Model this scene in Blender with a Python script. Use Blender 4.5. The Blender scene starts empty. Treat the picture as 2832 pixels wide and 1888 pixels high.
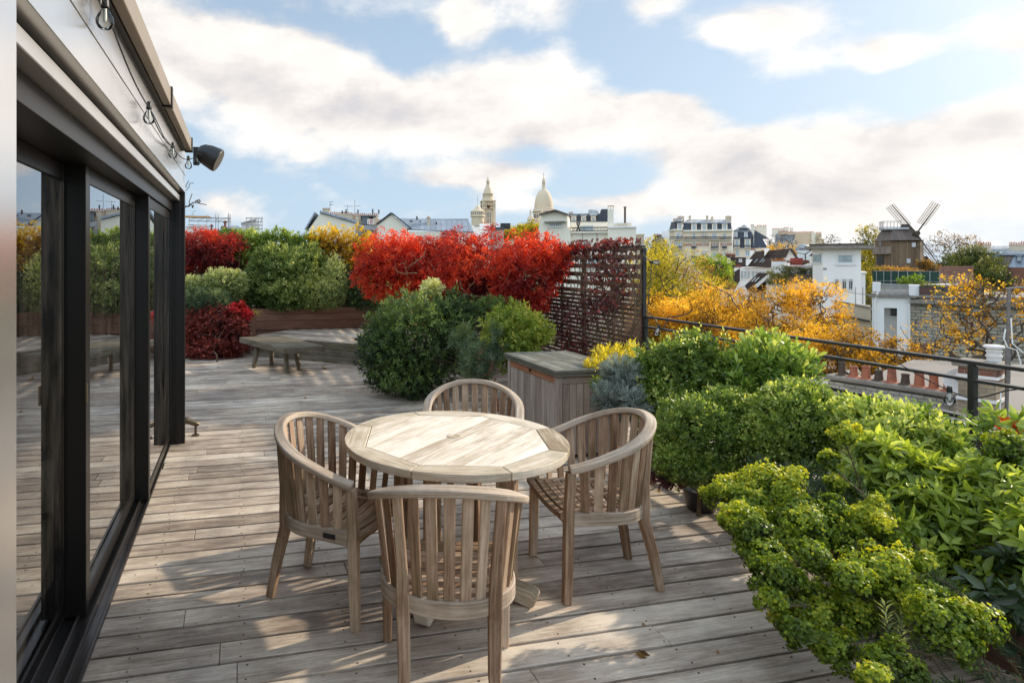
import bpy, math, random
import numpy as np
from mathutils import Vector, Matrix
R = math.radians
sc = bpy.context.scene
COL = sc.collection
FPX, CX, CY, EYE = 1730.0, 1060.0, 719.0, 1.66      # focal length and vanishing point of the level camera, in photo pixels
YAW = R(-12.86)
CS, SN = math.cos(-YAW), math.sin(-YAW)
def cw(X, D, z=0.0):                                  # camera-aligned ground coordinates -> terrace coordinates
    return Vector((X*CS + D*SN, -X*SN + D*CS, z))
def at(px, py, D):
    return cw((px-CX)/FPX*D, D, EYE-(py-CY)/FPX*D)
def gnd(px, py, z=0.0):
    return at(px, py, (EYE-z)*FPX/(py-CY))
# ------------------------------------------------------------------ objects
def tag(o, label=None, cat=None, group=None, kind=None):
    if label: o['label'] = label
    if cat: o['category'] = cat
    if group: o['group'] = group
    if kind: o['kind'] = kind
    return o
def thing(name, label, cat, loc=(0,0,0), rz=0.0, group=None):
    o = bpy.data.objects.new(name, None); COL.objects.link(o)
    o.location = loc; o.rotation_euler = (0,0,rz); o.empty_display_size = .1
    return tag(o, label, cat, group)
def offset(o):
    v = Vector((0,0,0))
    while o is not None:
        v += o.location; o = o.parent
    return v
def copy_tree(o, parent=None):
    c = o.copy(); COL.objects.link(c); c.parent = parent
    for ch in list(o.children): copy_tree(ch, c)
    return c
class MB:
    def __init__(s): s.v=[]; s.f=[]; s.uv=[]; s.r=[]; s.m=[]; s.mi=0; s.rv=None
    def add(s, vs, fs, uvs=None, r=None):
        b=len(s.v); s.v += [tuple(p) for p in vs]
        rr = random.random() if r is None else r
        if s.rv is not None: rr = s.rv
        for i,f in enumerate(fs):
            s.f.append([b+k for k in f]); s.r.append(rr); s.m.append(s.mi)
            s.uv.append(uvs[i] if uvs else [(0,0)]*len(f))
        return s
    def obox(s, c, ax, ay, az, hx, hy, hz, taper=1.0, r=None):
        c=Vector(c); h=[hx,hy,hz]; A=[Vector(ax).normalized(),Vector(ay).normalized(),Vector(az).normalized()]
        L=max(range(3), key=lambda i:h[i]); ou,ov=random.uniform(0,40),random.uniform(0,40)
        vs=[]; lc=[]
        for z in (-1,1):
            t = taper if z>0 else 1.0
            for x,y in ((-1,-1),(1,-1),(1,1),(-1,1)):
                vs.append(c+A[0]*x*hx*t+A[1]*y*hy*t+A[2]*z*hz); lc.append((x*hx,y*hy,z*hz))
        fs=[(3,2,1,0),(4,5,6,7),(0,1,5,4),(1,2,6,5),(2,3,7,6),(3,0,4,7)]
        fa=[2,2,1,0,1,0]; uvs=[]
        for f,a in zip(fs,fa):
            o=[i for i in range(3) if i!=a]
            if L in o: u=L; v=[i for i in o if i!=L][0]
            else: u,v=o
            uvs.append([(lc[k][u]+ou, lc[k][v]+ov+a*.37) for k in f])
        return s.add(vs,fs,uvs,r)
    def box(s, x0,x1,y0,y1,z0,z1, r=None):
        return s.obox(((x0+x1)/2,(y0+y1)/2,(z0+z1)/2),(1,0,0),(0,1,0),(0,0,1),abs(x1-x0)/2,abs(y1-y0)/2,abs(z1-z0)/2,r=r)
    def bar(s, p, q, w, h, up=(0,0,1), r=None, taper=1.0):
        p,q=Vector(p),Vector(q); d=(q-p); l=d.length; d.normalize(); up=Vector(up)
        if abs(d.dot(up))>.98: up=Vector((0,1,0)) if abs(d.y)<.9 else Vector((1,0,0))
        sx=d.cross(up).normalized(); uz=sx.cross(d).normalized()
        return s.obox((p+q)/2, sx, uz, d, w/2, h/2, l/2, taper=taper, r=r)
    def sweep(s, pts, w, h, up=(0,0,1), r=None, ups=None):
        pts=[Vector(p) for p in pts]; n=len(pts); vs=[]; ou=random.uniform(0,40); acc=0; us=[]
        for i,p in enumerate(pts):
            d=(pts[min(i+1,n-1)]-pts[max(i-1,0)]).normalized(); u=Vector(ups[i]) if ups else Vector(up)
            sx=d.cross(u).normalized(); uz=sx.cross(d).normalized()
            wi=w[i] if hasattr(w,'__len__') else w; hi=h[i] if hasattr(h,'__len__') else h
            for a,b in ((-1,-1),(1,-1),(1,1),(-1,1)): vs.append(p+sx*a*wi/2+uz*b*hi/2)
            if i: acc+=(pts[i]-pts[i-1]).length
            us.append(acc+ou)
        fs=[(3,2,1,0)]; uvs=[[(us[0],.0)]*4]
        cc=[0,.05,.1,.15,.2]
        for i in range(n-1):
            for k in range(4):
                a=i*4+k; b=i*4+(k+1)%4
                fs.append((a,b,b+4,a+4)); uvs.append([(us[i],cc[k]),(us[i],cc[k+1]),(us[i+1],cc[k+1]),(us[i+1],cc[k])])
        b=(n-1)*4; fs.append((b,b+1,b+2,b+3)); uvs.append([(us[-1],0)]*4)
        return s.add(vs,fs,uvs,r)
    def tube(s, pts, rad, n=8, r=None, cap=True):
        pts=[Vector(p) for p in pts]; m=len(pts); vs=[]; ref=None; us=[0]
        for i,p in enumerate(pts):
            d=(pts[min(i+1,m-1)]-pts[max(i-1,0)])
            if d.length<1e-9: d=Vector((0,0,1))
            d.normalize()
            if ref is None: ref=Vector((1,0,0)) if abs(d.x)<.8 else Vector((0,1,0))
            a=(ref-d*ref.dot(d)); 
            if a.length<1e-4: a=d.orthogonal()
            a.normalize(); b=d.cross(a); ref=a
            ri=rad[i] if hasattr(rad,'__len__') else rad
            for k in range(n):
                t=2*math.pi*k/n; vs.append(p+a*math.cos(t)*ri+b*math.sin(t)*ri)
            if i: us.append(us[-1]+(pts[i]-pts[i-1]).length)
        fs=[];uvs=[]
        for i in range(m-1):
            for k in range(n):
                k2=(k+1)%n; fs.append((i*n+k,i*n+k2,(i+1)*n+k2,(i+1)*n+k))
                uvs.append([(us[i],k/n*.2),(us[i],(k+1)/n*.2),(us[i+1],(k+1)/n*.2),(us[i+1],k/n*.2)])
        if cap:
            fs.append(tuple(range(n-1,-1,-1))); uvs.append([(0,0)]*n)
            fs.append(tuple((m-1)*n+k for k in range(n))); uvs.append([(0,0)]*n)
        return s.add(vs,fs,uvs,r)
    def lathe(s, prof, c=(0,0,0), n=24, ax=(0,0,1), r=None, a0=0.0):
        c=Vector(c); az=Vector(ax).normalized(); a=az.orthogonal().normalized() if abs(az.z)<.99 else Vector((1,0,0)); b=az.cross(a)
        vs=[]; 
        for (ri,zi) in prof:
            for k in range(n):
                t=2*math.pi*k/n+a0; vs.append(c+a*math.cos(t)*ri+b*math.sin(t)*ri+az*zi)
        fs=[];uvs=[]
        for i in range(len(prof)-1):
            for k in range(n):
                k2=(k+1)%n; fs.append((i*n+k,i*n+k2,(i+1)*n+k2,(i+1)*n+k))
                uvs.append([(k/n,prof[i][1]),((k+1)/n,prof[i][1]),((k+1)/n,prof[i+1][1]),(k/n,prof[i+1][1])])
        return s.add(vs,fs,uvs,r)
    def prism(s, poly, z0, z1, r=None, hv=(0,0,1)):   # poly: list of Vector (x,y), extruded along z
        n=len(poly); vs=[(p[0],p[1],z0) for p in poly]+[(p[0],p[1],z1) for p in poly]
        fs=[tuple(range(n-1,-1,-1)),tuple(range(n,2*n))]; uvs=[[(poly[k][0],poly[k][1]) for k in range(n-1,-1,-1)],[(p[0],p[1]) for p in poly]]
        acc=0
        for k in range(n):
            k2=(k+1)%n; l=math.dist(poly[k][:2],poly[k2][:2]); fs.append((k,k2,n+k2,n+k)); uvs.append([(acc,z0),(acc+l,z0),(acc+l,z1),(acc,z1)]); acc+=l
        return s.add(vs,fs,uvs,r)
    def extr(s, poly, ext, r=None):                   # poly of 3D points extruded by a vector
        poly=[Vector(p) for p in poly]; ext=Vector(ext); n=len(poly); e1=(poly[1]-poly[0]).normalized()
        nn=Vector((0,0,0))
        for k in range(n): nn+=(poly[k]-poly[0]).cross(poly[(k+1)%n]-poly[0])
        nn.normalize(); e2=nn.cross(e1)
        vs=poly+[p+ext for p in poly]; uv2=lambda p:((p-poly[0]).dot(e1),(p-poly[0]).dot(e2))
        fs=[tuple(range(n)),tuple(range(2*n-1,n-1,-1))] ; uvs=[[uv2(poly[k]) for k in range(n)],[uv2(poly[k-n]) for k in range(2*n-1,n-1,-1)]]
        acc=0; el=ext.length
        for k in range(n):
            k2=(k+1)%n; l=(poly[k2]-poly[k]).length; fs.append((k,n+k,n+k2,k2)); uvs.append([(acc,0),(acc,el),(acc+l,el),(acc+l,0)]); acc+=l
        return s.add(vs,fs,uvs,r)
    def build(s, name, mats, parent=None, bevel=0, smooth=False, local=False, segs=1):
        if not isinstance(mats,(list,tuple)): mats=[mats]
        me=bpy.data.meshes.new(name); off=Vector((0,0,0)) if (parent is None or local) else offset(parent)
        me.from_pydata([tuple(Vector(p)-off) for p in s.v],[],s.f)
        for m in mats: me.materials.append(m)
        ul=me.uv_layers.new(name='UVMap'); flat=[c for f in s.uv for uv in f for c in uv]
        ul.data.foreach_set('uv',flat)
        at_=me.attributes.new('rnd','FLOAT','FACE'); at_.data.foreach_set('value',s.r)
        me.polygons.foreach_set('material_index',s.m)
        import bmesh
        bm=bmesh.new(); bm.from_mesh(me); bmesh.ops.recalc_face_normals(bm,faces=bm.faces); bm.to_mesh(me); bm.free()
        if smooth: me.polygons.foreach_set('use_smooth',[True]*len(me.polygons))
        me.update(); o=bpy.data.objects.new(name,me); COL.objects.link(o)
        if parent is not None: o.parent=parent
        if bevel:
            b=o.modifiers.new('bevel','BEVEL'); b.width=bevel; b.segments=segs; b.limit_method='ANGLE'; b.angle_limit=R(35)
        if smooth:
            try:
                w=o.modifiers.new('ws','WEIGHTED_NORMAL'); w.keep_sharp=True
            except Exception: pass
        return o
# ------------------------------------------------------------------ materials
MATS={}
def mat(name):
    m=bpy.data.materials.new(name); m.use_nodes=True; nt=m.node_tree; nt.nodes.clear()
    return m, nt, nt.nodes.new('ShaderNodeOutputMaterial')
def N(nt,t,**kw):
    n=nt.nodes.new(t)
    for k,v in kw.items():
        if k.startswith('i_'):
            key=k[2:]; key=int(key) if key.isdigit() else key.replace('_',' ')
            n.inputs[key].default_value=v
        else: setattr(n,k,v)
    return n
def ramp(nt, stops, interp='LINEAR'):
    r=nt.nodes.new('ShaderNodeValToRGB'); e=r.color_ramp.elements; r.color_ramp.interpolation=interp
    while len(e)<len(stops): e.new(.5)
    for el,(p,c) in zip(e,stops):
        el.position=p; el.color=(c[0],c[1],c[2],1)
    return r
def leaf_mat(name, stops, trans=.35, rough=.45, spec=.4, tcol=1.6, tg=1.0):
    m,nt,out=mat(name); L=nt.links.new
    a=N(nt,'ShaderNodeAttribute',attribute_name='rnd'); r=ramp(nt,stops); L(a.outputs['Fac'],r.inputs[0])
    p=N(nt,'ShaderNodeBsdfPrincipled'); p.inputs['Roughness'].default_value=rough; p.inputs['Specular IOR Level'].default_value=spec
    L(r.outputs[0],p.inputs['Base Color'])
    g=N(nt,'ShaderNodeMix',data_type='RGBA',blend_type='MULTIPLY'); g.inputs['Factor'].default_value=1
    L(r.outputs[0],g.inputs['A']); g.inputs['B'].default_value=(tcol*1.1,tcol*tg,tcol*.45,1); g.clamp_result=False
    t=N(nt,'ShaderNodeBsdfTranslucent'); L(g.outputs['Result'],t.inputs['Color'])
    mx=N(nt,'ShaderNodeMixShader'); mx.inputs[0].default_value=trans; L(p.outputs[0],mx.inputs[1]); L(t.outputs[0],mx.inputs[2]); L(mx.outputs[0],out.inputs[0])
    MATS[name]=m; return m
def wood_mat(name, dark, mid, light, grain=1.0, patch=.5, rough=.75, moss=None, mossamt=0.0, spec=.25, con=1.0,stain=0.0):
    m,nt,out=mat(name); L=nt.links.new
    uv=N(nt,'ShaderNodeUVMap',uv_map='UVMap'); a=N(nt,'ShaderNodeAttribute',attribute_name='rnd')
    off=N(nt,'ShaderNodeVectorMath',operation='MULTIPLY_ADD'); cmb=N(nt,'ShaderNodeCombineXYZ')
    L(a.outputs['Fac'],cmb.inputs[2]); cmb.inputs[0].default_value=0; off.inputs[1].default_value=(1,1,1)
    sc30=N(nt,'ShaderNodeVectorMath',operation='SCALE'); L(cmb.outputs[0],sc30.inputs[0]); sc30.inputs['Scale'].default_value=37
    L(uv.outputs[0],off.inputs[0]); L(sc30.outputs[0],off.inputs[2])
    mp=N(nt,'ShaderNodeMapping'); mp.inputs['Scale'].default_value=(3.0,70,1); L(off.outputs[0],mp.inputs[0])
    g=N(nt,'ShaderNodeTexNoise'); g.inputs['Scale'].default_value=1.2; g.inputs['Detail'].default_value=5; g.inputs['Roughness'].default_value=.65; g.inputs['Distortion'].default_value=.6; L(mp.outputs[0],g.inputs[0])
    mp2=N(nt,'ShaderNodeMapping'); mp2.inputs['Scale'].default_value=(2.2,7,1); L(off.outputs[0],mp2.inputs[0])
    pch=N(nt,'ShaderNodeTexNoise'); pch.inputs['Scale'].default_value=1.0; pch.inputs['Detail'].default_value=6; pch.inputs['Roughness'].default_value=.7; L(mp2.outputs[0],pch.inputs[0])
    s1=N(nt,'ShaderNodeMath',operation='MULTIPLY'); L(g.outputs[0],s1.inputs[0]); s1.inputs[1].default_value=grain*.55
    s2=N(nt,'ShaderNodeMath',operation='MULTIPLY_ADD'); L(pch.outputs[0],s2.inputs[0]); s2.inputs[1].default_value=patch; L(s1.outputs[0],s2.inputs[2])
    s3=N(nt,'ShaderNodeMath',operation='MULTIPLY_ADD'); L(a.outputs['Fac'],s3.inputs[0]); s3.inputs[1].default_value=.24; L(s2.outputs[0],s3.inputs[2])
    s4=N(nt,'ShaderNodeMath',operation='SUBTRACT'); L(s3.outputs[0],s4.inputs[0]); s4.inputs[1].default_value=(grain*.55+patch+.24)/2-.5
    r=ramp(nt,[(.5-.19*con,dark),(.5,mid),(.5+.19*con,light)]); L(s4.outputs[0],r.inputs[0]); col=r.outputs[0]
    if moss:
        mn=N(nt,'ShaderNodeTexNoise'); mn.inputs['Scale'].default_value=5; mn.inputs['Detail'].default_value=5; L(off.outputs[0],mn.inputs[0])
        mr=N(nt,'ShaderNodeMapRange'); mr.inputs[1].default_value=.5; mr.inputs[2].default_value=.68; mr.inputs[4].default_value=mossamt; L(mn.outputs[0],mr.inputs[0])
        mx=N(nt,'ShaderNodeMix',data_type='RGBA'); L(mr.outputs[0],mx.inputs['Factor']); L(col,mx.inputs['A']); mx.inputs['B'].default_value=(*moss,1); col=mx.outputs['Result']
    if stain:
        tco=N(nt,'ShaderNodeTexCoord'); sn=N(nt,'ShaderNodeTexNoise'); sn.inputs['Scale'].default_value=1.1; sn.inputs['Detail'].default_value=7; sn.inputs['Roughness'].default_value=.68; L(tco.outputs['Object'],sn.inputs[0])
        sr_=ramp(nt,[(.36,(1-stain,1-stain,1-stain*.95)),(.62,(1.06,1.04,1.0))]); L(sn.outputs[0],sr_.inputs[0]); sm=N(nt,'ShaderNodeMix',data_type='RGBA',blend_type='MULTIPLY'); sm.inputs['Factor'].default_value=1; L(col,sm.inputs['A']); L(sr_.outputs[0],sm.inputs['B']); col=sm.outputs['Result']
        sp=N(nt,'ShaderNodeTexNoise'); sp.inputs['Scale'].default_value=38; sp.inputs['Detail'].default_value=3; L(tco.outputs['Object'],sp.inputs[0]); sq=ramp(nt,[(.66,(1,1,1)),(.74,(.45,.42,.38))]); L(sp.outputs[0],sq.inputs[0])
        sm=N(nt,'ShaderNodeMix',data_type='RGBA',blend_type='MULTIPLY'); sm.inputs['Factor'].default_value=.8; L(col,sm.inputs['A']); L(sq.outputs[0],sm.inputs['B']); col=sm.outputs['Result']
    p=N(nt,'ShaderNodeBsdfPrincipled'); p.inputs['Roughness'].default_value=rough; p.inputs['Specular IOR Level'].default_value=spec; L(col,p.inputs['Base Color'])
    b=N(nt,'ShaderNodeBump'); b.inputs['Strength'].default_value=.35; b.inputs['Distance'].default_value=.004; L(g.outputs[0],b.inputs['Height']); L(b.outputs[0],p.inputs['Normal'])
    L(p.outputs[0],out.inputs[0]); MATS[name]=m; return m
def plain(name, col, rough=.6, metal=0.0, spec=.5, var=.12, scale=3.0, bump=0.0, streak=False, dirt=None):
    m,nt,out=mat(name); L=nt.links.new
    tc=N(nt,'ShaderNodeTexCoord'); n=N(nt,'ShaderNodeTexNoise'); n.inputs['Scale'].default_value=scale; n.inputs['Detail'].default_value=7; n.inputs['Roughness'].default_value=.65
    if streak:
        mp=N(nt,'ShaderNodeMapping'); mp.inputs['Scale'].default_value=(1,1,.18); L(tc.outputs['Object'],mp.inputs[0]); L(mp.outputs[0],n.inputs[0])
    else: L(tc.outputs['Object'],n.inputs[0])
    lo=[c*(1-var) for c in col] if dirt is None else dirt; hi=[min(1,c*(1+var)) for c in col]
    r=ramp(nt,[(.3,lo),(.5 if dirt else .7,hi)]); L(n.outputs[0],r.inputs[0])
    p=N(nt,'ShaderNodeBsdfPrincipled'); p.inputs['Roughness'].default_value=rough; p.inputs['Metallic'].default_value=metal; p.inputs['Specular IOR Level'].default_value=spec
    L(r.outputs[0],p.inputs['Base Color'])
    if bump:
        b=N(nt,'ShaderNodeBump'); b.inputs['Strength'].default_value=bump; b.inputs['Distance'].default_value=.01; L(n.outputs[0],b.inputs['Height']); L(b.outputs[0],p.inputs['Normal'])
    L(p.outputs[0],out.inputs[0]); MATS[name]=m; return m
def brick_mat(name, c1, c2, mortar, sx, bw=.5, rh=.25, ms=.02, rough=.85, var=.3, squash=1):
    m,nt,out=mat(name); L=nt.links.new
    uv=N(nt,'ShaderNodeUVMap',uv_map='UVMap'); b=N(nt,'ShaderNodeTexBrick'); b.inputs['Color1'].default_value=(*c1,1); b.inputs['Color2'].default_value=(*c2,1); b.inputs['Mortar'].default_value=(*mortar,1)
    b.inputs['Scale'].default_value=sx; b.inputs['Mortar Size'].default_value=ms; b.inputs['Brick Width'].default_value=bw; b.inputs['Row Height'].default_value=rh
    nd=N(nt,'ShaderNodeTexNoise'); nd.inputs['Scale'].default_value=4; L(uv.outputs[0],nd.inputs[0])
    mv=N(nt,'ShaderNodeVectorMath',operation='MULTIPLY_ADD'); L(nd.outputs['Color'],mv.inputs[0]); mv.inputs[1].default_value=(.04/ sx**.5,)*3; L(uv.outputs[0],mv.inputs[2]); L(mv.outputs[0],b.inputs[0])
    n=N(nt,'ShaderNodeTexNoise'); n.inputs['Scale'].default_value=2.5; n.inputs['Detail'].default_value=6; L(uv.outputs[0],n.inputs[0])
    r=ramp(nt,[(.3,(1-var,)*3),(.7,(1,1,1))]); L(n.outputs[0],r.inputs[0])
    mx=N(nt,'ShaderNodeMix',data_type='RGBA',blend_type='MULTIPLY'); mx.inputs['Factor'].default_value=1; L(b.outputs[0],mx.inputs['A']); L(r.outputs[0],mx.inputs['B'])
    p=N(nt,'ShaderNodeBsdfPrincipled'); p.inputs['Roughness'].default_value=rough; L(mx.outputs['Result'],p.inputs['Base Color'])
    bp=N(nt,'ShaderNodeBump'); bp.inputs['Strength'].default_value=.5; bp.inputs['Distance'].default_value=-.02; L(b.outputs['Fac'],bp.inputs['Height']); L(bp.outputs[0],p.inputs['Normal'])
    L(p.outputs[0],out.inputs[0]); MATS[name]=m; return m
def seam_mat(name, base, pitch, dark=.6, metal=.3, rough=.45, axis=0):      # standing seams / battens from UV u
    m,nt,out=mat(name); L=nt.links.new
    uv=N(nt,'ShaderNodeUVMap',uv_map='UVMap'); sp=N(nt,'ShaderNodeSeparateXYZ'); L(uv.outputs[0],sp.inputs[0])
    d=N(nt,'ShaderNodeMath',operation='DIVIDE'); L(sp.outputs[axis],d.inputs[0]); d.inputs[1].default_value=pitch
    fr=N(nt,'ShaderNodeMath',operation='FRACT'); L(d.outputs[0],fr.inputs[0]); gt=N(nt,'ShaderNodeMath',operation='LESS_THAN'); gt.inputs[1].default_value=.09; L(fr.outputs[0],gt.inputs[0])
    fl=N(nt,'ShaderNodeMath',operation='FLOOR'); L(d.outputs[0],fl.inputs[0]); wn=N(nt,'ShaderNodeTexWhiteNoise',noise_dimensions='1D'); L(fl.outputs[0],wn.inputs['W'])
    n=N(nt,'ShaderNodeTexNoise'); n.inputs['Scale'].default_value=1.5; n.inputs['Detail'].default_value=6; L(uv.outputs[0],n.inputs[0])
    ad=N(nt,'ShaderNodeMath',operation='MULTIPLY_ADD'); L(wn.outputs[0],ad.inputs[0]); ad.inputs[1].default_value=.35; L(n.outputs[0],ad.inputs[2])
    r=ramp(nt,[(.3,[c*.75 for c in base]),(.95,[min(1,c*1.2) for c in base])]); L(ad.outputs[0],r.inputs[0])
    mx=N(nt,'ShaderNodeMix',data_type='RGBA'); L(gt.outputs[0],mx.inputs['Factor']); L(r.outputs[0],mx.inputs['A']); mx.inputs['B'].default_value=(*[c*dark for c in base],1)
    p=N(nt,'ShaderNodeBsdfPrincipled'); p.inputs['Roughness'].default_value=rough; p.inputs['Metallic'].default_value=metal; L(mx.outputs['Result'],p.inputs['Base Color'])
    L(p.outputs[0],out.inputs[0]); MATS[name]=m; return m
def glass_mat(name, ior=1.6, tint=(.75,.8,.78), rough=0.0, boost=1.0, add=0.0, dust=0.0):
    m,nt,out=mat(name); L=nt.links.new
    f=N(nt,'ShaderNodeFresnel'); f.inputs[0].default_value=ior; t=N(nt,'ShaderNodeBsdfTransparent'); t.inputs[0].default_value=(*tint,1); g=N(nt,'ShaderNodeBsdfGlossy'); g.inputs['Roughness'].default_value=rough; g.inputs['Color'].default_value=(.95,.97,1,1)
    ad=N(nt,'ShaderNodeMath',operation='MULTIPLY_ADD',use_clamp=True); L(f.outputs[0],ad.inputs[0]); ad.inputs[1].default_value=boost; ad.inputs[2].default_value=add; mx=N(nt,'ShaderNodeMixShader'); L(ad.outputs[0],mx.inputs[0]); L(t.outputs[0],mx.inputs[1]); L(g.outputs[0],mx.inputs[2])
    tco=N(nt,'ShaderNodeTexCoord'); mp=N(nt,'ShaderNodeMapping'); mp.inputs['Scale'].default_value=(1,1,.35); L(tco.outputs['Object'],mp.inputs[0]); dn=N(nt,'ShaderNodeTexNoise'); dn.inputs['Scale'].default_value=5; dn.inputs['Detail'].default_value=8; dn.inputs['Roughness'].default_value=.75; L(mp.outputs[0],dn.inputs[0])
    dr=N(nt,'ShaderNodeMapRange'); dr.inputs[1].default_value=.42; dr.inputs[2].default_value=.8; dr.inputs[4].default_value=dust; L(dn.outputs[0],dr.inputs[0]); df=N(nt,'ShaderNodeBsdfDiffuse'); df.inputs[0].default_value=(.45,.42,.38,1)
    m3=N(nt,'ShaderNodeMixShader'); L(dr.outputs[0],m3.inputs[0]); L(mx.outputs[0],m3.inputs[1]); L(df.outputs[0],m3.inputs[2]); L(m3.outputs[0],out.inputs[0]); MATS[name]=m; return m
# ------------------------------------------------------------------ foliage
def unit(a): return a/np.maximum(np.linalg.norm(a,axis=-1,keepdims=True),1e-9)
def vnoise(P, s, seed):
    g=np.random.default_rng(seed); o=np.zeros(len(P))
    for k in range(5):
        d=unit(g.normal(size=3)); e=unit(g.normal(size=3)); o+=np.sin(P@d*s*(1+.3*k)+g.uniform(0,6.3))*np.cos(P@e*s*(1.2+.2*k)+g.uniform(0,6.3))
    return o/2.2
TM={
 'kite':([(0,0,0),(.45,-.5,.07),(1,0,-.04),(.45,.5,.07)],[(0,1,2),(0,2,3)]),
 'oval':([(0,0,0),(.28,-.42,.05),(.68,-.4,.05),(1,0,-.06),(.68,.4,.05),(.28,.42,.05)],[(0,1,2,3),(0,3,4,5)]),
 'spat':([(0,0,0),(.45,-.3,.03),(.8,-.5,.06),(1,0,-.02),(.8,.5,.06),(.45,.3,.03)],[(0,1,2,3),(0,3,4,5)]),
 'round':([(0,0,0),(.2,-.45,.05),(.7,-.5,.08),(1,0,.02),(.7,.5,.08),(.2,.45,.05)],[(0,1,2,3),(0,3,4,5)]),
 'long':([(0,0,0),(.3,-.5,.05),(.65,-.42,.0),(1,0,-.18),(.65,.42,.0),(.3,.5,.05)],[(0,1,2,3),(0,3,4,5)]),
}
def leaf_mesh(name, P, D, Nr, L, W, rnd, m, parent, tm='kite', extra=None):
    tv,tf=TM[tm]; n=len(P); D=unit(D); S=unit(np.cross(D,Nr)); Nn=np.cross(S,D); tv=np.array(tv); k=len(tv)
    L=np.broadcast_to(np.asarray(L,float),(n,)); W=np.broadcast_to(np.asarray(W,float),(n,))
    V=P[:,None,:]+D[:,None,:]*(tv[None,:,0,None]*L[:,None,None])+S[:,None,:]*(tv[None,:,1,None]*W[:,None,None])+Nn[:,None,:]*(tv[None,:,2,None]*L[:,None,None])
    off=np.array(offset(parent)) if parent is not None else 0
    V=(V-off).reshape(-1,3); fl=len(tf[0]); F=np.array(tf)
    idx=(np.arange(n)[:,None,None]*k+F[None]).reshape(-1); nf=n*len(tf)
    me=bpy.data.meshes.new(name); me.vertices.add(len(V)); me.vertices.foreach_set('co',V.ravel().astype(np.float32))
    me.loops.add(len(idx)); me.loops.foreach_set('vertex_index',idx.astype(np.int32)); me.polygons.add(nf)
    me.polygons.foreach_set('loop_start',(np.arange(nf)*fl).astype(np.int32))
    a=me.attributes.new('rnd','FLOAT','FACE'); a.data.foreach_set('value',np.repeat(np.clip(rnd,0,1),len(tf)).astype(np.float32))
    me.materials.append(m); me.update(calc_edges=True); o=bpy.data.objects.new(name,me); COL.objects.link(o)
    if parent is not None: o.parent=parent
    return o
def blob_tips(rng, blobs, n, shell=.45, bump=.12, bs=3.0, zmin=None, cull=.72):
    B=np.array(blobs,float); w=(B[:,3]*B[:,4]+B[:,4]*B[:,5]+B[:,3]*B[:,5]); w/=w.sum()
    i=rng.choice(len(B),n,p=w); u=unit(rng.normal(size=(n,3))); rr=1-shell*rng.random(n)**1.6
    c=B[i,:3]; Rr=B[i,3:]; bm=1+bump*vnoise(u*1.0+c*.7,bs,7)+bump*.5*vnoise(u+c,bs*2.6,9)
    P=c+u*Rr*(rr*bm)[:,None]; O=unit(u/Rr); keep=np.ones(n,bool)
    for j in range(len(B)):
        q=np.linalg.norm((P-B[j,:3])/B[j,3:],axis=1); keep&=~((q<cull)&(i!=j)&(rr>.75))
    if zmin is not None: keep&=P[:,2]>zmin
    return P[keep],O[keep],rr[keep]
def foliage(name, parent, m, blobs, n, k=5, L=.04, W=.02, tm='kite', shell=.45, up=.35, wild=.5, droop=0., tw=.05, seed=1, bump=.12, bs=3., zmin=None, open_=.9, gap=None, cl=2.0, amp=.22, sizevar=.3, base=.5):
    rng=np.random.default_rng(seed); P,O,rr=blob_tips(rng,blobs,n,shell,bump,bs,zmin)
    if gap is not None:
        q=vnoise(P,cl*1.7,seed+5)+rng.normal(size=len(P))*.25; s=q>gap; P,O,rr=P[s],O[s],rr[s]
    T=unit(O+np.array([0,0,up])+rng.normal(size=P.shape)*wild-np.array([0,0,droop])); n=len(P)
    cr=base+amp*vnoise(P,cl,seed+3)+rng.normal(size=n)*.09-(1-rr)*.35+O[:,2]*.13  # shade put into leaf colour: darker inside the crown, lighter where facing up
    A=unit(np.cross(T,rng.normal(size=T.shape))); Bv=np.cross(T,A)
    ph=rng.uniform(0,6.28,n)[:,None]+np.arange(k)[None,:]*2.4; frac=(np.arange(k)/max(k-1,1))[None,:]*np.ones((n,1))
    rad=A[:,None,:]*np.cos(ph)[...,None]+Bv[:,None,:]*np.sin(ph)[...,None]
    PP=P[:,None,:]-T[:,None,:]*(tw*(1-frac))[...,None]+rad*.004
    o=open_*(1.1-.6*frac)+rng.normal(size=(n,k))*.15
    DD=T[:,None,:]*np.cos(o)[...,None]+rad*np.sin(o)[...,None]; DD[...,2]-=droop*.7; DD=unit(DD)
    NN=unit(T[:,None,:]*1.0-rad*.6+rng.normal(size=(n,k,3))*.25)
    LL=L*(1+sizevar*rng.normal(size=(n,k))).clip(.4,1.8)*(1-.25*frac); RN=cr[:,None]+rng.normal(size=(n,k))*.08+frac*.05
    return leaf_mesh(name,PP.reshape(-1,3),DD.reshape(-1,3),NN.reshape(-1,3),LL.ravel(),(LL*(W/L)).ravel(),RN.ravel(),m,parent,tm)
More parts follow.
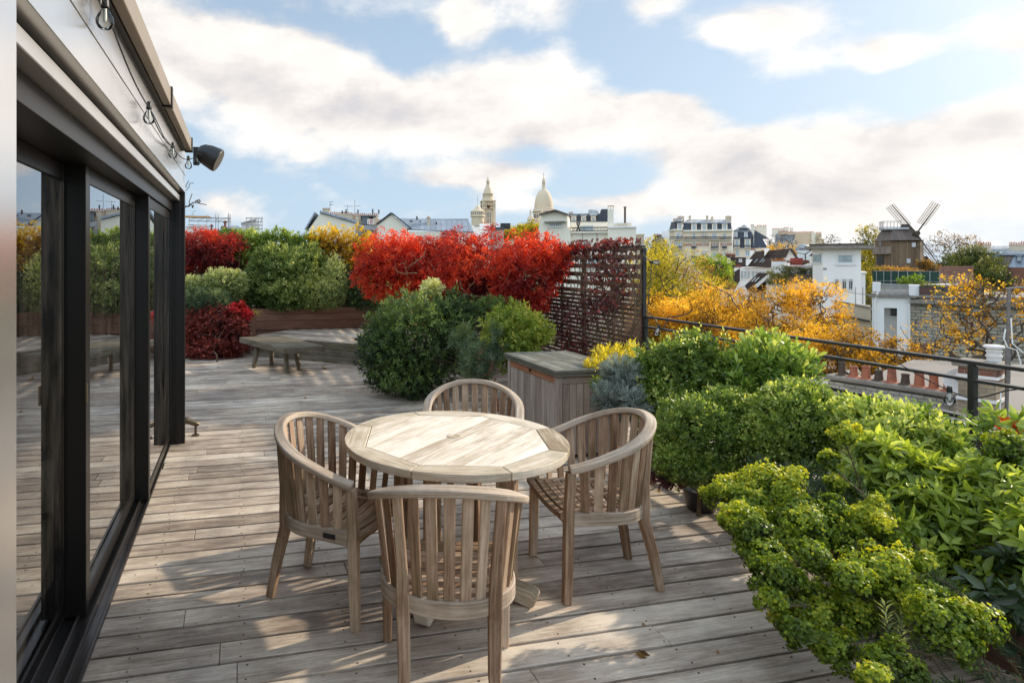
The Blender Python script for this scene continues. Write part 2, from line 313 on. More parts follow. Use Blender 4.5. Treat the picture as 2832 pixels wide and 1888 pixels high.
def skeleton(rng, root, fork, tips, r0, wander=.12):
    """joins the tips to a trunk: returns list of (points, radii)"""
    nodes=[np.array(root),np.array(fork)]; par=[-1,0]; order=np.argsort(np.linalg.norm(tips-fork,axis=1))
    for t in tips[order]:
        N_=np.array(nodes[1:]); d=np.linalg.norm(N_-t,axis=1); f=np.linalg.norm(N_-fork,axis=1)
        j=int(np.argmin(d+.35*f))+1; q=nodes[j]; mid=(q+t)/2+rng.normal(size=3)*wander*np.linalg.norm(t-q); mid[2]-=0
        nodes.append(mid); par.append(j); nodes.append(t); par.append(len(nodes)-2)
    n=len(nodes); w=np.zeros(n); ch=[[] for _ in range(n)]
    for i in range(n-1,0,-1):
        if w[i]==0: w[i]=1
        w[par[i]]+=w[i]; ch[par[i]].append(i)
    w[0]=w[1]; rad=r0*(w/w[1])**.5
    chains=[]
    def mk(i,j):
        pts=[nodes[i]]; rs=[rad[j]*1.05 if i else rad[0]*1.25]
        while True:
            pts.append(nodes[j]); rs.append(rad[j])
            if not ch[j]: break
            c=max(ch[j],key=lambda a:w[a])
            for o_ in ch[j]:
                if o_!=c: st.append((j,o_))
            j=c
        chains.append((pts,rs))
    st=[(0,1)]
    while st: a,b=st.pop(); mk(a,b)
    return chains
def stems(name, m, parent, root, blobs, ntip, r0, seed=1, fork=None, shell=.7, rmin=.0015, n=5, scale=.92):
    rng=np.random.default_rng(seed); P,O,rr=blob_tips(rng,blobs,ntip,shell,.1); c=np.array(root)
    fk=np.array(fork) if fork is not None else c+np.array([0,0,.12])
    P=fk+(P-fk)*scale; mb=MB()
    for pts,rs in skeleton(rng,c,fk,P,r0): mb.tube(pts,[max(rmin,r) for r in rs],n)
    return mb.build(name,m,parent,smooth=True)
# ================================================================== camera, sky, sun
cam=bpy.data.cameras.new('camera'); co=bpy.data.objects.new('camera',cam); COL.objects.link(co); sc.camera=co
co.location=(0,0,EYE); co.rotation_euler=(R(90),0,YAW)
cam.sensor_width=36; cam.lens=FPX/2832*36; cam.shift_x=(1416-CX)/2832; cam.shift_y=(CY-944)/2832; cam.clip_start=.05; cam.clip_end=6000
sc.view_settings.view_transform='Standard'; sc.view_settings.look='None'; sc.view_settings.exposure=0; sc.view_settings.gamma=1
sc.cycles.max_bounces=8; sc.cycles.transparent_max_bounces=12; sc.cycles.caustics_reflective=False; sc.cycles.use_denoising=True
SUN=cw(.90,.43); SUN_EL=R(25); az=math.atan2(SUN.x,SUN.y)
sd=Vector((SUN.x/SUN.length*math.cos(SUN_EL), SUN.y/SUN.length*math.cos(SUN_EL), math.sin(SUN_EL)))
sl=bpy.data.lights.new('sun','SUN'); sl.energy=5.0; sl.angle=R(.6); sl.color=(1.0,.88,.70)
so=bpy.data.objects.new('sun',sl); COL.objects.link(so); so.rotation_euler=sd.to_track_quat('Z','Y').to_euler(); so.location=(20,5,20)
w=bpy.data.worlds.new('World'); sc.world=w; w.use_nodes=True; nt=w.node_tree; nt.nodes.clear(); L=nt.links.new
wo=nt.nodes.new('ShaderNodeOutputWorld'); bg=nt.nodes.new('ShaderNodeBackground'); L(bg.outputs[0],wo.inputs[0])
sky=nt.nodes.new('ShaderNodeTexSky'); sky.sky_type='NISHITA'; sky.sun_disc=False; sky.sun_elevation=SUN_EL; sky.sun_rotation=az; sky.altitude=100; sky.air_density=1.0; sky.dust_density=1.5; sky.ozone_density=1.5
tc=nt.nodes.new('ShaderNodeTexCoord')
def M(op,a,b=None,c=None,clamp=False):
    n=nt.nodes.new('ShaderNodeMath'); n.operation=op; n.use_clamp=clamp
    for i,x in enumerate((a,b,c)):
        if x is None: continue
        if isinstance(x,(int,float)): n.inputs[i].default_value=x
        else: L(x,n.inputs[i])
    return n.outputs[0]
sep=nt.nodes.new('ShaderNodeSeparateXYZ'); L(tc.outputs['Generated'],sep.inputs[0])
azn=M('ARCTAN2',sep.outputs[0],sep.outputs[1]); eln=M('ARCSINE',sep.outputs[2])
cmb=nt.nodes.new('ShaderNodeCombineXYZ'); L(azn,cmb.inputs[0]); L(eln,cmb.inputs[1])
def sky_ae(px,py):
    a=math.atan((px-CX)/FPX); return a-YAW, math.atan((CY-py)/FPX*math.cos(a))
# banks of cloud: (photo column, photo row, half width, half height, amount)
clouds=[(250,60,420,130,.9),(560,170,300,150,1.0),(800,150,230,120,.7),(950,260,330,120,1.0),(1280,50,90,70,.7),(1150,330,420,110,.9),(1420,240,260,100,.9),(1600,350,420,110,1.0),(1800,300,260,90,.8),(2000,90,230,80,.65),(2080,430,420,120,1.0),(2500,400,380,130,.7),(2450,150,150,70,.8),(2780,330,220,120,.6),(1850,190,250,100,-.7),(2200,260,330,60,-.5),(2560,230,260,70,-.6),(1650,90,120,90,-.5),(900,60,150,60,-.25),(2300,560,700,90,.8),(1300,490,330,50,.8),(1700,560,420,60,.5),(850,420,60,45,.45),(600,560,140,60,.55),(1800,20,130,40,.5),(2800,100,200,80,.5),(-500,200,500,300,.8),(3600,300,500,300,.9),(4600,250,700,350,.8),(-1500,200,700,300,.6)]
dens=None
for px,py,hw,hh,am in clouds:
    a,e=sky_ae(px,py); mp=nt.nodes.new('ShaderNodeMapping'); mp.vector_type='TEXTURE'; mp.inputs['Location'].default_value=(a,e,0)
    ca=math.cos(a+YAW); mp.inputs['Scale'].default_value=(hw*1.25/FPX*ca*ca,hh*1.35/FPX*ca,1); L(cmb.outputs[0],mp.inputs[0])
    gr=nt.nodes.new('ShaderNodeTexGradient'); gr.gradient_type='QUADRATIC_SPHERE'; L(mp.outputs[0],gr.inputs[0])
    dens=M('MULTIPLY',gr.outputs['Fac'],am) if dens is None else M('MULTIPLY_ADD',gr.outputs['Fac'],am,dens)
def fbm(dz,scale,det=8,ro=.56):
    mp=nt.nodes.new('ShaderNodeMapping'); mp.inputs['Scale'].default_value=(1,1,1.9); mp.inputs['Location'].default_value=(3.1,.7,dz); L(tc.outputs['Generated'],mp.inputs[0])
    n=nt.nodes.new('ShaderNodeTexNoise'); n.inputs['Scale'].default_value=scale; n.inputs['Detail'].default_value=det; n.inputs['Roughness'].default_value=ro; n.inputs['Distortion'].default_value=.15; L(mp.outputs[0],n.inputs[0]); return n.outputs[0]
n1=fbm(0,5.5); n2=fbm(-.11,5.5,5); 
f=M('ADD',M('MULTIPLY',n1,1.55),M('MULTIPLY',dens,1.05))
alpha=nt.nodes.new('ShaderNodeMapRange'); alpha.interpolation_type='SMOOTHSTEP'; alpha.inputs[1].default_value=.72; alpha.inputs[2].default_value=1.13; L(f,alpha.inputs[0])
thick=nt.nodes.new('ShaderNodeMapRange'); thick.inputs[1].default_value=1.15; thick.inputs[2].default_value=1.75; L(f,thick.inputs[0])
lit=M('ADD',M('MULTIPLY',M('SUBTRACT',n1,n2),2.6),.62)
lit=M('SUBTRACT',lit,M('MULTIPLY',thick.outputs[0],.28))
# glow towards the sun
sdn=nt.nodes.new('ShaderNodeVectorMath'); sdn.operation='DOT_PRODUCT'; L(tc.outputs['Generated'],sdn.inputs[0]); sdn.inputs[1].default_value=tuple(sd)
glow=M('POWER',M('MAXIMUM',sdn.outputs['Value'],0.0),3.0)
lit=M('ADD',lit,M('MULTIPLY',glow,.12))
cr=nt.nodes.new('ShaderNodeValToRGB'); e=cr.color_ramp.elements; e.new(.5); e.new(.75)
for el,(p,c) in zip(e,[(0.0,(.66,.64,.66)),(.33,(.79,.755,.735)),(.58,(.90,.86,.82)),(1,(1.0,.96,.91))]): el.position=p; el.color=(*c,1)
L(lit,cr.inputs[0])
sks=nt.nodes.new('ShaderNodeVectorMath'); sks.operation='SCALE'; L(sky.outputs[0],sks.inputs[0]); sks.inputs['Scale'].default_value=.10
hz=nt.nodes.new('ShaderNodeMapRange'); hz.inputs[1].default_value=.0; hz.inputs[2].default_value=.42; hz.inputs[3].default_value=.88; hz.inputs[4].default_value=.55; L(sep.outputs[2],hz.inputs[0])
mh=nt.nodes.new('ShaderNodeMix'); mh.data_type='RGBA'; L(hz.outputs[0],mh.inputs['Factor']); L(sks.outputs[0],mh.inputs['A']); mh.inputs['B'].default_value=(.53,.69,.86,1)
mc=nt.nodes.new('ShaderNodeMix'); mc.data_type='RGBA'; L(alpha.outputs[0],mc.inputs['Factor']); L(mh.outputs['Result'],mc.inputs['A']); L(cr.outputs[0],mc.inputs['B'])
gl=nt.nodes.new('ShaderNodeMix'); gl.data_type='RGBA'; gl.blend_type='ADD'; gl.clamp_result=False; L(M('MULTIPLY',M('POWER',M('MAXIMUM',sdn.outputs['Value'],0.0),8.0),.10),gl.inputs['Factor']); L(mc.outputs['Result'],gl.inputs['A']); gl.inputs['B'].default_value=(1.0,.9,.72,1)
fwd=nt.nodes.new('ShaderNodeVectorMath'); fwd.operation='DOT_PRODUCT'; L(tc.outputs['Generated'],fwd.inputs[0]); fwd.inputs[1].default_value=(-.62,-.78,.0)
back_fill=nt.nodes.new('ShaderNodeMapRange'); back_fill.interpolation_type='SMOOTHSTEP'; back_fill.inputs[1].default_value=-.25; back_fill.inputs[2].default_value=.75; back_fill.inputs[3].default_value=1.0; back_fill.inputs[4].default_value=2.1; L(fwd.outputs['Value'],back_fill.inputs[0])  # added fill: sky behind the camera brightened to light faces towards it
up=nt.nodes.new('ShaderNodeMapRange'); up.interpolation_type='SMOOTHSTEP'; up.inputs[1].default_value=.45; up.inputs[2].default_value=.95; up.inputs[3].default_value=1.0; up.inputs[4].default_value=1.3; L(sep.outputs[2],up.inputs[0])  # zenith brightened as well, extra fill from overhead
L(gl.outputs['Result'],bg.inputs[0]); L(M('MULTIPLY',M('MULTIPLY',back_fill.outputs[0],up.outputs[0]),1.13),bg.inputs[1])
w.cycles.sampling_method='MANUAL'; w.cycles.sample_map_resolution=1024
# ================================================================== materials
wood_mat('deck',(.25,.19,.145),(.53,.43,.34),(.80,.70,.58),stain=.38,grain=1.1,patch=.95,rough=.60,spec=.45)
wood_mat('chair',(.15,.08,.045),(.36,.235,.15),(.60,.45,.32),grain=1.2,patch=.7,rough=.7,moss=(.15,.14,.06),mossamt=.35)
wood_mat('table',(.46,.36,.26),(.76,.66,.53),(.88,.82,.72),grain=1.3,patch=.8,rough=.7)
wood_mat('tablering',(.30,.22,.14),(.56,.46,.34),(.74,.64,.51),grain=1.2,patch=.8,rough=.7,moss=(.22,.19,.09),mossamt=.4)
wood_mat('railwood',(.26,.19,.13),(.46,.36,.27),(.66,.56,.46),grain=1.2,patch=.8,rough=.7)
wood_mat('boxwood',(.20,.155,.125),(.34,.27,.22),(.46,.39,.33),grain=1.1,patch=.6,rough=.75)
wood_mat('boxlid',(.10,.095,.075),(.17,.16,.13),(.27,.26,.22),grain=1.1,patch=.7,rough=.75,moss=(.09,.10,.04),mossamt=.4)
wood_mat('redwood',(.20,.075,.035),(.32,.13,.06),(.42,.20,.11),grain=1.0,patch=.5,rough=.6)
wood_mat('panelwood',(.17,.08,.05),(.28,.14,.09),(.38,.22,.15),grain=1.0,patch=.5,rough=.65)
wood_mat('benchwood',(.07,.055,.035),(.14,.115,.08),(.26,.22,.17),grain=1.3,patch=.9,rough=.8,moss=(.10,.10,.04),mossamt=.5)
wood_mat('trelliswood',(.10,.05,.033),(.19,.10,.068),(.30,.19,.135),grain=1.0,patch=.5,rough=.8)
wood_mat('millwood',(.11,.068,.04),(.185,.12,.075),(.27,.19,.125),grain=.9,patch=.6,rough=.85)
plain('panel',(.80,.77,.75),rough=.25,metal=.9,var=.06,scale=1.5)
plain('cassette',(.62,.60,.58),rough=.30,metal=.7,var=.05)
plain('alu',(.009,.0075,.0065),rough=.35,spec=.35,var=.1,scale=2)
plain('beam',(.30,.245,.19),rough=.45,metal=.3,var=.12,scale=2,streak=True)
plain('track',(.10,.09,.085),rough=.28,metal=.8,var=.15,scale=6)
plain('black',(.012,.012,.013),rough=.45,var=.1)
plain('iron',(.022,.02,.019),rough=.42,spec=.6,var=.3,scale=12)
plain('rust',(.075,.05,.035),rough=.8,var=.3,scale=20)
plain('bronze',(.12,.095,.06),rough=.4,metal=.7)
plain('room',(.10,.09,.08),rough=.9)
plain('curtain',(.35,.33,.30),rough=.95)
plain('soil',(.03,.022,.016),rough=1,var=.4,scale=14,bump=.8)
plain('terracotta',(.28,.095,.05),rough=.8,var=.35,scale=5,dirt=(.13,.06,.045))
plain('terracotta_far',(.42,.12,.05),rough=.8,var=.25,scale=3)
plain('cream',(.86,.78,.64),rough=.9,var=.08,scale=.4,streak=True)
plain('creamold',(.64,.53,.39),rough=.9,var=.18,scale=.3,streak=True)
plain('tan',(.66,.52,.36),rough=.9,var=.08,scale=.3,streak=True)
plain('peach',(.90,.73,.54),rough=.9,var=.07,scale=.3)
plain('pinkband',(.52,.30,.22),rough=.9,var=.08,scale=.4)
plain('whitewall',(.86,.83,.79),rough=.85,var=.06,scale=.5,streak=True)
plain('whiteold',(.80,.77,.74),rough=.9,var=.10,scale=.6,streak=True)
plain('limestone',(.76,.60,.42),rough=.9,var=.10,scale=.05,streak=True)
plain('paleframe',(.75,.74,.72),rough=.6,var=.03)
plain('concrete',(.34,.32,.29),rough=.9,var=.2,scale=1.5)
plain('flatroof',(.19,.165,.145),rough=.9,var=.22,scale=.5,dirt=(.14,.12,.105))
plain('darkglass',(.05,.06,.07),rough=.08,spec=.8,var=.3,scale=1)
plain('paneglass',(.30,.36,.38),rough=.12,spec=.8,var=.35,scale=1.2)
plain('stonecap',(.24,.21,.175),rough=.95,var=.3,scale=4,bump=.5)
plain('orange_paint',(.62,.28,.03),rough=.6)
plain('galv',(.33,.32,.31),rough=.5,metal=.5,var=.2)
plain('mast',(.17,.15,.14),rough=.5,metal=.3,var=.3,scale=8)
plain('redpot',(.5,.10,.07),rough=.7)
plain('greenscreen',(.012,.045,.028),rough=.8,var=.3)
plain('redslat',(.30,.14,.10),rough=.8,var=.25,scale=2)
plain('bark',(.075,.055,.04),rough=.95,var=.4,scale=6)
plain('stem',(.13,.09,.05),rough=.9,var=.3,scale=20)
plain('twig',(.34,.20,.10),rough=.8,var=.3,scale=20)
plain('redstem',(.28,.10,.05),rough=.7,var=.3,scale=20)
plain('greenstem',(.14,.20,.05),rough=.7,var=.3,scale=20)
plain('grass',(.05,.07,.02),rough=1,var=.5,scale=.1)
plain('asphalt',(.06,.06,.06),rough=.9,var=.2)
plain('filament',(.75,.72,.62),rough=.4,var=.02)
plain('bulbwhite',(.8,.8,.78),rough=.2,var=.02)
seam_mat('zinc',(.30,.34,.39),.6,dark=.6,metal=.35,rough=.45)
seam_mat('zinclight',(.44,.45,.46),.6,dark=.7,metal=.35,rough=.5)
seam_mat('slate',(.040,.045,.062),.3,dark=.8,metal=0,rough=.55,axis=1)
seam_mat('browntile',(.055,.035,.030),.28,dark=.6,metal=0,rough=.8,axis=1)
seam_mat('brownzinc',(.15,.115,.095),.55,dark=.55,metal=.2,rough=.6)
brick_mat('whitebrick',(.50,.46,.38),(.40,.36,.29),(.17,.15,.13),1.0,bw=.22,rh=.075,ms=.009,var=.35)
brick_mat('yellowbrick',(.42,.32,.20),(.34,.25,.16),(.25,.22,.18),1.0,bw=.22,rh=.085,ms=.009,var=.35)
brick_mat('redbrick',(.30,.10,.06),(.22,.08,.05),(.25,.2,.16),1.0,bw=.22,rh=.085,ms=.009)
brick_mat('rubble',(.52,.46,.36),(.40,.34,.26),(.20,.17,.14),1.0,bw=.55,rh=.22,ms=.03,var=.4)
brick_mat('stoneblocks',(.62,.55,.44),(.55,.49,.40),(.42,.37,.30),1.0,bw=1.6,rh=.7,ms=.03,var=.15)
glass_mat('glass',1.8,(.55,.57,.55),boost=1.4,add=.12,dust=.07); glass_mat('bulbglass',1.5,(.93,.95,.95))
G=leaf_mat
G('hedge',[(0,(0.020,0.033,0.014)),(.4,(0.077,0.131,0.037)),(.7,(0.240,0.306,0.084)),(1,(0.583,0.581,0.219))])
G('varieg',[(0,(0.039,0.052,0.019)),(.4,(0.169,0.221,0.078)),(.7,(0.390,0.429,0.169)),(1,(0.676,0.676,0.364))])
G('red',[(0,(0.051,0.008,0.012)),(.35,(0.229,0.019,0.018)),(.65,(0.545,0.048,0.023)),(1,(0.864,0.153,0.037))],trans=.44,tcol=1.65,tg=.8)
G('crimson',[(0,(0.065,0.009,0.012)),(.5,(0.260,0.026,0.023)),(.8,(0.546,0.033,0.039)),(1,(0.845,0.046,0.091))],trans=.35)
G('nandred',[(0,(0.042,0.011,0.010)),(.5,(0.196,0.039,0.028)),(.85,(0.392,0.070,0.056)),(1,(0.560,0.140,0.098))],trans=.25)
G('yellowshrub',[(0,(.06,.035,.01)),(.4,(.35,.20,.02)),(.7,(.65,.45,.03)),(1,(.78,.60,.06))],trans=.4)
G('daphne',[(0,(0.015,0.023,0.010)),(.45,(0.047,0.090,0.028)),(.75,(0.121,0.190,0.048)),(1,(0.289,0.377,0.087))],spec=.5)
G('spurge',[(0,(0.038,0.051,0.034)),(.5,(0.112,0.176,0.102)),(1,(0.371,0.421,0.206))])
G('nandina',[(0,(0.024,0.042,0.010)),(.4,(0.108,0.180,0.030)),(.7,(0.312,0.384,0.060)),(1,(0.660,0.600,0.192))],trans=.4)
G('goldleaf',[(0,(.10,.10,.01)),(.4,(.40,.36,.03)),(1,(.80,.66,.06))],trans=.45)
G('lavender',[(0,(0.068,0.083,0.075)),(.5,(0.255,0.300,0.270)),(1,(0.540,0.600,0.540))],trans=.1,rough=.9)
G('box',[(0,(0.020,0.035,0.011)),(.4,(0.081,0.137,0.032)),(.7,(0.222,0.321,0.062)),(1,(0.683,0.722,0.212))],spec=.55,rough=.38,trans=.38)
G('glossy',[(0,(0.020,0.043,0.013)),(.4,(0.087,0.159,0.032)),(.7,(0.225,0.347,0.064)),(1,(0.624,0.665,0.223))],spec=.6,rough=.28,trans=.4)
G('limehead',[(0,(0.024,0.042,0.007)),(.4,(0.104,0.165,0.019)),(.7,(0.267,0.366,0.033)),(1,(0.558,0.542,0.052))],trans=.45)
G('choisya',[(0,(0.023,0.043,0.011)),(.35,(0.094,0.162,0.028)),(.7,(0.328,0.422,0.062)),(1,(0.679,0.745,0.219))],spec=.5,rough=.33,trans=.45)
G('darkbroad',[(0,(0.015,0.024,0.012)),(.5,(0.048,0.081,0.038)),(1,(0.132,0.176,0.068))],spec=.55,rough=.3,trans=.2)
G('purple',[(0,(0.026,0.013,0.018)),(.5,(0.130,0.046,0.065)),(.8,(0.182,0.156,0.104)),(1,(0.390,0.130,0.169))],trans=.2)
G('gold',[(0,(0.060,0.033,0.008)),(.3,(0.260,0.134,0.016)),(.6,(0.620,0.352,0.030)),(1,(0.880,0.569,0.090))],trans=.45,spec=.15,rough=.7)
G('goldgreen',[(0,(0.034,0.040,0.009)),(.4,(0.196,0.184,0.023)),(.7,(0.483,0.391,0.034)),(1,(0.782,0.621,0.057))],trans=.45,spec=.15,rough=.7)
G('brownleaf',[(0,(0.039,0.023,0.013)),(.5,(0.208,0.117,0.039)),(1,(0.520,0.286,0.065))],trans=.35,spec=.1,rough=.8)
G('limetree',[(0,(.03,.05,.008)),(.5,(.16,.26,.03)),(1,(.40,.52,.06))],trans=.45,spec=.2)
G('treegreen',[(0,(0.020,0.031,0.010)),(.5,(0.085,0.111,0.031)),(1,(0.306,0.289,0.068))],trans=.3,spec=.15)
G('vine',[(0,(0.048,0.019,0.019)),(.5,(0.145,0.044,0.044)),(.85,(0.290,0.072,0.068)),(1,(0.686,0.120,0.096))],trans=.3)
# ================================================================== terrace: deck
S_END=13.0
mb=MB(); pitch=.152; s0=-1.9; rd=random.Random(4); random.seed(4)
nrow=int((S_END-s0)/pitch)+1
for i in range(nrow):
    y=s0+i*pitch; x=-7.0+rd.uniform(-2.4,0); 
    while x<4.34:
        x2=x+rd.choice([2.4,3.0,3.6,4.2]); a=max(x,-7.0); b=min(x2,4.34)
        if y<6.0: a=max(a,-.615)
        if b-a>.05:
            dz=rd.uniform(-.0012,.0012); r=rd.random(); mb.rv=r
            mb.obox(((a+b)/2,y+pitch/2,-.011+dz),(1,0,0),(0,1,0),(0,0,1),(b-a)/2-.0012,pitch/2-.0085,.011)
        x=x2
mb.rv=None
deck=mb.build('deck',MATS['deck'],bevel=.0025); tag(deck,kind='structure')
m2=MB(); rr=random.Random(9)                           # screw heads
for i in range(nrow):
    y=s0+i*pitch
    if y>6.5 or y<1.2: continue
    for k in range(12):
        x=-.45+k*.45+(.02 if i%2 else 0)
        if x>4: continue
        for dy in (.03,.12): m2.lathe([(.0045,0),(.0045,.0022),(.0001,.0024)],(x+rr.uniform(-.008,.008),y+dy,-.0006),6)
sc_=m2.build('deck_screws',MATS['rust'],deck); 
b=MB(); b.box(-7.2,4.36,-2.2,13.2,-.5,-.06); tag(b.build('roof_slab',MATS['soil']),kind='structure')
b=MB(); b.box(-7.2,4.55,-2.2,13.3,-17,-.55); t=b.build('apartment_block',MATS['cream']); tag(t,'cream apartment block carrying the timber roof terrace','building')
# ================================================================== glass pavilion
pv=thing('glass_pavilion','low dark metal pavilion with sliding glass doors along the deck','pavilion',(-.6,2,0))
def part(name,m,parent,bevel=0,local=False,**k):
    mb=MB(); yield mb
def PB(name,matn,parent,boxes,bevel=.002,lbl=None):
    mb=MB()
    for bx in boxes: mb.box(*bx)
    o=mb.build(name,MATS[matn],parent,bevel=bevel)
    if lbl: o['label']=lbl
    return o
E=5.98
PB('wall_panel','panel',pv,[(-.62,-.49,-2.0,1.555,0,2.262)],.004)
PB('fascia_panel','panel',pv,[(-.60,-.49,-2.0,E,2.272,2.424)],.002)
PB('fascia_panel','panel',pv,[(-.60,-.49,-2.0,E,2.429,2.64)],.002)
PB('blind_cassette','cassette',pv,[(-.62,-.535,1.56,E-.09,2.192,2.245)],.003)
PB('door_head','alu',pv,[(-.86,-.60,1.56,E-.05,2.10,2.19),(-.80,-.56,1.56,E-.05,2.246,2.27)])
PB('roof','alu',pv,[(-5.6,-.50,-2.0,E-.01,2.645,2.70)])
PB('end_wall','panel',pv,[(-5.6,-.76,E-.10,E,0,2.64),(-5.6,-5.5,-2,E-.1,0,2.64)])
PB('interior','room',pv,[(-5.5,-.88,-2,E-.1,-.04,.0),(-5.49,-.88,-2,E-.1,2.3,2.34),(-5.49,-5.4,-2,E-.11,0,2.3),(-5.4,-.9,1.15,1.22,0,2.3)])
PB('curtain','curtain',pv,[(-1.35,-1.28,1.9+.0,1.98,.02,2.28)]+[(-1.36-.02*(k%2),-1.30-.02*(k%2),1.98+k*.05,2.02+k*.05,.02,2.28) for k in range(6)],.01)
def post(x0,x1,y0,y1): return PB('door_post','alu',pv,[(x0,x1,y0,y1,.02,2.19)])
mb=MB(); mb.bar((-.692,3.112,1.0),(-.692,3.112,1.09),.010,.012); mb.build('door_handle',MATS['bronze'],pv,bevel=.002); post(-.79,-.695,3.12,3.19); post(-.70,-.612,4.53,4.60)
jb=PB('end_jamb','alu',pv,[(-.76,-.492,E-.055,E,0,2.27),(-.66,-.60,E-.075,E-.05,.0,2.2),(-.575,-.53,E-.07,E-.05,.0,2.2)])
PB('door_jamb','alu',pv,[(-.80,-.60,1.56,1.62,0,2.2)])
def pane(x,y0,y1,f=.055):
    xx=x
    fr=PB('door_frame','alu',pv,[(x-.035,x+.006,y0,y0+f,.04,2.10),(x-.035,x+.006,y1-f,y1,.04,2.10),(x-.035,x+.006,y0+f,y1-f,.04,.10),(x-.035,x+.006,y0+f,y1-f,2.02,2.10)])
    g=MB(); g.add([(x,y0+f,.10),(x,y1-f,.10),(x,y1-f,2.02),(x,y0+f,2.02)],[(0,1,2,3)]); g.build('glass_pane',MATS['glass'],fr)
    return fr
pane(-.79,1.62,3.12,.03); pane(-.705,3.19,4.53,.03); pane(-.625,4.60,5.92,.03)
PB('floor_track','track',pv,[(-.90,-.61,1.56,E-.03,-.035,.004),(-.86,-.845,1.56,E-.05,.004,.03),(-.80,-.788,1.56,E-.05,.004,.03),(-.735,-.724,1.56,E-.05,.004,.028),(-.675,-.664,1.56,E-.05,.004,.024),(-.628,-.61,1.56,E-.05,.004,.014)],.003)
bm_=PB('eaves_beam','beam',pv,[(-.46,-.415,-2.0,4.02,2.605,2.715),(-.46,-.415,4.06,5.66,2.605,2.715)],.004)
PB('beam_soffit','alu',pv,[(-.60,-.462,-2.0,5.66,2.60,2.612),(-.60,-.47,-2.0,5.66,2.66,2.69)])
for y in (4.02,5.66): PB('beam_bracket','alu',pv,[(-.47,-.405,y,y+.04,2.595,2.722)])
# wall speaker
spk=thing('loudspeaker','black cone shaped loudspeaker bracketed to the end of the eaves beam','loudspeaker',at(560,430,5.62))
c0=at(558,424,5.65); mb=MB(); ax=(cw(.80,.05,-.42)).normalized()
mb.lathe([(.001,-.035),(.05,-.03),(.078,.0),(.098,.06),(.108,.14),(.106,.165),(.098,.172)],c0+Vector((0,0,.01)),28,ax); mb.build('housing',MATS['black'],spk,smooth=True)
mb=MB(); mb.lathe([(.097,.1722),(.03,.176),(.0005,.176)],c0+Vector((0,0,.01)),28,ax); mb.build('grille',MATS['room'],spk,smooth=True)
mb=MB(); mb.bar(c0-ax*.02,at(541,424,5.66),.03,.04); mb.box(*(lambda p:(p.x-.02,p.x+.03,p.y-.03,p.y+.03,p.z-.10,p.z+.06))(at(541,426,5.66))); mb.build('bracket',MATS['black'],spk,bevel=.003)
# floor spotlight
fs=thing('floor_spotlight','small bronze spotlight on the deck at the foot of the pavilion end post','spotlight',gnd(541,1206))
g0=gnd(541,1204); mb=MB(); mb.lathe([(.035,0),(.035,.012),(.012,.016)],g0,16); mb.bar(g0+Vector((0,0,.01)),g0+Vector((0,0,.10)),.022,.022); mb.build('base',MATS['bronze'],fs,smooth=False)
mb=MB(); ax=cw(-.75,-.3,.35).normalized(); mb.lathe([(.001,-.05),(.02,-.05),(.024,-.02),(.028,.0),(.03,.06),(.033,.065),(.033,.085),(.028,.085),(.026,.07),(.001,.07)],g0+Vector((0,0,.115))+ax*.02,18,ax); mb.build('lamp_head',MATS['bronze'],fs,smooth=True)
# festoon lights on the pavilion
def bulb(parent,p,r,tilt=(0,0,1),white=False):
    ax=-Vector(tilt).normalized(); mb=MB(); mb.lathe([(.001,-.9*r),(.42*r,-.9*r),(.46*r,-.2*r),(.50*r,.30*r),(.40*r,.34*r)],p,14,ax); sk=mb.build('socket',MATS['black'],parent,smooth=True)
    mb=MB(); prof=[(.36*r,.3*r),(.40*r,.5*r),(.62*r,.9*r),(.86*r,1.3*r),(1.0*r,1.75*r),(.96*r,2.2*r),(.72*r,2.6*r),(.35*r,2.82*r),(.001,2.86*r)]
    mb.lathe(prof,p,18,ax); bb=mb.build('bulb',MATS['bulbglass'],parent,smooth=True)
    mb=MB(); mb.lathe([(.001,.4*r),(.2*r,.45*r),(.24*r,1.5*r),(.16*r,1.9*r),(.001,1.95*r)],p,10,ax); mb.build('filament',MATS['filament'],bb,smooth=True)
    return sk
st=thing('string_light','black cable with clear pear bulbs draped along the pavilion eaves','string light',at(288,10,2.1))
BP=[at(290,14,2.12),at(412,297,3.15),at(478,405,4.35),at(521,440,5.25),at(546,430,5.62)]
pre=[at(130,-420,1.5)]
mb=MB(); pts=[]
K=pre+BP+[at(552,415,5.66)]
for i in range(len(K)-1):
    a,b_=K[i],K[i+1]; sag=.035*(b_-a).length
    for t in np.linspace(0,1,9)[(0 if i==0 else 1):]: pts.append(a.lerp(b_,t)-Vector((0,0,sag*4*t*(1-t)*(1 if i<4 else .6))))
mb.tube(pts,.0038,6); 
mb.tube([at(425,318,3.2)+Vector((0,0,.0)),at(452,372,3.7)-Vector((0,0,.01)),at(474,404,4.3)],.003,5)
mb.build('cable',MATS['black'],st,smooth=True)
for p in BP: bulb(st,p,.030)
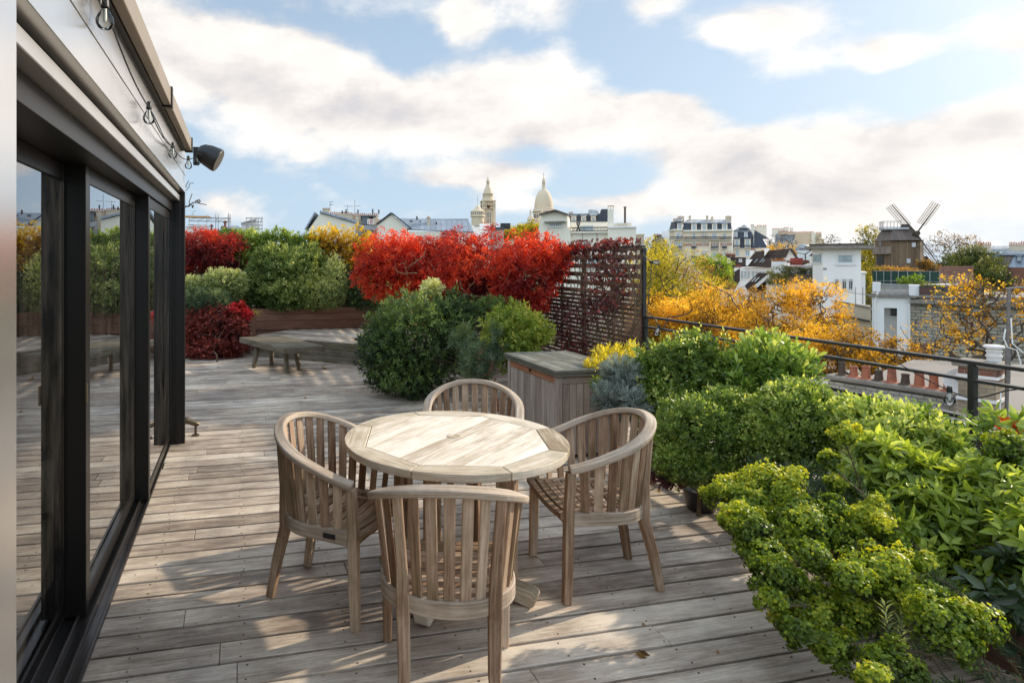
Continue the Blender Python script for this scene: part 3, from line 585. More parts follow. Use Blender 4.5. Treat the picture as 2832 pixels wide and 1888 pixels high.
# ================================================================== table
TC=Vector((1.066,3.03,0)); TR=.562
tb=thing('round_table','round weathered teak garden table with sunlit plank top','table',TC)
A0=R(40)
def pol(r,a): return Vector((TC.x+r*math.cos(a),TC.y+r*math.sin(a),0))
oct_=[A0+R(11+45*k) for k in range(8)]; ri=.478
mb=MB(); zt,th=.757,.036
for k in range(8):
    a,b_=oct_[k],oct_[(k+1)%8]; b_=a+R(45); nseg=8
    poly=[pol(ri,a+R(.25)),]+[pol(TR,a+R(.25)+(R(44.5))*i/nseg) for i in range(nseg+1)]+[pol(ri,b_-R(.25))]
    mb.prism(poly,zt-th,zt); n_=len(poly); f0=len(mb.uv)-n_-1; ang=(a+b_)/2+math.pi/2; dx,dy=math.cos(ang),math.sin(ang); o_=random.uniform(0,30)
    for q in (-n_-1,-n_-2): mb.uv[q]=[((u-TC.x)*dx+(v-TC.y)*dy+o_,(u-TC.x)*dy-(v-TC.y)*dx) for u,v in mb.uv[q]]
mb.build('table_rim',MATS['tablering'],tb,bevel=.003)
mb=MB(); d=Vector((math.cos(A0),math.sin(A0),0)); nrm=Vector((-d.y,d.x,0)); ocp=[Vector(((ri-.003)*math.cos(a-A0),(ri-.003)*math.sin(a-A0),0)) for a in oct_]
def clipx(yv):
    xs=[]
    for k in range(8):
        p,q=ocp[k],ocp[(k+1)%8]
        if (p.y-yv)*(q.y-yv)<0: xs.append(p.x+(q.x-p.x)*(yv-p.y)/(q.y-p.y))
    return (min(xs),max(xs)) if len(xs)>1 else None
W_=.0725; nb=13; ys=[-ri*.98+i*(2*ri*.98)/nb for i in range(nb+1)]
for i in range(nb):
    lo,hi=ys[i]+.0015,ys[i+1]-.0015; P1=clipx(lo); P2=clipx(hi)
    brk=[lo]+[p.y for p in sorted(ocp,key=lambda p:p.y) if lo<p.y<hi]+[hi]; Lf=[];Rt=[]
    for y in brk:
        c=clipx(y*.9999+1e-6)
        if c is None: continue
        Lf.append((c[0]+.002,y)); Rt.append((c[1]-.002,y))
    poly=[TC+d*x+nrm*y for x,y in Rt]+[TC+d*x+nrm*y for x,y in reversed(Lf)]
    poly=poly[len(Rt)-1:]+poly[:len(Rt)-1]
    if len(poly)<3: continue
    n_=len(poly); mb.prism(poly,zt-th+.002,zt-.001); o_=random.uniform(0,30)
    for q in (-n_-1,-n_-2): mb.uv[q]=[((u-TC.x)*d.x+(v-TC.y)*d.y+o_,(u-TC.x)*nrm.x+(v-TC.y)*nrm.y) for u,v in mb.uv[q]]
mb.build('table_planks',MATS['table'],tb,bevel=.002)
mb=MB(); mb.lathe([(.033,-.02),(.033,.0025),(.028,.0035),(.0005,.0035)],TC+Vector((.0,.02,zt-.001)),24); mb.build('parasol_plug',MATS['tablering'],tb)
for k in range(4):
    a=R(-41+90*k); p=TC+Vector((math.cos(a),math.sin(a),0))*.285; mb=MB(); mb.obox(p+Vector((0,0,.375)),(math.cos(a),math.sin(a),0),(-math.sin(a),math.cos(a),0),(0,0,1),.034,.034,.325); mb.build('leg',MATS['chair'],tb,bevel=.004)
mb=MB()
for k in range(2):
    a=R(-41+90*k); u=Vector((math.cos(a),math.sin(a),0)); z=.062+.001*k
    mb.sweep([TC-u*.42+Vector((0,0,.038)),TC-u*.40+Vector((0,0,.045)),TC-u*.22+Vector((0,0,.072)),TC+Vector((0,0,.075+z*.02)),TC+u*.22+Vector((0,0,.072)),TC+u*.40+Vector((0,0,.045)),TC+u*.42+Vector((0,0,.038))],.075,[.055,.085,.07,.065,.07,.085,.055])
mb.build('base_cross',MATS['tablering'],tb,bevel=.006)
mb=MB()
for k in range(2):
    a=R(-41+90*k); u=Vector((math.cos(a),math.sin(a),0)); mb.bar(TC-u*.33+Vector((0,0,.675-.03*k)),TC+u*.33+Vector((0,0,.675-.03*k)),.04,.055)
mb.build('apron_bars',MATS['chair'],tb,bevel=.003)
# ================================================================== chairs (front is +y in the chair's own frame)
def rail_pt(t):       # t in -1..1 from the left arm tip round the back to the right arm tip
    s_=abs(t); sg=-1 if t<0 else 1
    LS=.24; LA=.46; k=s_*(LS+LA)
    if k<LA: ph=math.pi/2*(1-k/LA); x=.288*math.cos(ph); y=-.02-.265*math.sin(ph)
    else: q=(k-LA)/LS; x=.288-.020*q*q; y=-.02+.245*q
    zz=(y+.285)/.51; z=.652+.195*(1-zz)**1.25*(1 if zz<1 else 0) if zz<1 else .652
    return Vector((sg*x,y,z))
def apron_pt(t):
    s_=abs(t); sg=-1 if t<0 else 1; LA=.40; LS=.22; k=s_*(LS+LA)
    if k<LA: ph=math.pi/2*(1-k/LA); x=.245*math.cos(ph); y=-.03-.205*math.sin(ph)
    else: q=(k-LA)/LS; x=.245+.003*q; y=-.03+.235*q
    return Vector((sg*x,y,.405))
def make_chair():
    c=thing('garden_armchair','weathered teak barrel armchair','armchair',(0,0,0)); ch=MATS['chair']; random.seed(11)
    mb=MB(); pts=[rail_pt(t) for t in np.linspace(-1,1,41)]; 
    ups=[]
    for i,p in enumerate(pts):
        dd=(pts[min(i+1,40)]-pts[max(i-1,0)]).normalized(); out=Vector((p.x,p.y+.02,0)).normalized(); ups.append((Vector((0,0,1))+out*.18).normalized())
    mb.sweep(pts,.054,.030,ups=ups); mb.build('top_rail',MATS['railwood'],c,bevel=.008,segs=2)
    mb=MB(); mb.sweep([apron_pt(t) for t in np.linspace(-1,1,31)],.034,.062); mb.build('apron',MATS['railwood'],c,bevel=.004)
    mb=MB()
    ts=[t for t in np.linspace(-.90,.90,19)]
    for t in ts:
        if abs(abs(t)-.30)<.04: continue
        a=apron_pt(t)+Vector((0,0,.025)); b_=rail_pt(t)-Vector((0,0,.012)); o=Vector((a.x,a.y+.03,0)).normalized(); a-=o*.002; b_-=o*.004
        mb.bar(a,b_,.042,.011,up=o)
    mb.build('back_slats',ch,c,bevel=.002)
    mb=MB()                                                # seat slats run side to side, front one rolls down
    for i in range(9):
        y=-.185+i*.049; wd=.225*math.sqrt(max(0.05,1-(min(0,y+.03)/.205)**2)) if y<-.03 else .235
        wd=min(wd,.235); z=.432-.006*math.sin((i)/8*math.pi)*2
        mb.sweep([(-wd,y,z),(-wd*.5,y,z-.010),(0,y,z-.013),(wd*.5,y,z-.010),(wd,y,z)],.041,.013)
    mb.sweep([(-.26,.248,.425),(-.13,.252,.413),(0,.253,.410),(.13,.252,.413),(.26,.248,.425)],.035,.028)
    mb.build('seat',ch,c,bevel=.003)
    mb=MB()
    for x in (-.18,.18): mb.bar((x,-.17,.408),(x,.235,.408),.024,.03)
    mb.box(-.235,.235,.205,.228,.365,.40); mb.build('seat_frame',ch,c,bevel=.002)
    for sg in (-1,1):
        mb=MB(); mb.sweep([(sg*.252,.232,0),(sg*.252,.226,.2),(sg*.254,.222,.44),(sg*.266,.216,.64)],[.036,.041,.043,.040],[.040,.045,.045,.042],up=(0,1,0)); mb.build('leg',ch,c,bevel=.004)
        t=.30*sg; ap=apron_pt(t); rp=rail_pt(t); mb=MB()
        mb.sweep([(sg*.172,-.285,0),(sg*.160,-.252,.18),(ap.x*1.02,ap.y-.016,.36),(ap.x*1.03,ap.y-.018,.44),(ap.x*1.06,(ap.y*.6+rp.y*.4)-.006,.56),(rp.x,rp.y+.004,rp.z-.01)],[.037,.044,.050,.048,.040,.036],[.037,.043,.046,.043,.032,.03],up=(0,1,0)); mb.build('leg',ch,c,bevel=.004)
    return c
ch0=make_chair()
mb=MB(); mb.box(.2635,.2665,.07,.135,.393,.418); pl=mb.build('maker_plate',MATS['black'],ch0,bevel=.001)
places=[((.475,3.10),-38,'weathered teak armchair left of the round table, nearest the glass doors'),
        ((1.80,2.965),172,'weathered teak armchair right of the round table, backed by clipped shrubs'),
        ((.80,2.365),73,'weathered teak armchair seen from behind, in front of the round table'),
        ((1.42,3.70),-114,'weathered teak armchair half hidden on the far side of the round table')]
for i,((x,y),a,l) in enumerate(places):
    c=ch0 if i==0 else copy_tree(ch0)
    if i==0: pass
    c.location=(x,y,0); c.rotation_euler=(0,0,R(a-90)); tag(c,l,'armchair','teak armchairs around the table')
# ================================================================== storage box
X0,X1,Y0,Y1,ZL=2.55,3.17,4.72,5.70,.75
sb=thing('storage_box','slatted teak cushion box with grey lid in front of the trellis','storage box',((X0+X1)/2,(Y0+Y1)/2,0))
for (x,y) in ((X0,Y0),(X1-.05,Y0),(X0,Y1-.05),(X1-.05,Y1-.05)): mb=MB(); mb.box(x,x+.05,y,y+.05,.0,ZL-.06); mb.build('corner_post',MATS['boxwood'],sb,bevel=.003)
mb=MB(); n=19
for k in range(n):
    y=Y0+.055+k*(Y1-Y0-.11)/n; mb.box(X0+.008,X0+.02,y+.0015,y+(Y1-Y0-.11)/n-.0015,.04,ZL-.12)
mb.box(X0+.02,X0+.03,Y0+.05,Y1-.05,.04,ZL-.07)
mb.build('front_slats',MATS['boxwood'],sb,bevel=.0015)
mb=MB(); mb.box(X0+.002,X0+.024,Y0+.052,Y1-.052,ZL-.118,ZL-.062); o=mb.build('top_rail',MATS['redwood'],sb,bevel=.002); o['label']='reddish unweathered rail under the lid'
mb=MB(); n=8
for k in range(n):
    x=X0+.055+k*(X1-X0-.11)/n; mb.box(x+.002,x+(X1-X0-.11)/n-.002,Y0+.008,Y0+.02,.04,ZL-.12)
mb.box(X0+.05,X1-.05,Y0+.004,Y0+.022,ZL-.118,ZL-.062); mb.box(X0+.05,X1-.05,Y0+.02,Y0+.03,.04,ZL-.07); mb.box(X1-.03,X1-.01,Y0+.05,Y1-.05,.04,ZL-.07); mb.box(X0+.05,X1-.05,Y1-.03,Y1-.01,.04,ZL-.07)
mb.build('side_panel',MATS['boxwood'],sb,bevel=.0015)
mb=MB(); a,b_,c_,d_=X0-.03,X1+.03,Y0-.03,Y1+.03
mb.prism([(a,c_),(b_,c_),(b_-.06,c_+.06),(a+.06,c_+.06)],ZL-.028,ZL); mb.prism([(a,d_),(a+.06,d_-.06),(b_-.06,d_-.06),(b_,d_)],ZL-.028,ZL); mb.prism([(a,c_),(a+.06,c_+.06),(a+.06,d_-.06),(a,d_)],ZL-.028,ZL); mb.prism([(b_,c_),(b_,d_),(b_-.06,d_-.06),(b_-.06,c_+.06)],ZL-.028,ZL)
mb.box(a+.012,b_-.012,c_+.012,d_-.012,ZL-.056,ZL-.029)
for k in range(7):
    x=a+.061+k*(b_-a-.122)/7; mb.box(x+.001,x+(b_-a-.122)/7-.001,c_+.061,(c_+d_)/2-.03,ZL-.02,ZL-.002); mb.box(x+.001,x+(b_-a-.122)/7-.001,(c_+d_)/2+.03,d_-.061,ZL-.02,ZL-.002)
mb.box(a+.06,b_-.06,(c_+d_)/2-.029,(c_+d_)/2+.029,ZL-.02,ZL-.001)
mb.build('lid',MATS['boxlid'],sb,bevel=.002)
mb=MB(); mb.lathe([(.001,.012),(.012,.012),(.014,0)],(X0+.002,(Y0+Y1)/2+.0,ZL-.085),14,(-1,0,0)); mb.build('lock',MATS['black'],sb)
# ================================================================== rustic bench
rb=thing('rustic_bench','rough weathered slab bench on four splayed legs in the shade','bench',gnd(750,1025))
P=[(-.02,10.28),(.29,9.56),(.60,8.86),(1.19,8.96),(.92,9.7),(.62,10.42)]
mb=MB(); mb.prism(P,.335,.425); sl_=mb.build('seat_slab',MATS['benchwood'],rb,bevel=.012,segs=2)
for (px,py),(ox,oy) in zip([(702,1017),(751,1009),(795,1032),(828,1023)],[(-.04,-.02),(0,.05),(.02,-.05),(.05,.02)]):
    g=gnd(px,py); top=Vector((g.x-ox*1.5,g.y-oy*1.5,.36)); mb=MB(); mb.tube([g,g.lerp(top,.5),top],[.032,.037,.04],8); mb.build('leg',MATS['benchwood'],rb,smooth=True)
# ================================================================== built-in bench
bb=thing('built_in_bench','low wedge shaped timber bench built in front of the hedge planter','bench',(1.5,11,0))
F0,F1=Vector((.27,11.04,0)),Vector((3.3,8.42,0)); fd=(F1-F0).normalized(); fn=Vector((-fd.y,fd.x,0))
mb=MB()
for k,(z0,z1) in enumerate([(.0,.105),(.11,.215),(.22,.33)]): mb.bar(F0+Vector((0,0,(z0+z1)/2)),F1+Vector((0,0,(z0+z1)/2)),.025,z1-z0)
mb.build('front_boards',MATS['benchwood'],bb,bevel=.003)
mb=MB(); 
for k in range(19):
    off=-.02+k*.145; a=F0+fn*off; b_=F1+fn*off
    # clip to the wedge in front of the backrest
    def ycl(p,dirv,y): return p+dirv*((y-p.y)/dirv.y) if abs(dirv.y)>1e-6 else p
    if a.y>11.7: a=ycl(a,fd,11.70)
    if a.x<.25: a=a+fd*((.25-a.x)/fd.x)
    if b_.x>4.1: b_=b_-fd*((b_.x-4.1)/fd.x)
    if a.y>11.75 or (b_-a).dot(fd)<.1: continue
    mb.obox((a+b_)/2+fn*.07+Vector((0,0,.349)),fd,fn,(0,0,1),(b_-a).length/2,.0695,.014)
mb.build('seat_boards',MATS['deck'],bb,bevel=.002)
mb=MB()
for z0,z1 in ((.365,.53),(.535,.655),(.66,.76)): mb.box(.28,4.1,11.80,11.83,z0,z1)
mb.box(.20,.28,11.78,11.86,.0,.78); mb.build('backrest',MATS['panelwood'],bb,bevel=.003)
# planter trough behind it, and the one on the left
pt=thing('hedge_planter','long timber trough behind the built-in bench holding the hedge','planter',(2,12,0))
mb=MB(); mb.box(.29,4.1,11.84,11.87,0,.74); mb.box(.29,4.1,12.42,12.45,0,.74); mb.build('boards',MATS['panelwood'],pt)
mb=MB(); mb.box(.3,4.1,11.875,12.415,.4,.66); mb.build('soil',MATS['soil'],pt)
pt2=thing('side_planter','dark timber trough left of the bench beneath the red maple','planter',(-3,11.7,0))
mb=MB(); mb.box(-7,.16,11.35,11.4,0,.5); mb.box(-7,.16,12.4,12.45,0,.5); mb.box(.14,.18,11.4,12.4,0,.5); mb.build('boards',MATS['panelwood'],pt2)
mb=MB(); mb.box(-7,.13,11.41,12.39,.2,.44); mb.build('soil',MATS['soil'],pt2)
# slat fence behind the hedge
sf=thing('slat_fence','dark horizontal slat fence behind the hedge planting','fence',(0,12.6,0))
mb=MB(); z=.25
while z<1.95: mb.box(-7,4.2,12.55,12.57,z,z+.055); z+=.075
mb.build('slats',MATS['trelliswood'],sf)
for x in np.arange(-6.9,4.3,1.35): mb=MB(); mb.box(x,x+.06,12.58,12.64,-.05,2.0); mb.build('post',MATS['trelliswood'],sf)
# ================================================================== trellis
TX=4.25
tr=thing('trellis','dark brown slatted timber trellis at the terrace edge','trellis',(TX,8.5,0))
mb=MB(); z=.05
while z<1.22: mb.box(TX-.03,TX-.012,5.98,12.3,z,z+.041); z+=.052
while z<1.80: mb.box(TX-.03,TX-.012,5.98,12.3,z,z+.056); z+=.104
mb.build('slats',MATS['trelliswood'],tr)
mb=MB(); mb.box(TX-.035,TX+.02,5.96,12.3,1.795,1.815); mb.build('top_rail',MATS['iron'],tr)
for k in range(6):
    y=5.96+k*1.2; mb=MB(); mb.box(TX-.011,TX+.03,y,y+.045,-.05,1.79); mb.build('post',MATS['iron' if k==0 else 'trelliswood'],tr)
for k in range(5):
    y=6.5+k*1.2; mb=MB(); mb.box(TX-.010,TX+.006,y,y+.04,.05,1.78); mb.build('batten',MATS['trelliswood'],tr)
# ================================================================== railing
rl=thing('steel_railing','black steel railing with three bars and wire mesh along the roof edge','railing',(TX,3,0))
for z,h in ((1.05,.022),(.945,.018),(.715,.022),(.605,.020)):
    mb=MB(); mb.box(TX-.02,TX+.02,-2,5.96,z-h/2,z+h/2); mb.build('rail',MATS['iron'],rl,bevel=.003)
for px in (2690,2106):
    k=(px-CX)/FPX; D=TX/(k*CS+SN); y=-k*D*SN+D*CS
    mb=MB(); mb.box(TX-.018,TX+.018,y-.018,y+.018,-.3,1.036); mb.build('post',MATS['iron'],rl,bevel=.003)
for y in (1.2,5.93):
    mb=MB(); mb.box(TX-.018,TX+.018,y-.018,y+.018,-.3,1.036); mb.build('post',MATS['iron'],rl,bevel=.003)
mb=MB()
for k in range(60): y=-.0+k*.10; mb.tube([(TX,y,.02),(TX,y,.60)],.0013,4,cap=False)
for k in range(6): mb.tube([(TX,0,.06+k*.1),(TX,5.93,.06+k*.1)],.0013,4,cap=False)
mb.build('wire_mesh',MATS['black'],rl)
# festoon on the railing
s2=thing('string_light','black cable with clear bulbs wound along the steel railing','string light',at(1815,910,6.5))
def onrail(px,z):
    k=(px-CX)/FPX; D=TX/(k*CS+SN); return Vector((TX-.03,-k*D*SN+D*CS,z))
bl=[(1803,725,6.7),(1822,905,6.35),(2257,992,4.95),(2626,1080,3.8),(2900,1090,3.35)]
bps=[at(*b_) for b_ in bl]; mb=MB()
kn=[at(1775,700,6.7),bps[0],at(1790,860,6.6),at(1813,882,6.45),bps[1],onrail(1925,.95),onrail(1930,1.05),onrail(2010,.93),bps[2]+Vector((-.05,0,-.06)),bps[2],onrail(2390,1.05),onrail(2440,1.05),bps[3],onrail(2700,.84),onrail(2790,.92),onrail(2900,1.0)]
pts=[]
for a,b_ in zip(kn[:-1],kn[1:]):
    for t in np.linspace(0,1,5)[:-1]: pts.append(a.lerp(b_,t)-Vector((0,0,.03*(b_-a).length*4*t*(1-t))))
mb.tube(pts,.0038,6); mb.build('cable',MATS['black'],s2,smooth=True)
for b_,tl in zip(bps[:4],[cw(-1,0,.1),cw(.35,0,.9),(0,0,1),(0,0,1)]): bulb(s2,b_,.030,tl)
mb=MB(); p_=at(1640,700,7.6)
s3=thing('string_light','single clear bulb with black socket hanging on the trellis','string light',p_); bulb(s3,p_,.034,(0.3,0,1)); mb=MB(); mb.tube([p_,p_+Vector((.02,.1,.08)),p_+Vector((.04,.2,.10))],.004,5); mb.build('cable',MATS['black'],s3)
# fallen leaves
rl_=random.Random(3)
for k in range(16):
    px,py=[(rl_.uniform(1500,1980),rl_.uniform(1330,1500)),(rl_.uniform(1750,2250),rl_.uniform(1500,1860)),(rl_.uniform(560,1000),rl_.uniform(1010,1120))][k%3]; s_=rl_.uniform(.012,.028); g=gnd(px,py,0.003); mb=MB(); a=rl_.uniform(0,6); u=Vector((math.cos(a),math.sin(a),0))*s_; v=Vector((-u.y,u.x,0))*.5
    mb.add([g-u,g-v+Vector((0,0,s_*.3)),g+u+Vector((0,0,s_*.4)),g+v,g],[(0,1,4),(1,2,4),(2,3,4),(3,0,4)],r=rl_.random()); tag(mb.build('fallen_leaf',MATS['brownleaf']),'tiny dry leaf scrap scattered on the grey deck boards','leaf','tiny leaf scraps scattered on the deck')
for i,(px,py,s_) in enumerate([(640,990,.09),(897,1018,.10),(1215,1105,.05),(845,1100,.04)]):
    g=gnd(px,py,0.004); mb=MB(); a=random.uniform(0,6); u=Vector((math.cos(a),math.sin(a),0))*s_; v=Vector((-u.y,u.x,0))*.6
    mb.add([g-u,g-v*.6+Vector((0,0,s_*.45)),g+u*1.1+Vector((0,0,s_*.2)),g+v*.7+Vector((0,0,s_*.1)),g],[(0,1,4),(1,2,4),(2,3,4),(3,0,4)],r=.8)
    o=mb.build('fallen_leaf',MATS['brownleaf']); tag(o,['dry brown leaf on the deck left of the rustic bench','curled brown leaf on the deck right of the rustic bench','small leaf on the deck below the dark green bush','tiny leaf lying on the shaded middle of the deck'][i],'leaf','fallen leaves on the deck')
# ================================================================== planting on the terrace
def E3(px,py,D,rx,ry,rz):                            # blob centred on a photo point at depth D
    p=at(px,py,D); return (p.x,p.y,p.z,rx,ry,rz)
def shrub(name,label,cat,blobs,matn,n,root=None,stemmat='stem',nst=26,r0=.012,seed=1,group=None,stray=0,**k):
    bx=np.array(blobs); c=bx[:,:3].mean(0); rt=root if root is not None else (c[0],c[1],0.0)
    t=thing(name,label,cat,rt,0,group)
    foliage('foliage',t,MATS[matn],blobs,n,seed=seed,**k)
    if stray:
        kk=dict(k); kk.update(shell=.04,up=.9,wild=.5,gap=None,base=.8,tw=k.get('L',.04)*2.2,bump=.3); foliage('outer_foliage',t,MATS[matn],[(a,b,c_+f*.10,d*1.04,e_*1.04,f*1.04) for a,b,c_,d,e_,f in blobs],stray,seed=seed+500,**kk)
    if nst: stems('stems',MATS[stemmat],t,rt,blobs,nst,r0,seed=seed)
    return t
def pot(label,x,y,r,h,m='terracotta'):
    t=thing('plant_pot',label,'pot',(x,y,0)); mb=MB(); mb.lathe([(.001,.0),(r*.72,.0),(r*.95,h*.86),(r,h*.86),(r*1.04,h),(r*.93,h),(r*.9,h*.9),(.001,h*.9)],(x,y,0),26); mb.build('pot_body',MATS[m],t,smooth=False); return t
# far hedge row ------------------------------------------------------
def hb(px,py,D,r,rz,ry=.35): return E3(px,py,D,r,ry,rz)
shrub('japanese_maple','small red laceleaf maple beside the pavilion corner','maple',[hb(560,690,11.9,.42,.42),hb(640,700,11.9,.36,.38),hb(505,700,12.0,.45,.42),hb(430,690,12.1,.5,.45)],'red',2600,root=tuple(at(590,850,12.1)),stemmat='redstem',nst=60,r0=.03,seed=3,k=6,L=.085,W=.016,tm='kite',droop=.5,wild=.7,shell=.6,gap=-.5,bump=.2)
shrub('variegated_shrub','cream and green variegated shrub under the small red maple','shrub',[hb(610,790,11.2,.38,.34,.3),hb(535,800,11.2,.38,.27,.3),hb(650,785,11.2,.24,.30,.2)],'varieg',2600,root=tuple(at(600,850,11.6)),seed=5,k=6,L=.04,W=.022,base=.6,nst=20)
shrub('spurge','blue green spurge with bottlebrush stems under the variegated shrub','shrub',[hb(545,835,10.8,.36,.27,.25),hb(600,830,10.8,.25,.2,.2)],'spurge',700,root=tuple(at(560,880,11.2)),seed=6,k=16,L=.05,W=.010,tw=.11,wild=.35,open_=.9,nst=15)
shrub('heavenly_bamboo','dark red leafy shrub with a crimson top left of the bench','shrub',[hb(600,905,10.8,.46,.42,.4),hb(535,920,10.8,.42,.46,.4),hb(650,925,10.7,.26,.38,.3),hb(590,960,10.6,.5,.25,.3)],'nandred',3200,root=tuple(gnd(600,1000)),seed=7,k=6,L=.065,W=.026,tm='kite',droop=.3,shell=.5,base=.5)
t=bpy.data.objects['heavenly_bamboo']; foliage('crimson_tips',t,MATS['crimson'],[hb(655,862,10.75,.20,.17,.15),hb(680,872,10.7,.12,.10,.1)],260,k=6,L=.07,W=.03,seed=8,droop=.2,base=.65)
t=thing('spider_plant','tuft of pale strappy leaves at the left end of the built-in bench','plant',at(700,880,10.9)); rng=np.random.default_rng(2); mb=MB()
for k in range(16):
    p=at(695,882,10.9); a=rng.uniform(0,6.28); u=Vector((math.cos(a),math.sin(a)*.5,0)); l=rng.uniform(.16,.30); mb.sweep([p,p+u*l*.35+Vector((0,0,l*.55)),p+u*l*.8+Vector((0,0,l*.55)),p+u*l*1.15+Vector((0,0,l*.2))],[.012,.014,.010,.002],.002,r=rng.uniform(.5,1))
mb.build('foliage',MATS['goldleaf'],t)
hg='clipped evergreens along the back of the terrace'
shrub('pittosporum','pale leaved evergreen filling the middle of the hedge above the bench','shrub',[hb(760,745,11.75,.50,.48),hb(840,750,11.7,.50,.46),hb(710,790,11.7,.34,.36),hb(790,810,11.6,.46,.30),hb(870,800,11.6,.4,.36)],'hedge',4200,root=(.9,12.1,.6),seed=11,k=8,L=.078,W=.026,tm='spat',base=.70,tw=.06,nst=40,r0=.02,bump=.16)
shrub('variegated_shrub','small leaved frosted shrub at the right end of the hedge','shrub',[hb(925,775,11.5,.24,.48,.3),hb(915,810,11.4,.30,.30,.3)],'varieg',1900,root=(2.1,12.0,.6),seed=12,k=6,L=.028,W=.018,base=.5,nst=20)
shrub('laurel_hedge','green leafy shrub rising at the left of the hedge behind the pale evergreen','shrub',[hb(690,690,12.25,.42,.40,.25),hb(760,680,12.3,.5,.32,.22),hb(850,690,12.3,.45,.32,.2),hb(640,680,12.3,.38,.35,.22)],'box',2300,root=(.5,12.3,.6),seed=13,k=6,L=.075,W=.028,tm='oval',base=.6,nst=30,r0=.02,bump=.2)
shrub('forsythia','yellow autumn shrub with bare twigs between hedge and red maples','shrub',[hb(930,680,12.2,.42,.40,.25),hb(1000,690,12.1,.38,.42,.25),hb(880,670,12.3,.28,.30,.2),hb(1040,740,11.9,.25,.3,.2)],'yellowshrub',1250,root=(2.3,12.2,.6),seed=14,k=5,L=.065,W=.032,tm='oval',gap=-.6,base=.62,nst=90,r0=.03,shell=.8,bump=.2)
shrub('evergreen_shrub','dark shaded evergreen growth filling the foot of the hedge before the fence','shrub',[hb(x,790+12*((x//90)%2),12.2,.42,.62,.22) for x in range(500,1120,62)],'daphne',5200,root=(1.2,12.3,.5),seed=16,k=6,L=.055,W=.026,tm='oval',base=.38,nst=30,r0=.02)
shrub('evergreen_shrub','dark evergreen shrub in the shade under the yellow shrub','shrub',[hb(1010,800,11.6,.40,.40,.3),hb(1090,810,11.2,.4,.4,.3)],'daphne',1500,root=(3.0,11.9,.5),seed=15,k=6,L=.05,W=.022)
# big red maples ------------------------------------------------------
mk=dict(stemmat='twig',k=7,L=.085,W=.015,tm='kite',droop=.55,wild=.75,shell=.55,gap=-.22,bump=.28,tw=.06,up=.2,cl=2.2,amp=.34)
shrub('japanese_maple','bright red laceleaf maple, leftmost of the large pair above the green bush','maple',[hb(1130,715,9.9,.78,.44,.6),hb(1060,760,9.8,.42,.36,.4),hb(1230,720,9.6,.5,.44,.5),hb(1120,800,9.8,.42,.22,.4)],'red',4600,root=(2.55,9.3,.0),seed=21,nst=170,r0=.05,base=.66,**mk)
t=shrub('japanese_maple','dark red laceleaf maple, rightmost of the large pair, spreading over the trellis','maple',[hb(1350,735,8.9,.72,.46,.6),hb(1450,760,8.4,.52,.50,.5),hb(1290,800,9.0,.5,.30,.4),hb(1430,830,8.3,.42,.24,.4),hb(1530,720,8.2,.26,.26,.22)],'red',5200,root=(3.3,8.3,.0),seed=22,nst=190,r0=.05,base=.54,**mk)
# maple planter boards hidden below
# dark green bush and neighbours --------------------------------------
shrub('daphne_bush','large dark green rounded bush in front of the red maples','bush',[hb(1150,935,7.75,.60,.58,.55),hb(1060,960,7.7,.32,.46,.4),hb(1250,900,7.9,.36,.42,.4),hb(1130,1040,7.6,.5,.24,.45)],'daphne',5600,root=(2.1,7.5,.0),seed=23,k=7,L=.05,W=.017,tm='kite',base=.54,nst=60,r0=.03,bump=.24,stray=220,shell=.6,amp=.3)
shrub('spurge','blue green spurge with whorled stems in front of the dark bush','shrub',[hb(1320,1000,6.75,.24,.27,.22),hb(1370,950,6.8,.14,.25,.14),hb(1290,940,7.1,.22,.2,.2)],'spurge',170,root=(2.75,6.4,.0),seed=24,k=26,L=.06,W=.009,tw=.10,wild=.3,open_=1.2,nst=22,stemmat='redstem',r0=.01,base=.55)
shrub('nandina','yellow green leafy shrub behind the left corner of the storage box','shrub',[hb(1420,900,7.1,.34,.28,.3),hb(1380,930,7.0,.22,.3,.25),hb(1480,920,7.1,.20,.24,.2),hb(1430,960,7.0,.3,.3,.25)],'nandina',1150,root=(3.1,6.5,.0),seed=25,k=7,L=.062,W=.019,tm='kite',droop=.25,base=.58,shell=.6)
shrub('variegated_shrub','little cream edged shrub poking above the dark green bush','shrub',[hb(1195,795,8.2,.14,.10,.14)],'varieg',60,root=(2.5,7.8,.5),seed=26,k=7,L=.08,W=.04,tm='oval',base=.85,nst=8)
shrub('euonymus','green leafy shrub with upright tips beside the dark bush','shrub',[hb(1370,850,8.0,.3,.16,.25),hb(1290,860,8.1,.22,.12,.2)],'daphne',500,root=(3.2,7.4,.3),seed=27,k=7,L=.05,W=.02,base=.7)
# climber on the trellis
cl=thing('climber','dark red leaved creeper tangled over the trellis','climber',(TX-.08,7,0)); rng=np.random.default_rng(31); mb=MB()
for k in range(130):
    y=rng.uniform(6.0,9.4); p=Vector((TX-.05,y,rng.uniform(0,.6))); pts=[p.copy()]; d=rng.uniform(-.5,.5)
    for q in range(16):
        d+=rng.normal()*.35; d*=.8; p=p+Vector((rng.normal()*.012,d*.12,.115+rng.normal()*.02)); p.x=min(TX+.02,max(TX-.13,p.x)); p.y=max(5.97,p.y)
        if p.z>1.88: break
        pts.append(p.copy())
    if len(pts)>3: mb.tube(pts,rng.uniform(.0025,.006),5,cap=False)
mb.build('stems',MATS['stem'],cl)
NV=10500; P=np.stack([rng.uniform(TX-.14,TX+.04,NV),5.98+3.6*rng.random(NV),rng.uniform(.25,1.92,NV)],1); q=vnoise(P,2.4,3)+rng.normal(size=NV)*.35+(P[:,2]-1.2)*.3; P=P[q>.12]
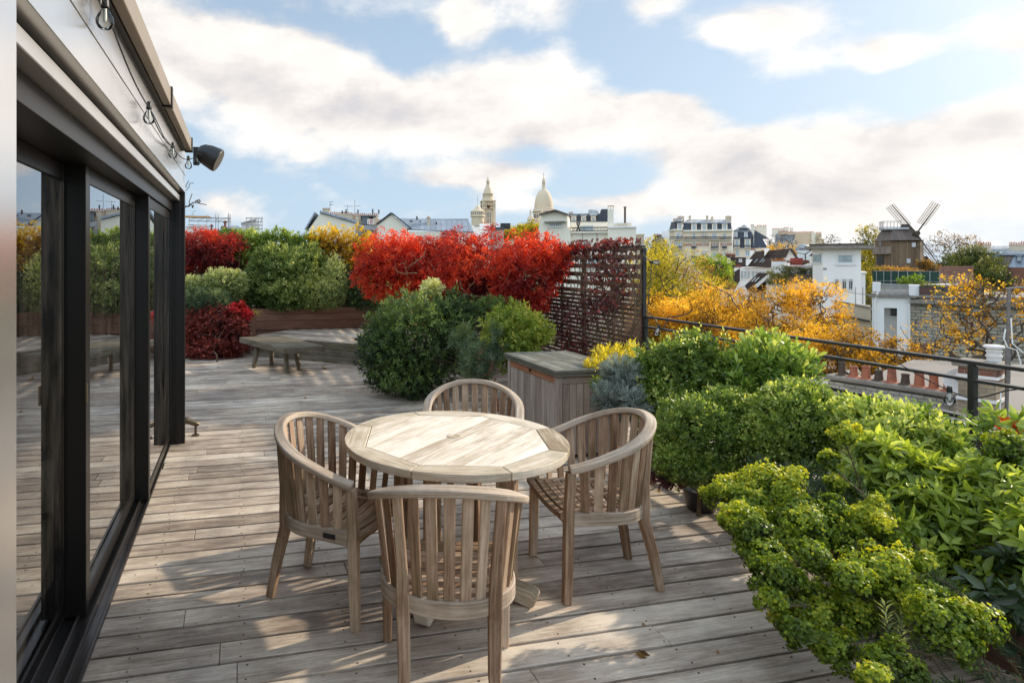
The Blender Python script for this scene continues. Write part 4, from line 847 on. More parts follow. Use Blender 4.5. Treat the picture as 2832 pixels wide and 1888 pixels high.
D_=rng.normal(size=P.shape)+np.array([-.3,0,-1.0]); leaf_mesh('foliage',P,D_,rng.normal(size=P.shape)+np.array([-1,0,.3]),rng.uniform(.035,.07,len(P)),rng.uniform(.02,.04,len(P)),rng.random(len(P))*.9,MATS['vine'],cl,'oval')
cw_=thing('climber','red tipped leafy climber arching over the top of the trellis','climber',(TX,8,1.7))
foliage('foliage',cw_,MATS['crimson'],[(TX-.05,8.1,1.80,.12,.42,.13),(TX-.08,8.75,1.82,.12,.35,.16),(TX-.05,7.3,1.8,.08,.4,.06),(TX-.02,6.5,1.84,.05,.35,.05)],230,k=5,L=.06,W=.03,tm='oval',seed=33,up=.5,base=.45)
stems('stems',MATS['redstem'],cw_,(TX,8.2,1.5),[(TX-.05,8.1,1.80,.12,.42,.16),(TX-.08,8.75,1.82,.12,.35,.16),(TX-.05,7.3,1.8,.08,.5,.08),(TX-.02,6.5,1.84,.05,.45,.07)],40,.008,seed=34)
# right-hand bed ------------------------------------------------------
shrub('nandina','small golden leaved shrub beside the storage box and the grey lavender','shrub',[hb(1700,985,5.5,.20,.10,.18),hb(1660,1010,5.3,.13,.08,.12),hb(1740,985,5.6,.14,.12,.14)],'goldleaf',230,root=(3.3,4.9,.2),seed=41,k=6,L=.055,W=.017,tm='kite',wild=.4,up=.7,base=.62)
shrub('nandina','yellow green sprig low at the right edge of the storage box','shrub',[hb(1665,1062,5.0,.10,.06,.1)],'nandina',45,root=(3.2,4.5,.3),seed=42,k=6,L=.05,W=.014,tm='kite',nst=5)
shrub('lavender','silvery grey lavender bush at the corner of the storage box','shrub',[hb(1720,1040,4.75,.17,.17,.16),hb(1690,1100,4.6,.16,.12,.15),hb(1740,1110,4.6,.15,.14,.15)],'lavender',800,root=(2.9,4.15,.1),seed=43,k=13,L=.042,W=.006,tw=.06,wild=.35,up=.6,open_=.55,base=.62,shell=.6,nst=24,r0=.01)
shrub('privet_bush','tall loosely clipped green bush behind the grey lavender','bush',[hb(1880,1040,4.75,.30,.31,.32),hb(1800,1060,4.75,.18,.25,.2),hb(1940,1010,4.7,.2,.24,.25),hb(1850,1150,4.6,.26,.25,.25)],'box',4200,root=(3.3,4.1,.0),seed=44,k=7,L=.032,W=.016,tm='oval',base=.58,wild=.55,shell=.5,bump=.22,nst=40,stray=130)
shrub('pittosporum','tall glossy green shrub with long upright leaves against the railing','shrub',[hb(2130,1000,4.55,.30,.20,.25),hb(2040,1040,4.5,.2,.18,.2),hb(2210,1020,4.45,.16,.15,.15),hb(2080,1090,4.5,.28,.22,.22),hb(2130,960,4.6,.14,.07,.12)],'glossy',950,root=(3.8,3.8,.0),seed=45,k=8,L=.064,W=.021,tm='spat',base=.6,up=.9,wild=.38,tw=.07,open_=.75,shell=.6,gap=-.8,nst=40)
shrub('boxwood_ball','rounded clipped bush nearest the right-hand armchair','bush',[hb(1930,1200,4.1,.27,.27,.27),hb(2000,1140,4.15,.18,.18,.2),hb(1900,1270,4.0,.20,.15,.2),hb(1980,1290,4.0,.16,.12,.18)],'box',4800,root=(2.9,3.5,.0),seed=46,k=7,L=.025,W=.014,tm='oval',base=.52,wild=.5,shell=.4,bump=.17,stray=90,nst=16,amp=.16)
shrub('boxwood_ball','large rounded clipped bush in the middle of the row by the railing','bush',[hb(2190,1190,3.9,.29,.28,.28),hb(2110,1220,3.9,.17,.19,.2),hb(2270,1160,3.9,.20,.20,.22),hb(2200,1110,3.95,.22,.14,.2)],'box',5600,root=(3.4,3.25,.0),seed=47,k=7,L=.025,W=.014,tm='oval',base=.58,wild=.5,shell=.4,bump=.17,stray=90,nst=16,amp=.16)
shrub('pittosporum','rounded leafy bush with shiny backlit leaves just in front of the railing post','bush',[hb(2440,1195,3.55,.26,.19,.25),hb(2555,1225,3.45,.20,.18,.2),hb(2360,1165,3.7,.18,.16,.2),hb(2610,1270,3.35,.12,.15,.14),hb(2480,1300,3.4,.30,.16,.24)],'glossy',2900,root=(3.7,2.9,.0),seed=48,k=7,L=.034,W=.018,tm='oval',base=.6,wild=.55,shell=.5,up=.5,bump=.14,gap=-1.0,nst=60)
foliage('young_leaves',bpy.data.objects['pittosporum.002'],MATS['glossy'],[hb(2640,1170,3.45,.10,.15,.08),hb(2540,1130,3.5,.12,.06,.1),hb(2410,1110,3.6,.12,.05,.1)],60,k=7,L=.038,W=.02,tm='oval',seed=49,up=1.2,base=.75,tw=.08,shell=.9)
shrub('heuchera','small purple and green leafy plant at the foot of the clipped bushes','plant',[hb(1810,1290,4.3,.14,.08,.14),hb(1850,1320,4.15,.10,.06,.1),hb(1790,1250,4.4,.1,.08,.1)],'purple',90,root=(2.55,3.75,.0),seed=50,k=6,L=.06,W=.03,tm='oval',stemmat='redstem',nst=14,r0=.006)
pot('dark glazed pot under the rounded clipped bush nearest the armchair',3.0,3.6,.12,.14,'iron'); 
pot('dark pot under the large clipped bush by the railing',3.42,3.2,.17,.24,'iron')
pot('dark pot at the base of the tall glossy shrub',3.8,3.85,.18,.30,'iron')
pot('dark pot below the grey lavender beside the storage box',2.95,4.2,.15,.22,'terracotta')
pt3=thing('dark_planter','low dark timber planter in the bottom right corner behind the spurge','planter',(3.6,1.6,0))
mb=MB()
for k in range(4): z0=.0+k*.10; mb.box(3.02,3.045,.4,2.7,z0,z0+.093); mb.box(3.045,4.15,2.68,2.705,z0,z0+.093); mb.box(4.12,4.15,.4,2.68,z0,z0+.093); mb.box(3.045,4.12,.4,.425,z0,z0+.093)
mb.build('boards',MATS['trelliswood'],pt3,bevel=.002); mb=MB(); mb.box(3.05,4.115,.43,2.675,.2,.33); mb.build('soil',MATS['soil'],pt3)
# foreground spurge: lime heads on long stems
heads=[(2060,1400,45),(2250,1540,45),(2330,1480,40),(2200,1630,50),(2560,1560,30),(2650,1670,40),(2300,1400,36),(2350,1330,30),(2200,1320,34),(2650,1580,28),(2014,1366,50),(2130,1373,80),(2222,1459,85),(2060,1440,55),(2116,1545,60),(2150,1600,55),(2335,1201,34),(2295,1274,26),(2305,1340,26),(2394,1340,40),(2427,1446,62),(2447,1600,80),(2350,1600,45),(2295,1697,85),(2225,1750,45),(2315,1797,58),(2182,1711,36),(2613,1724,88),(2560,1640,35),(2487,1856,70),(2791,1247,50),(2360,1680,50),(2180,1510,60),(2480,1520,45),(2800,1330,40),(2095,1480,45),(2420,1870,40),(2170,1650,45),(2130,1660,32),(2660,1790,40)]
root=Vector((2.95,1.95,.0)); sp=thing('spurge','sprawling lime green spurge with round flower heads spilling over the deck','spurge',root); rng=np.random.default_rng(77)
Ps=[];Ds=[];Ns=[];Ls=[];Rs=[]; mb=MB(); mb2=MB()
Pl=[];Dl=[];Nl=[];Rl=[]
for hx,hy,hr in heads:
    D=float(np.interp(hy,[1200,1366,1600,1860],[3.05,2.95,2.5,2.13])); 
    if hx>2700: D=3.0
    D+=rng.uniform(-.22,.10); c=at(hx,hy,D); r=hr/FPX*D*1.04; cv=np.array(c); rt=np.array(root)+rng.normal(size=3)*[.18,.22,0]; 
    if hx>2700: rt=np.array([3.6,1.8,.3])
    axis=unit(cv-rt+np.array([0,0,.35])); nf=int(1500*(r/.12)**2)+150
    ns=int(9+ (r/.05)**1.6*4); su=unit(rng.normal(size=(ns*3,3))+axis*.9)[:ns]; sc_c=cv+su*r*rng.uniform(.45,1.0,(ns,1))*np.array([1.15,1.15,.85]); sr=r*rng.uniform(.24,.50,ns); pk=rng.choice(ns,nf,p=sr**2/(sr**2).sum())
    u=unit(rng.normal(size=(nf,3))); P=sc_c[pk]+u*(sr[pk]*(1-.5*rng.random(nf)**2))[:,None]; u=unit(u+su[pk]*.8)
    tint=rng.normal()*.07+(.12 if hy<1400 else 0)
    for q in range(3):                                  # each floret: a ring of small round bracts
        a=rng.normal(size=P.shape); s_=unit(np.cross(u,a)); Ps.append(P+s_*.002+rng.normal(size=P.shape)*.002); Ds.append(s_+u*rng.uniform(-.1,.35,(nf,1))); Ns.append(u+rng.normal(size=P.shape)*.45); Ls.append(rng.uniform(.007,.0145,nf)); Rs.append(.50+tint+.22*vnoise(P,9,5)+rng.normal(size=nf)*.16+.18*(u[:,2])-.22*(np.linalg.norm(P-cv,axis=1)/r<.75)+.10*((u@np.array([.9,.2,.5]))>.4))  # tone carries painted shading: lighter above and sunward, darker within the head
    base=cv-axis*r*.95
    for q in range(26):
        e=P[rng.integers(nf)]; mid=(base+e)/2+rng.normal(size=3)*.006; mb.tube([base,mid,e],[.0022,.0016,.001],4,cap=False)
    nseg=8; m_=(rt+base)/2+np.array([0,0,.10+.08*rng.random()])+rng.normal(size=3)*.03
    pts=[(1-t)**2*rt+2*t*(1-t)*m_+t*t*base for t in np.linspace(0,1,nseg)]; mb2.tube([Vector(p) for p in pts],[.0035]*nseg,6,cap=False)
    for q in range(150):                                 # narrow grey green leaves up the stem
        t=rng.uniform(.25,1); p=(1-t)**2*rt+2*t*(1-t)*m_+t*t*base; tv=unit(base-rt); s_=unit(np.cross(tv,rng.normal(size=3))); Pl.append(p); Dl.append(s_+tv*.9); Nl.append(tv-s_); Rl.append(rng.uniform(.2,.8))
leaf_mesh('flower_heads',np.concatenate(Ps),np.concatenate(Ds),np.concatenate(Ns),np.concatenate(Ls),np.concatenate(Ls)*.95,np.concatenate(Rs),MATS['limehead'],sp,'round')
mb.build('flower_stalks',MATS['greenstem'],sp); mb2.build('stems',MATS['stem'],sp)
Pl=np.array(Pl); leaf_mesh('leaves',Pl,np.array(Dl),np.array(Nl),rng.uniform(.03,.05,len(Pl)),.006,np.array(Rl),MATS['spurge'],sp,'kite')
dd=np.array(at(2160,1570,2.5)); foliage('dead_head',sp,MATS['brownleaf'],[(dd[0],dd[1],dd[2],.06,.05,.05)],90,k=5,L=.018,W=.012,seed=5,base=.75)
# upright leafy shoots at the bottom
for j,(px,py,D) in enumerate([(2470,1840,2.12),(2492,1835,2.10)]):
    top=at(px-22*(1-j),py-170+40*j,2.2); bot=at(px,py,D); n=44; f=np.linspace(0,1,n)[:,None]; P=np.array(bot)*(1-f)+np.array(top)*f; tv=unit(np.array(top-bot)); a=np.arange(n)*2.4; s1=unit(np.cross(tv,[0,1,.1])); s2_=np.cross(tv,s1); Dd=s1*np.cos(a)[:,None]+s2_*np.sin(a)[:,None]+tv*.8
    leaf_mesh('leafy_shoot',P,Dd,tv-Dd*.3,.04,.008,np.full(n,.75),MATS['spurge'],sp,'kite')
shrub('spurge','grey green low spurge foliage between the clipped bushes and the lime heads','shrub',[hb(2180,1330,3.5,.26,.12,.22),hb(2300,1370,3.2,.24,.10,.2),hb(2400,1400,3.0,.22,.10,.2)],'spurge',330,root=(3.1,2.7,.0),seed=52,k=16,L=.05,W=.007,tw=.10,wild=.5,shell=.7,nst=30,base=.4)
# mexican orange with big whorls
ck=dict(tm='long',k=7,tw=.02,open_=1.15,wild=.45,up=.45,droop=.25)
shrub('choisya','large glossy shrub with hand shaped yellow green leaves at the right edge','shrub',[hb(2480,1340,3.05,.20,.22,.2),hb(2620,1410,2.95,.26,.26,.24),hb(2740,1450,2.75,.26,.30,.24),hb(2560,1480,2.8,.26,.24,.22),hb(2680,1590,2.6,.24,.16,.2),hb(2850,1560,2.5,.22,.25,.2),hb(2440,1250,3.15,.12,.10,.12),hb(2770,1390,3.0,.18,.16,.18),hb(2870,1450,2.8,.25,.22,.2)],'choisya',2300,root=(3.45,2.0,.25),stemmat='stem',seed=53,L=.060,W=.021,base=.66,shell=.65,nst=34,r0=.012,gap=-.9,**ck)
shrub('photinia','shrub with orange tipped shiny leaves poking in at the right edge above the lime heads','shrub',[hb(2800,1180,3.1,.13,.10,.12),hb(2860,1230,3.0,.15,.14,.12)],'glossy',60,root=(3.9,1.9,.3),seed=54,L=.075,W=.028,base=.75,nst=16,**ck)
foliage('young_leaves',bpy.data.objects['photinia'],MATS['red'],[hb(2815,1185,3.05,.05,.04,.05)],9,seed=55,L=.06,W=.022,base=.9,**ck)
shrub('rhododendron','dark broad leaved shrub in the shade of the bottom right corner','shrub',[hb(2740,1660,2.4,.13,.10,.12),hb(2830,1720,2.3,.14,.14,.12),hb(2830,1600,2.45,.14,.10,.12)],'darkbroad',40,root=(3.3,1.55,.3),seed=56,L=.075,W=.028,base=.45,nst=8,r0=.01,**ck)
# ================================================================== the city
GZ=-17.0
class Bld:                                            # a building facing the terrace; front plane at depth D
    def __init__(s,name,label,cat,px,D,group=None,rz=0.0):
        s.D=D; s.px=px; g=at(px,CY,D); s.th=math.atan((px-CX)/FPX); s.root=thing(name,label,cat,(g.x,g.y,GZ),YAW-s.th,group)
    def p(s,px,py,dy=0.0,near=True):                  # local coordinates on the facade, which faces the terrace
        c,n=math.cos(s.th),math.sin(s.th); Dr=s.D/c+dy; x=Dr*math.tan(math.atan((px-CX)/FPX)-s.th); D=Dr*c-x*n
        return Vector((x, dy, EYE-(py-CY)/FPX*D-GZ))
    def m(s,px): return px/FPX*s.D/math.cos(s.th)
    def mk(s,name,mb,mats,parent=None,smooth=False,bevel=0):
        if not isinstance(mats,(list,tuple)): mats=[mats]
        return mb.build(name,[MATS[q] for q in mats],parent or s.root,local=True,smooth=smooth,bevel=bevel)
    def slab(s,name,m,x0,x1,y0,y1,d0=0.,d1=8.,parent=None,build=True,mb=None):
        a=s.p(x0,y0,0); b=s.p(x1,y1 if y1 is not None else y0,0); z0=0.0 if y1 is None else b.z; own=mb is None
        mb=mb or MB(); mb.box(a.x,b.x,d0,d1,z0,a.z)
        return s.mk(name,mb,m,parent) if own else mb
    def window(s,x0,y0,x1,y1,d=0.,cols=2,rows=2,frame='paleframe',glass='darkglass',name='window',fw=.06,sill=True):
        a=s.p(x0,y0); b=s.p(x1,y1); w=b.x-a.x; h=a.z-b.z; mb=MB(); mb.mi=1; mb.box(a.x,b.x,d-.03,d+.02,b.z,a.z); mb.mi=0
        fw=min(fw,w*.12)
        for x in (a.x,b.x-fw): mb.box(x,x+fw,d-.08,d-.03,b.z,a.z)
        for z in (b.z,a.z-fw): mb.box(a.x+fw,b.x-fw,d-.08,d-.03,z,z+fw)
        for k in range(1,cols): x=a.x+w*k/cols; mb.box(x-fw*.4,x+fw*.4,d-.07,d-.03,b.z+fw,a.z-fw)
        for k in range(1,rows): z=b.z+h*k/rows; mb.box(a.x+fw,b.x-fw,d-.065,d-.031,z-fw*.3,z+fw*.3)
        if sill: mb.box(a.x-fw,b.x+fw,d-.14,d-.001,b.z-fw*1.2,b.z)
        return s.mk(name,mb,[frame,glass])
    def rail(s,x0,x1,y0,y1,d=-.6,n=None,m='iron',name='balcony',slab='peach',ret=True):
        a=s.p(x0,y0); b=s.p(x1,y1); mb=MB(); t=.03+s.D*.00018; mb.box(a.x,b.x,d-t,d+t,a.z-t,a.z+t); mb.box(a.x,b.x,d-t,d+t,b.z,b.z+t*1.5)
        n=n or max(4,int((b.x-a.x)/.22)); 
        for k in range(n+1): x=a.x+(b.x-a.x)*k/n; mb.box(x-t*.45,x+t*.45,d-t*.45,d+t*.45,b.z,a.z)
        if ret and d<0:
            for x in (a.x,b.x): mb.box(x-t,x+t,d+t,-.01,a.z-t,a.z+t); mb.box(x-t*.5,x+t*.5,d+t,-.01,b.z,b.z+t)
        mb.mi=1; mb.box(a.x-.05,b.x+.05,d-.1,-.002 if d<0 else d+.2,b.z-.16,b.z-.02)
        return s.mk(name,mb,[m,slab])
    def chimney(s,x0,x1,y0,y1,d0=2.,d1=3.,n=4,m='creamold',ph=3.5,potm='terracotta_far'):
        a=s.p(x0,y0); b=s.p(x1,y1); mb=MB(); mb.box(a.x,b.x,d0,d1,b.z,a.z-.12); mb.box(a.x-.08,b.x+.08,d0-.08,d1+.08,a.z-.119,a.z); mb.mi=1; h=s.m(ph); w=b.x-a.x
        for k in range(n):
            x=a.x+w*(k+.5)/n; r=min(.16,w/n*.36); hh=h*random.uniform(.7,1.15); mb.lathe([(r,0),(r*.82,hh*.9),(r,hh),(.01,hh)],(x,(d0+d1)/2,a.z),8)
        return s.mk('chimney',mb,[m,potm])
    def poly(s,name,m,pts,dy0,dy1,parent=None):       # facade-parallel polygon extruded away from the viewer
        P=[s.p(x,y) for x,y in pts]; P=[Vector((p.x,dy0,p.z)) for p in P]; mb=MB(); mb.extr(P,(0,dy1-dy0,0)); return s.mk(name,mb,m,parent)
    def quad(s,name,m,pts,th=.12,parent=None):        # pts: (px,py,dy) four corners of a sloping roof face, uv along the eaves
        P=[s.p(x,y,0)+Vector((0,d,0)) if len(q)==3 else 0 for q in pts for x,y,d in [q]]
        mb=MB(); n_=(P[1]-P[0]).cross(P[2]-P[0]).normalized()*th; mb.extr(P,n_); return s.mk(name,mb,m,parent)
    def dormer(s,x0,x1,y0,y1,d=-.1,m='peach',roof='zinclight'):
        a=s.p(x0,y0); b=s.p(x1,y1); w=b.x-a.x; mb=MB(); mb.box(a.x,b.x,d,1.8,b.z,a.z); mb.mi=1; mb.box(a.x-.15,b.x+.15,d-.2,1.9,a.z,a.z+.12); mb.mi=2; mb.box(a.x+w*.22,b.x-w*.22,d-.02,d+.1,b.z+.15,a.z-.25); mb.mi=3
        mb.box(a.x+w*.48,a.x+w*.52,d-.05,d-.021,b.z+.15,a.z-.25); 
        for x in (a.x+w*.20,b.x-w*.24): mb.box(x,x+w*.04,d-.05,d-.001,b.z+.13,a.z-.23)
        return s.mk('dormer',mb,[m,roof,'paneglass','paleframe'])
# ground and hill
def gh(X,D):
    r=math.hypot(X,D); t=min(1,max(0,(r-70)/160)); t=t*t*(3-2*t); return GZ+12.5*t+min(1,max(0,(r-260)/300))*3.5-min(1,max(0,(r-1200)/2000))*12
mb=MB(); rings=[0,15,30,45,60,80,100,130,160,200,250,320,420,600,900,1500,2600,4500]; na=48; vs=[]
for r in rings:
    for k in range(na): a=2*math.pi*k/na; vs.append(cw(r*math.sin(a),r*math.cos(a),gh(r*math.sin(a),r*math.cos(a))))
fs=[(i*na+k,i*na+(k+1)%na,(i+1)*na+(k+1)%na,(i+1)*na+k) for i in range(len(rings)-1) for k in range(na)]
mb.add(vs,fs); tag(mb.build('ground',MATS['grass'],smooth=True),kind='structure')
mb=MB(); P=[cw(4,22,GZ+.02),cw(9,22,GZ+.02),cw(30,100,GZ+.6),cw(22,102,GZ+.6)]; mb.add(P,[(0,1,2,3)]); tag(mb.build('street',MATS['asphalt']),kind='structure')
# ---- trees
def ctree(label,blobs,matn,n,root=None,D0=None,seed=1,r0=.18,nst=120,name='autumn_tree',cat='tree',group='autumn trees below the terrace',k=5,L=.11,W=.075,**kw):
    bx=np.array(blobs); c=bx[:,:3].mean(0)
    z0=gh(0,math.hypot(c[0],c[1])); rt=(c[0],c[1],z0) if root is None else root
    t=thing(name,label,cat,rt,0,group)
    kw.setdefault('shell',.7); kw.setdefault('gap',-.3); kw.setdefault('wild',.8); kw.setdefault('bump',.22); kw.setdefault('amp',.28); kw.setdefault('cl',.9)
    foliage('crown',t,MATS[matn],blobs,n,seed=seed,k=k,L=L,W=W,tw=L*2.2,open_=1.1,**kw)
    lo=(bx[:,2]-bx[:,5]).min(); rng=np.random.default_rng(seed); P,O,rr=blob_tips(rng,blobs,nst,.75,.2); fk=np.array([rt[0],rt[1],max(z0+2,lo-.8)])
    br=MB(); tr_=MB()
    for i,(pts,rs) in enumerate(skeleton(rng,np.array(rt),fk,P,r0,.07)): 
        if i==0: tr_.tube(pts[:2],[r0*1.3,r0],9,cap=False); br.tube(pts[1:],rs[1:],6)
        else: br.tube(pts,[max(.007*math.hypot(*c[:2])/30,r) for r in rs],4,cap=False)
    tr_.build('trunk',MATS['bark'],t,smooth=True); br.build('branches',MATS['bark'],t,smooth=True); return t
def tb(px,py,D,rx,rz,ry=None): return E3(px,py,D,rx,ry or rx,rz)
ctree('tall golden tree directly right of the trellis',[tb(1850,800,38,2.6,2.6),tb(1800,860,38,2.4,2.4),tb(1905,850,37,2.3,2.6),tb(1850,930,36,3,2.2)],'goldgreen',8500,seed=101,base=.5)
ctree('golden tree with brownish crown second from the trellis, behind the nearer ones',[tb(1915,790,48,2.4,2.4),tb(1970,850,47,2.2,2.6),tb(1900,850,47,2,2)],'brownleaf',3600,seed=102,base=.75)
ctree('yellow green tree rising close beside the trellis top',[tb(1800,740,60,2.4,2.8),tb(1850,745,60,2.2,2.2),tb(1790,800,58,2.6,3)],'goldgreen',4800,seed=103,base=.52)
ctree('bright lime green small tree in front of the brown tiled roofs',[tb(1975,735,66,1.7,1.4),tb(1945,725,66,1.1,.9),tb(1995,765,65,1.3,1.2)],'limetree',2600,seed=104,L=.16,W=.09,base=.6,cl=1.4,group=None)
ctree('bright golden tree in the foreground of the yellow group, under the railing near the trellis',[tb(1830,890,27,1.7,1.3),tb(1890,900,26,1.7,1.4),tb(1800,960,26,1.6,1.3)],'gold',8500,seed=105,L=.085,W=.06,base=.42,amp=.34)
ctree('wide golden tree behind the glossy green shrub',[tb(1960,885,31,1.9,1.7),tb(2010,925,30,1.5,1.6),tb(1950,930,29,1.7,1.5)],'gold',9000,seed=106,L=.09,W=.065,base=.46,amp=.34)
ctree('brown and ochre thinly leaved tree below the white houses',[tb(2070,865,37,1.3,1.6),tb(2060,920,36,1.7,1.8),tb(2095,900,36,1.1,1.6)],'brownleaf',3600,seed=107,base=.8,L=.09)
ctree('yellow tree with dark spreading branches in front of the white modern house',[tb(2200,830,31,1.5,1.1),tb(2270,820,31,1.1,.95),tb(2140,880,31,1.3,1.2),tb(2290,880,31,1.2,1.0),tb(2200,920,30,1.9,1.2)],'gold',6200,seed=108,nst=260,L=.09,W=.065,r0=.11,gap=-.35,base=.6)
ctree('low golden tree between the white garage and the row of chimney pots',[tb(2330,960,25,1.5,.95),tb(2430,990,24,1.3,.75),tb(2240,980,26,1.3,.95),tb(2500,1010,23.5,.9,.6)],'gold',5600,seed=109,L=.08,W=.055,nst=170,base=.5)
ctree('dark branched tree with sparse yellow leaves at the right edge before the stone wall',[tb(2700,860,23.5,1.7,1.1),tb(2620,930,23,1.2,.85),tb(2790,920,23,1.5,1.2),tb(2720,800,23.5,1.5,.75),tb(2580,970,23,.8,.5),tb(2860,840,23,1.2,1.2)],'gold',2300,seed=110,nst=560,r0=.13,L=.09,W=.07,gap=.12,base=.62,bump=.3)
foliage('upper_leaves',bpy.data.objects['autumn_tree.007'] if 'autumn_tree.007' in bpy.data.objects else None,MATS['goldgreen'],[tb(2690,800,23.5,1.6,.5)],50,seed=3,L=.08,W=.06)
ctree('pale yellow airy tree between the white house and the windmill',[tb(2405,680,118,3.0,4.4),tb(2425,730,116,3.4,3.4),tb(2380,740,116,2.8,3.2)],'goldgreen',3200,seed=111,L=.3,W=.2,base=.62,cl=.4,gap=-.1)
ctree('dark green and gold rounded tree right of the windmill',[tb(2680,715,125,3.6,2.8),tb(2640,735,124,3.0,2.2),tb(2730,735,122,3.0,3.0)],'treegreen',3600,seed=112,L=.3,W=.2,base=.55,cl=.4,gap=-.7,group=None,name='tree')
ctree('thin almost bare tree against the bright sky right of the sails',[tb(2600,680,128,3.2,3.0),tb(2660,672,128,3.4,2.2)],'brownleaf',420,seed=113,L=.25,W=.18,nst=170,group=None,name='bare_tree',r0=.12)
ctree('small yellow tree at the foot of the windmill right of its wall',[tb(2572,740,100,1.5,1.2),tb(2556,728,100,1.0,.7)],'brownleaf',420,seed=114,L=.25,W=.16,cl=.5,base=.45)
ctree('gold tinged tree spilling in front of the mansard roofs at the right edge',[tb(2735,745,95,2.0,2.0),tb(2765,770,92,2.0,1.6)],'treegreen',1300,seed=115,L=.26,W=.18,cl=.5,base=.5)
ctree('green shrubby tree in the gap between the white house and the roof terrace',[tb(2405,790,70,1.6,2.6),tb(2400,760,72,1.4,1.6),tb(2410,840,68,1.6,2.6)],'goldgreen',1800,seed=116,L=.16,W=.11,base=.3)
ctree('low orange hedge like tree at the base of the windmill',[tb(2440,748,98,3.4,.9),tb(2490,750,98,2.8,.8)],'brownleaf',900,seed=117,L=.22,W=.16,base=.8,nst=30)
ctree('small orange and green tree growing over the brown tiled roof',[tb(2150,700,84,2.2,1.5),tb(2135,722,84,1.2,1.2),tb(2180,705,84,1.2,.9)],'gold',700,seed=118,L=.2,W=.14,base=.45,nst=90)
ctree('leafless spreading tree between the beige block and the white house',[tb(2290,665,150,3.2,2.2),tb(2160,668,140,3,2)],'brownleaf',60,seed=119,L=.2,W=.12,nst=200,group=None,name='bare_tree',r0=.12)
ctree('yellow green tree at the foot of the domed church',[tb(1455,640,210,5.5,3.2),tb(1400,645,205,5,2.4),tb(1480,630,210,2.5,1.6)],'goldgreen',1500,seed=120,L=.7,W=.5,cl=.3,nst=50,base=.6)
ctree('yellow tree behind the stone gabled house at the left of the cream apartment block',[tb(1805,700,90,3,2.6),tb(1815,735,88,3,2.6)],'goldgreen',1400,seed=121,L=.24,W=.17,cl=.5)
ctree('bare twigs of a tree reaching over the left end of the hedge',[tb(530,545,24,.55,.8)],'brownleaf',6,root=tuple(at(440,760,24)),seed=122,nst=16,group=None,name='bare_tree',L=.08,r0=.04)
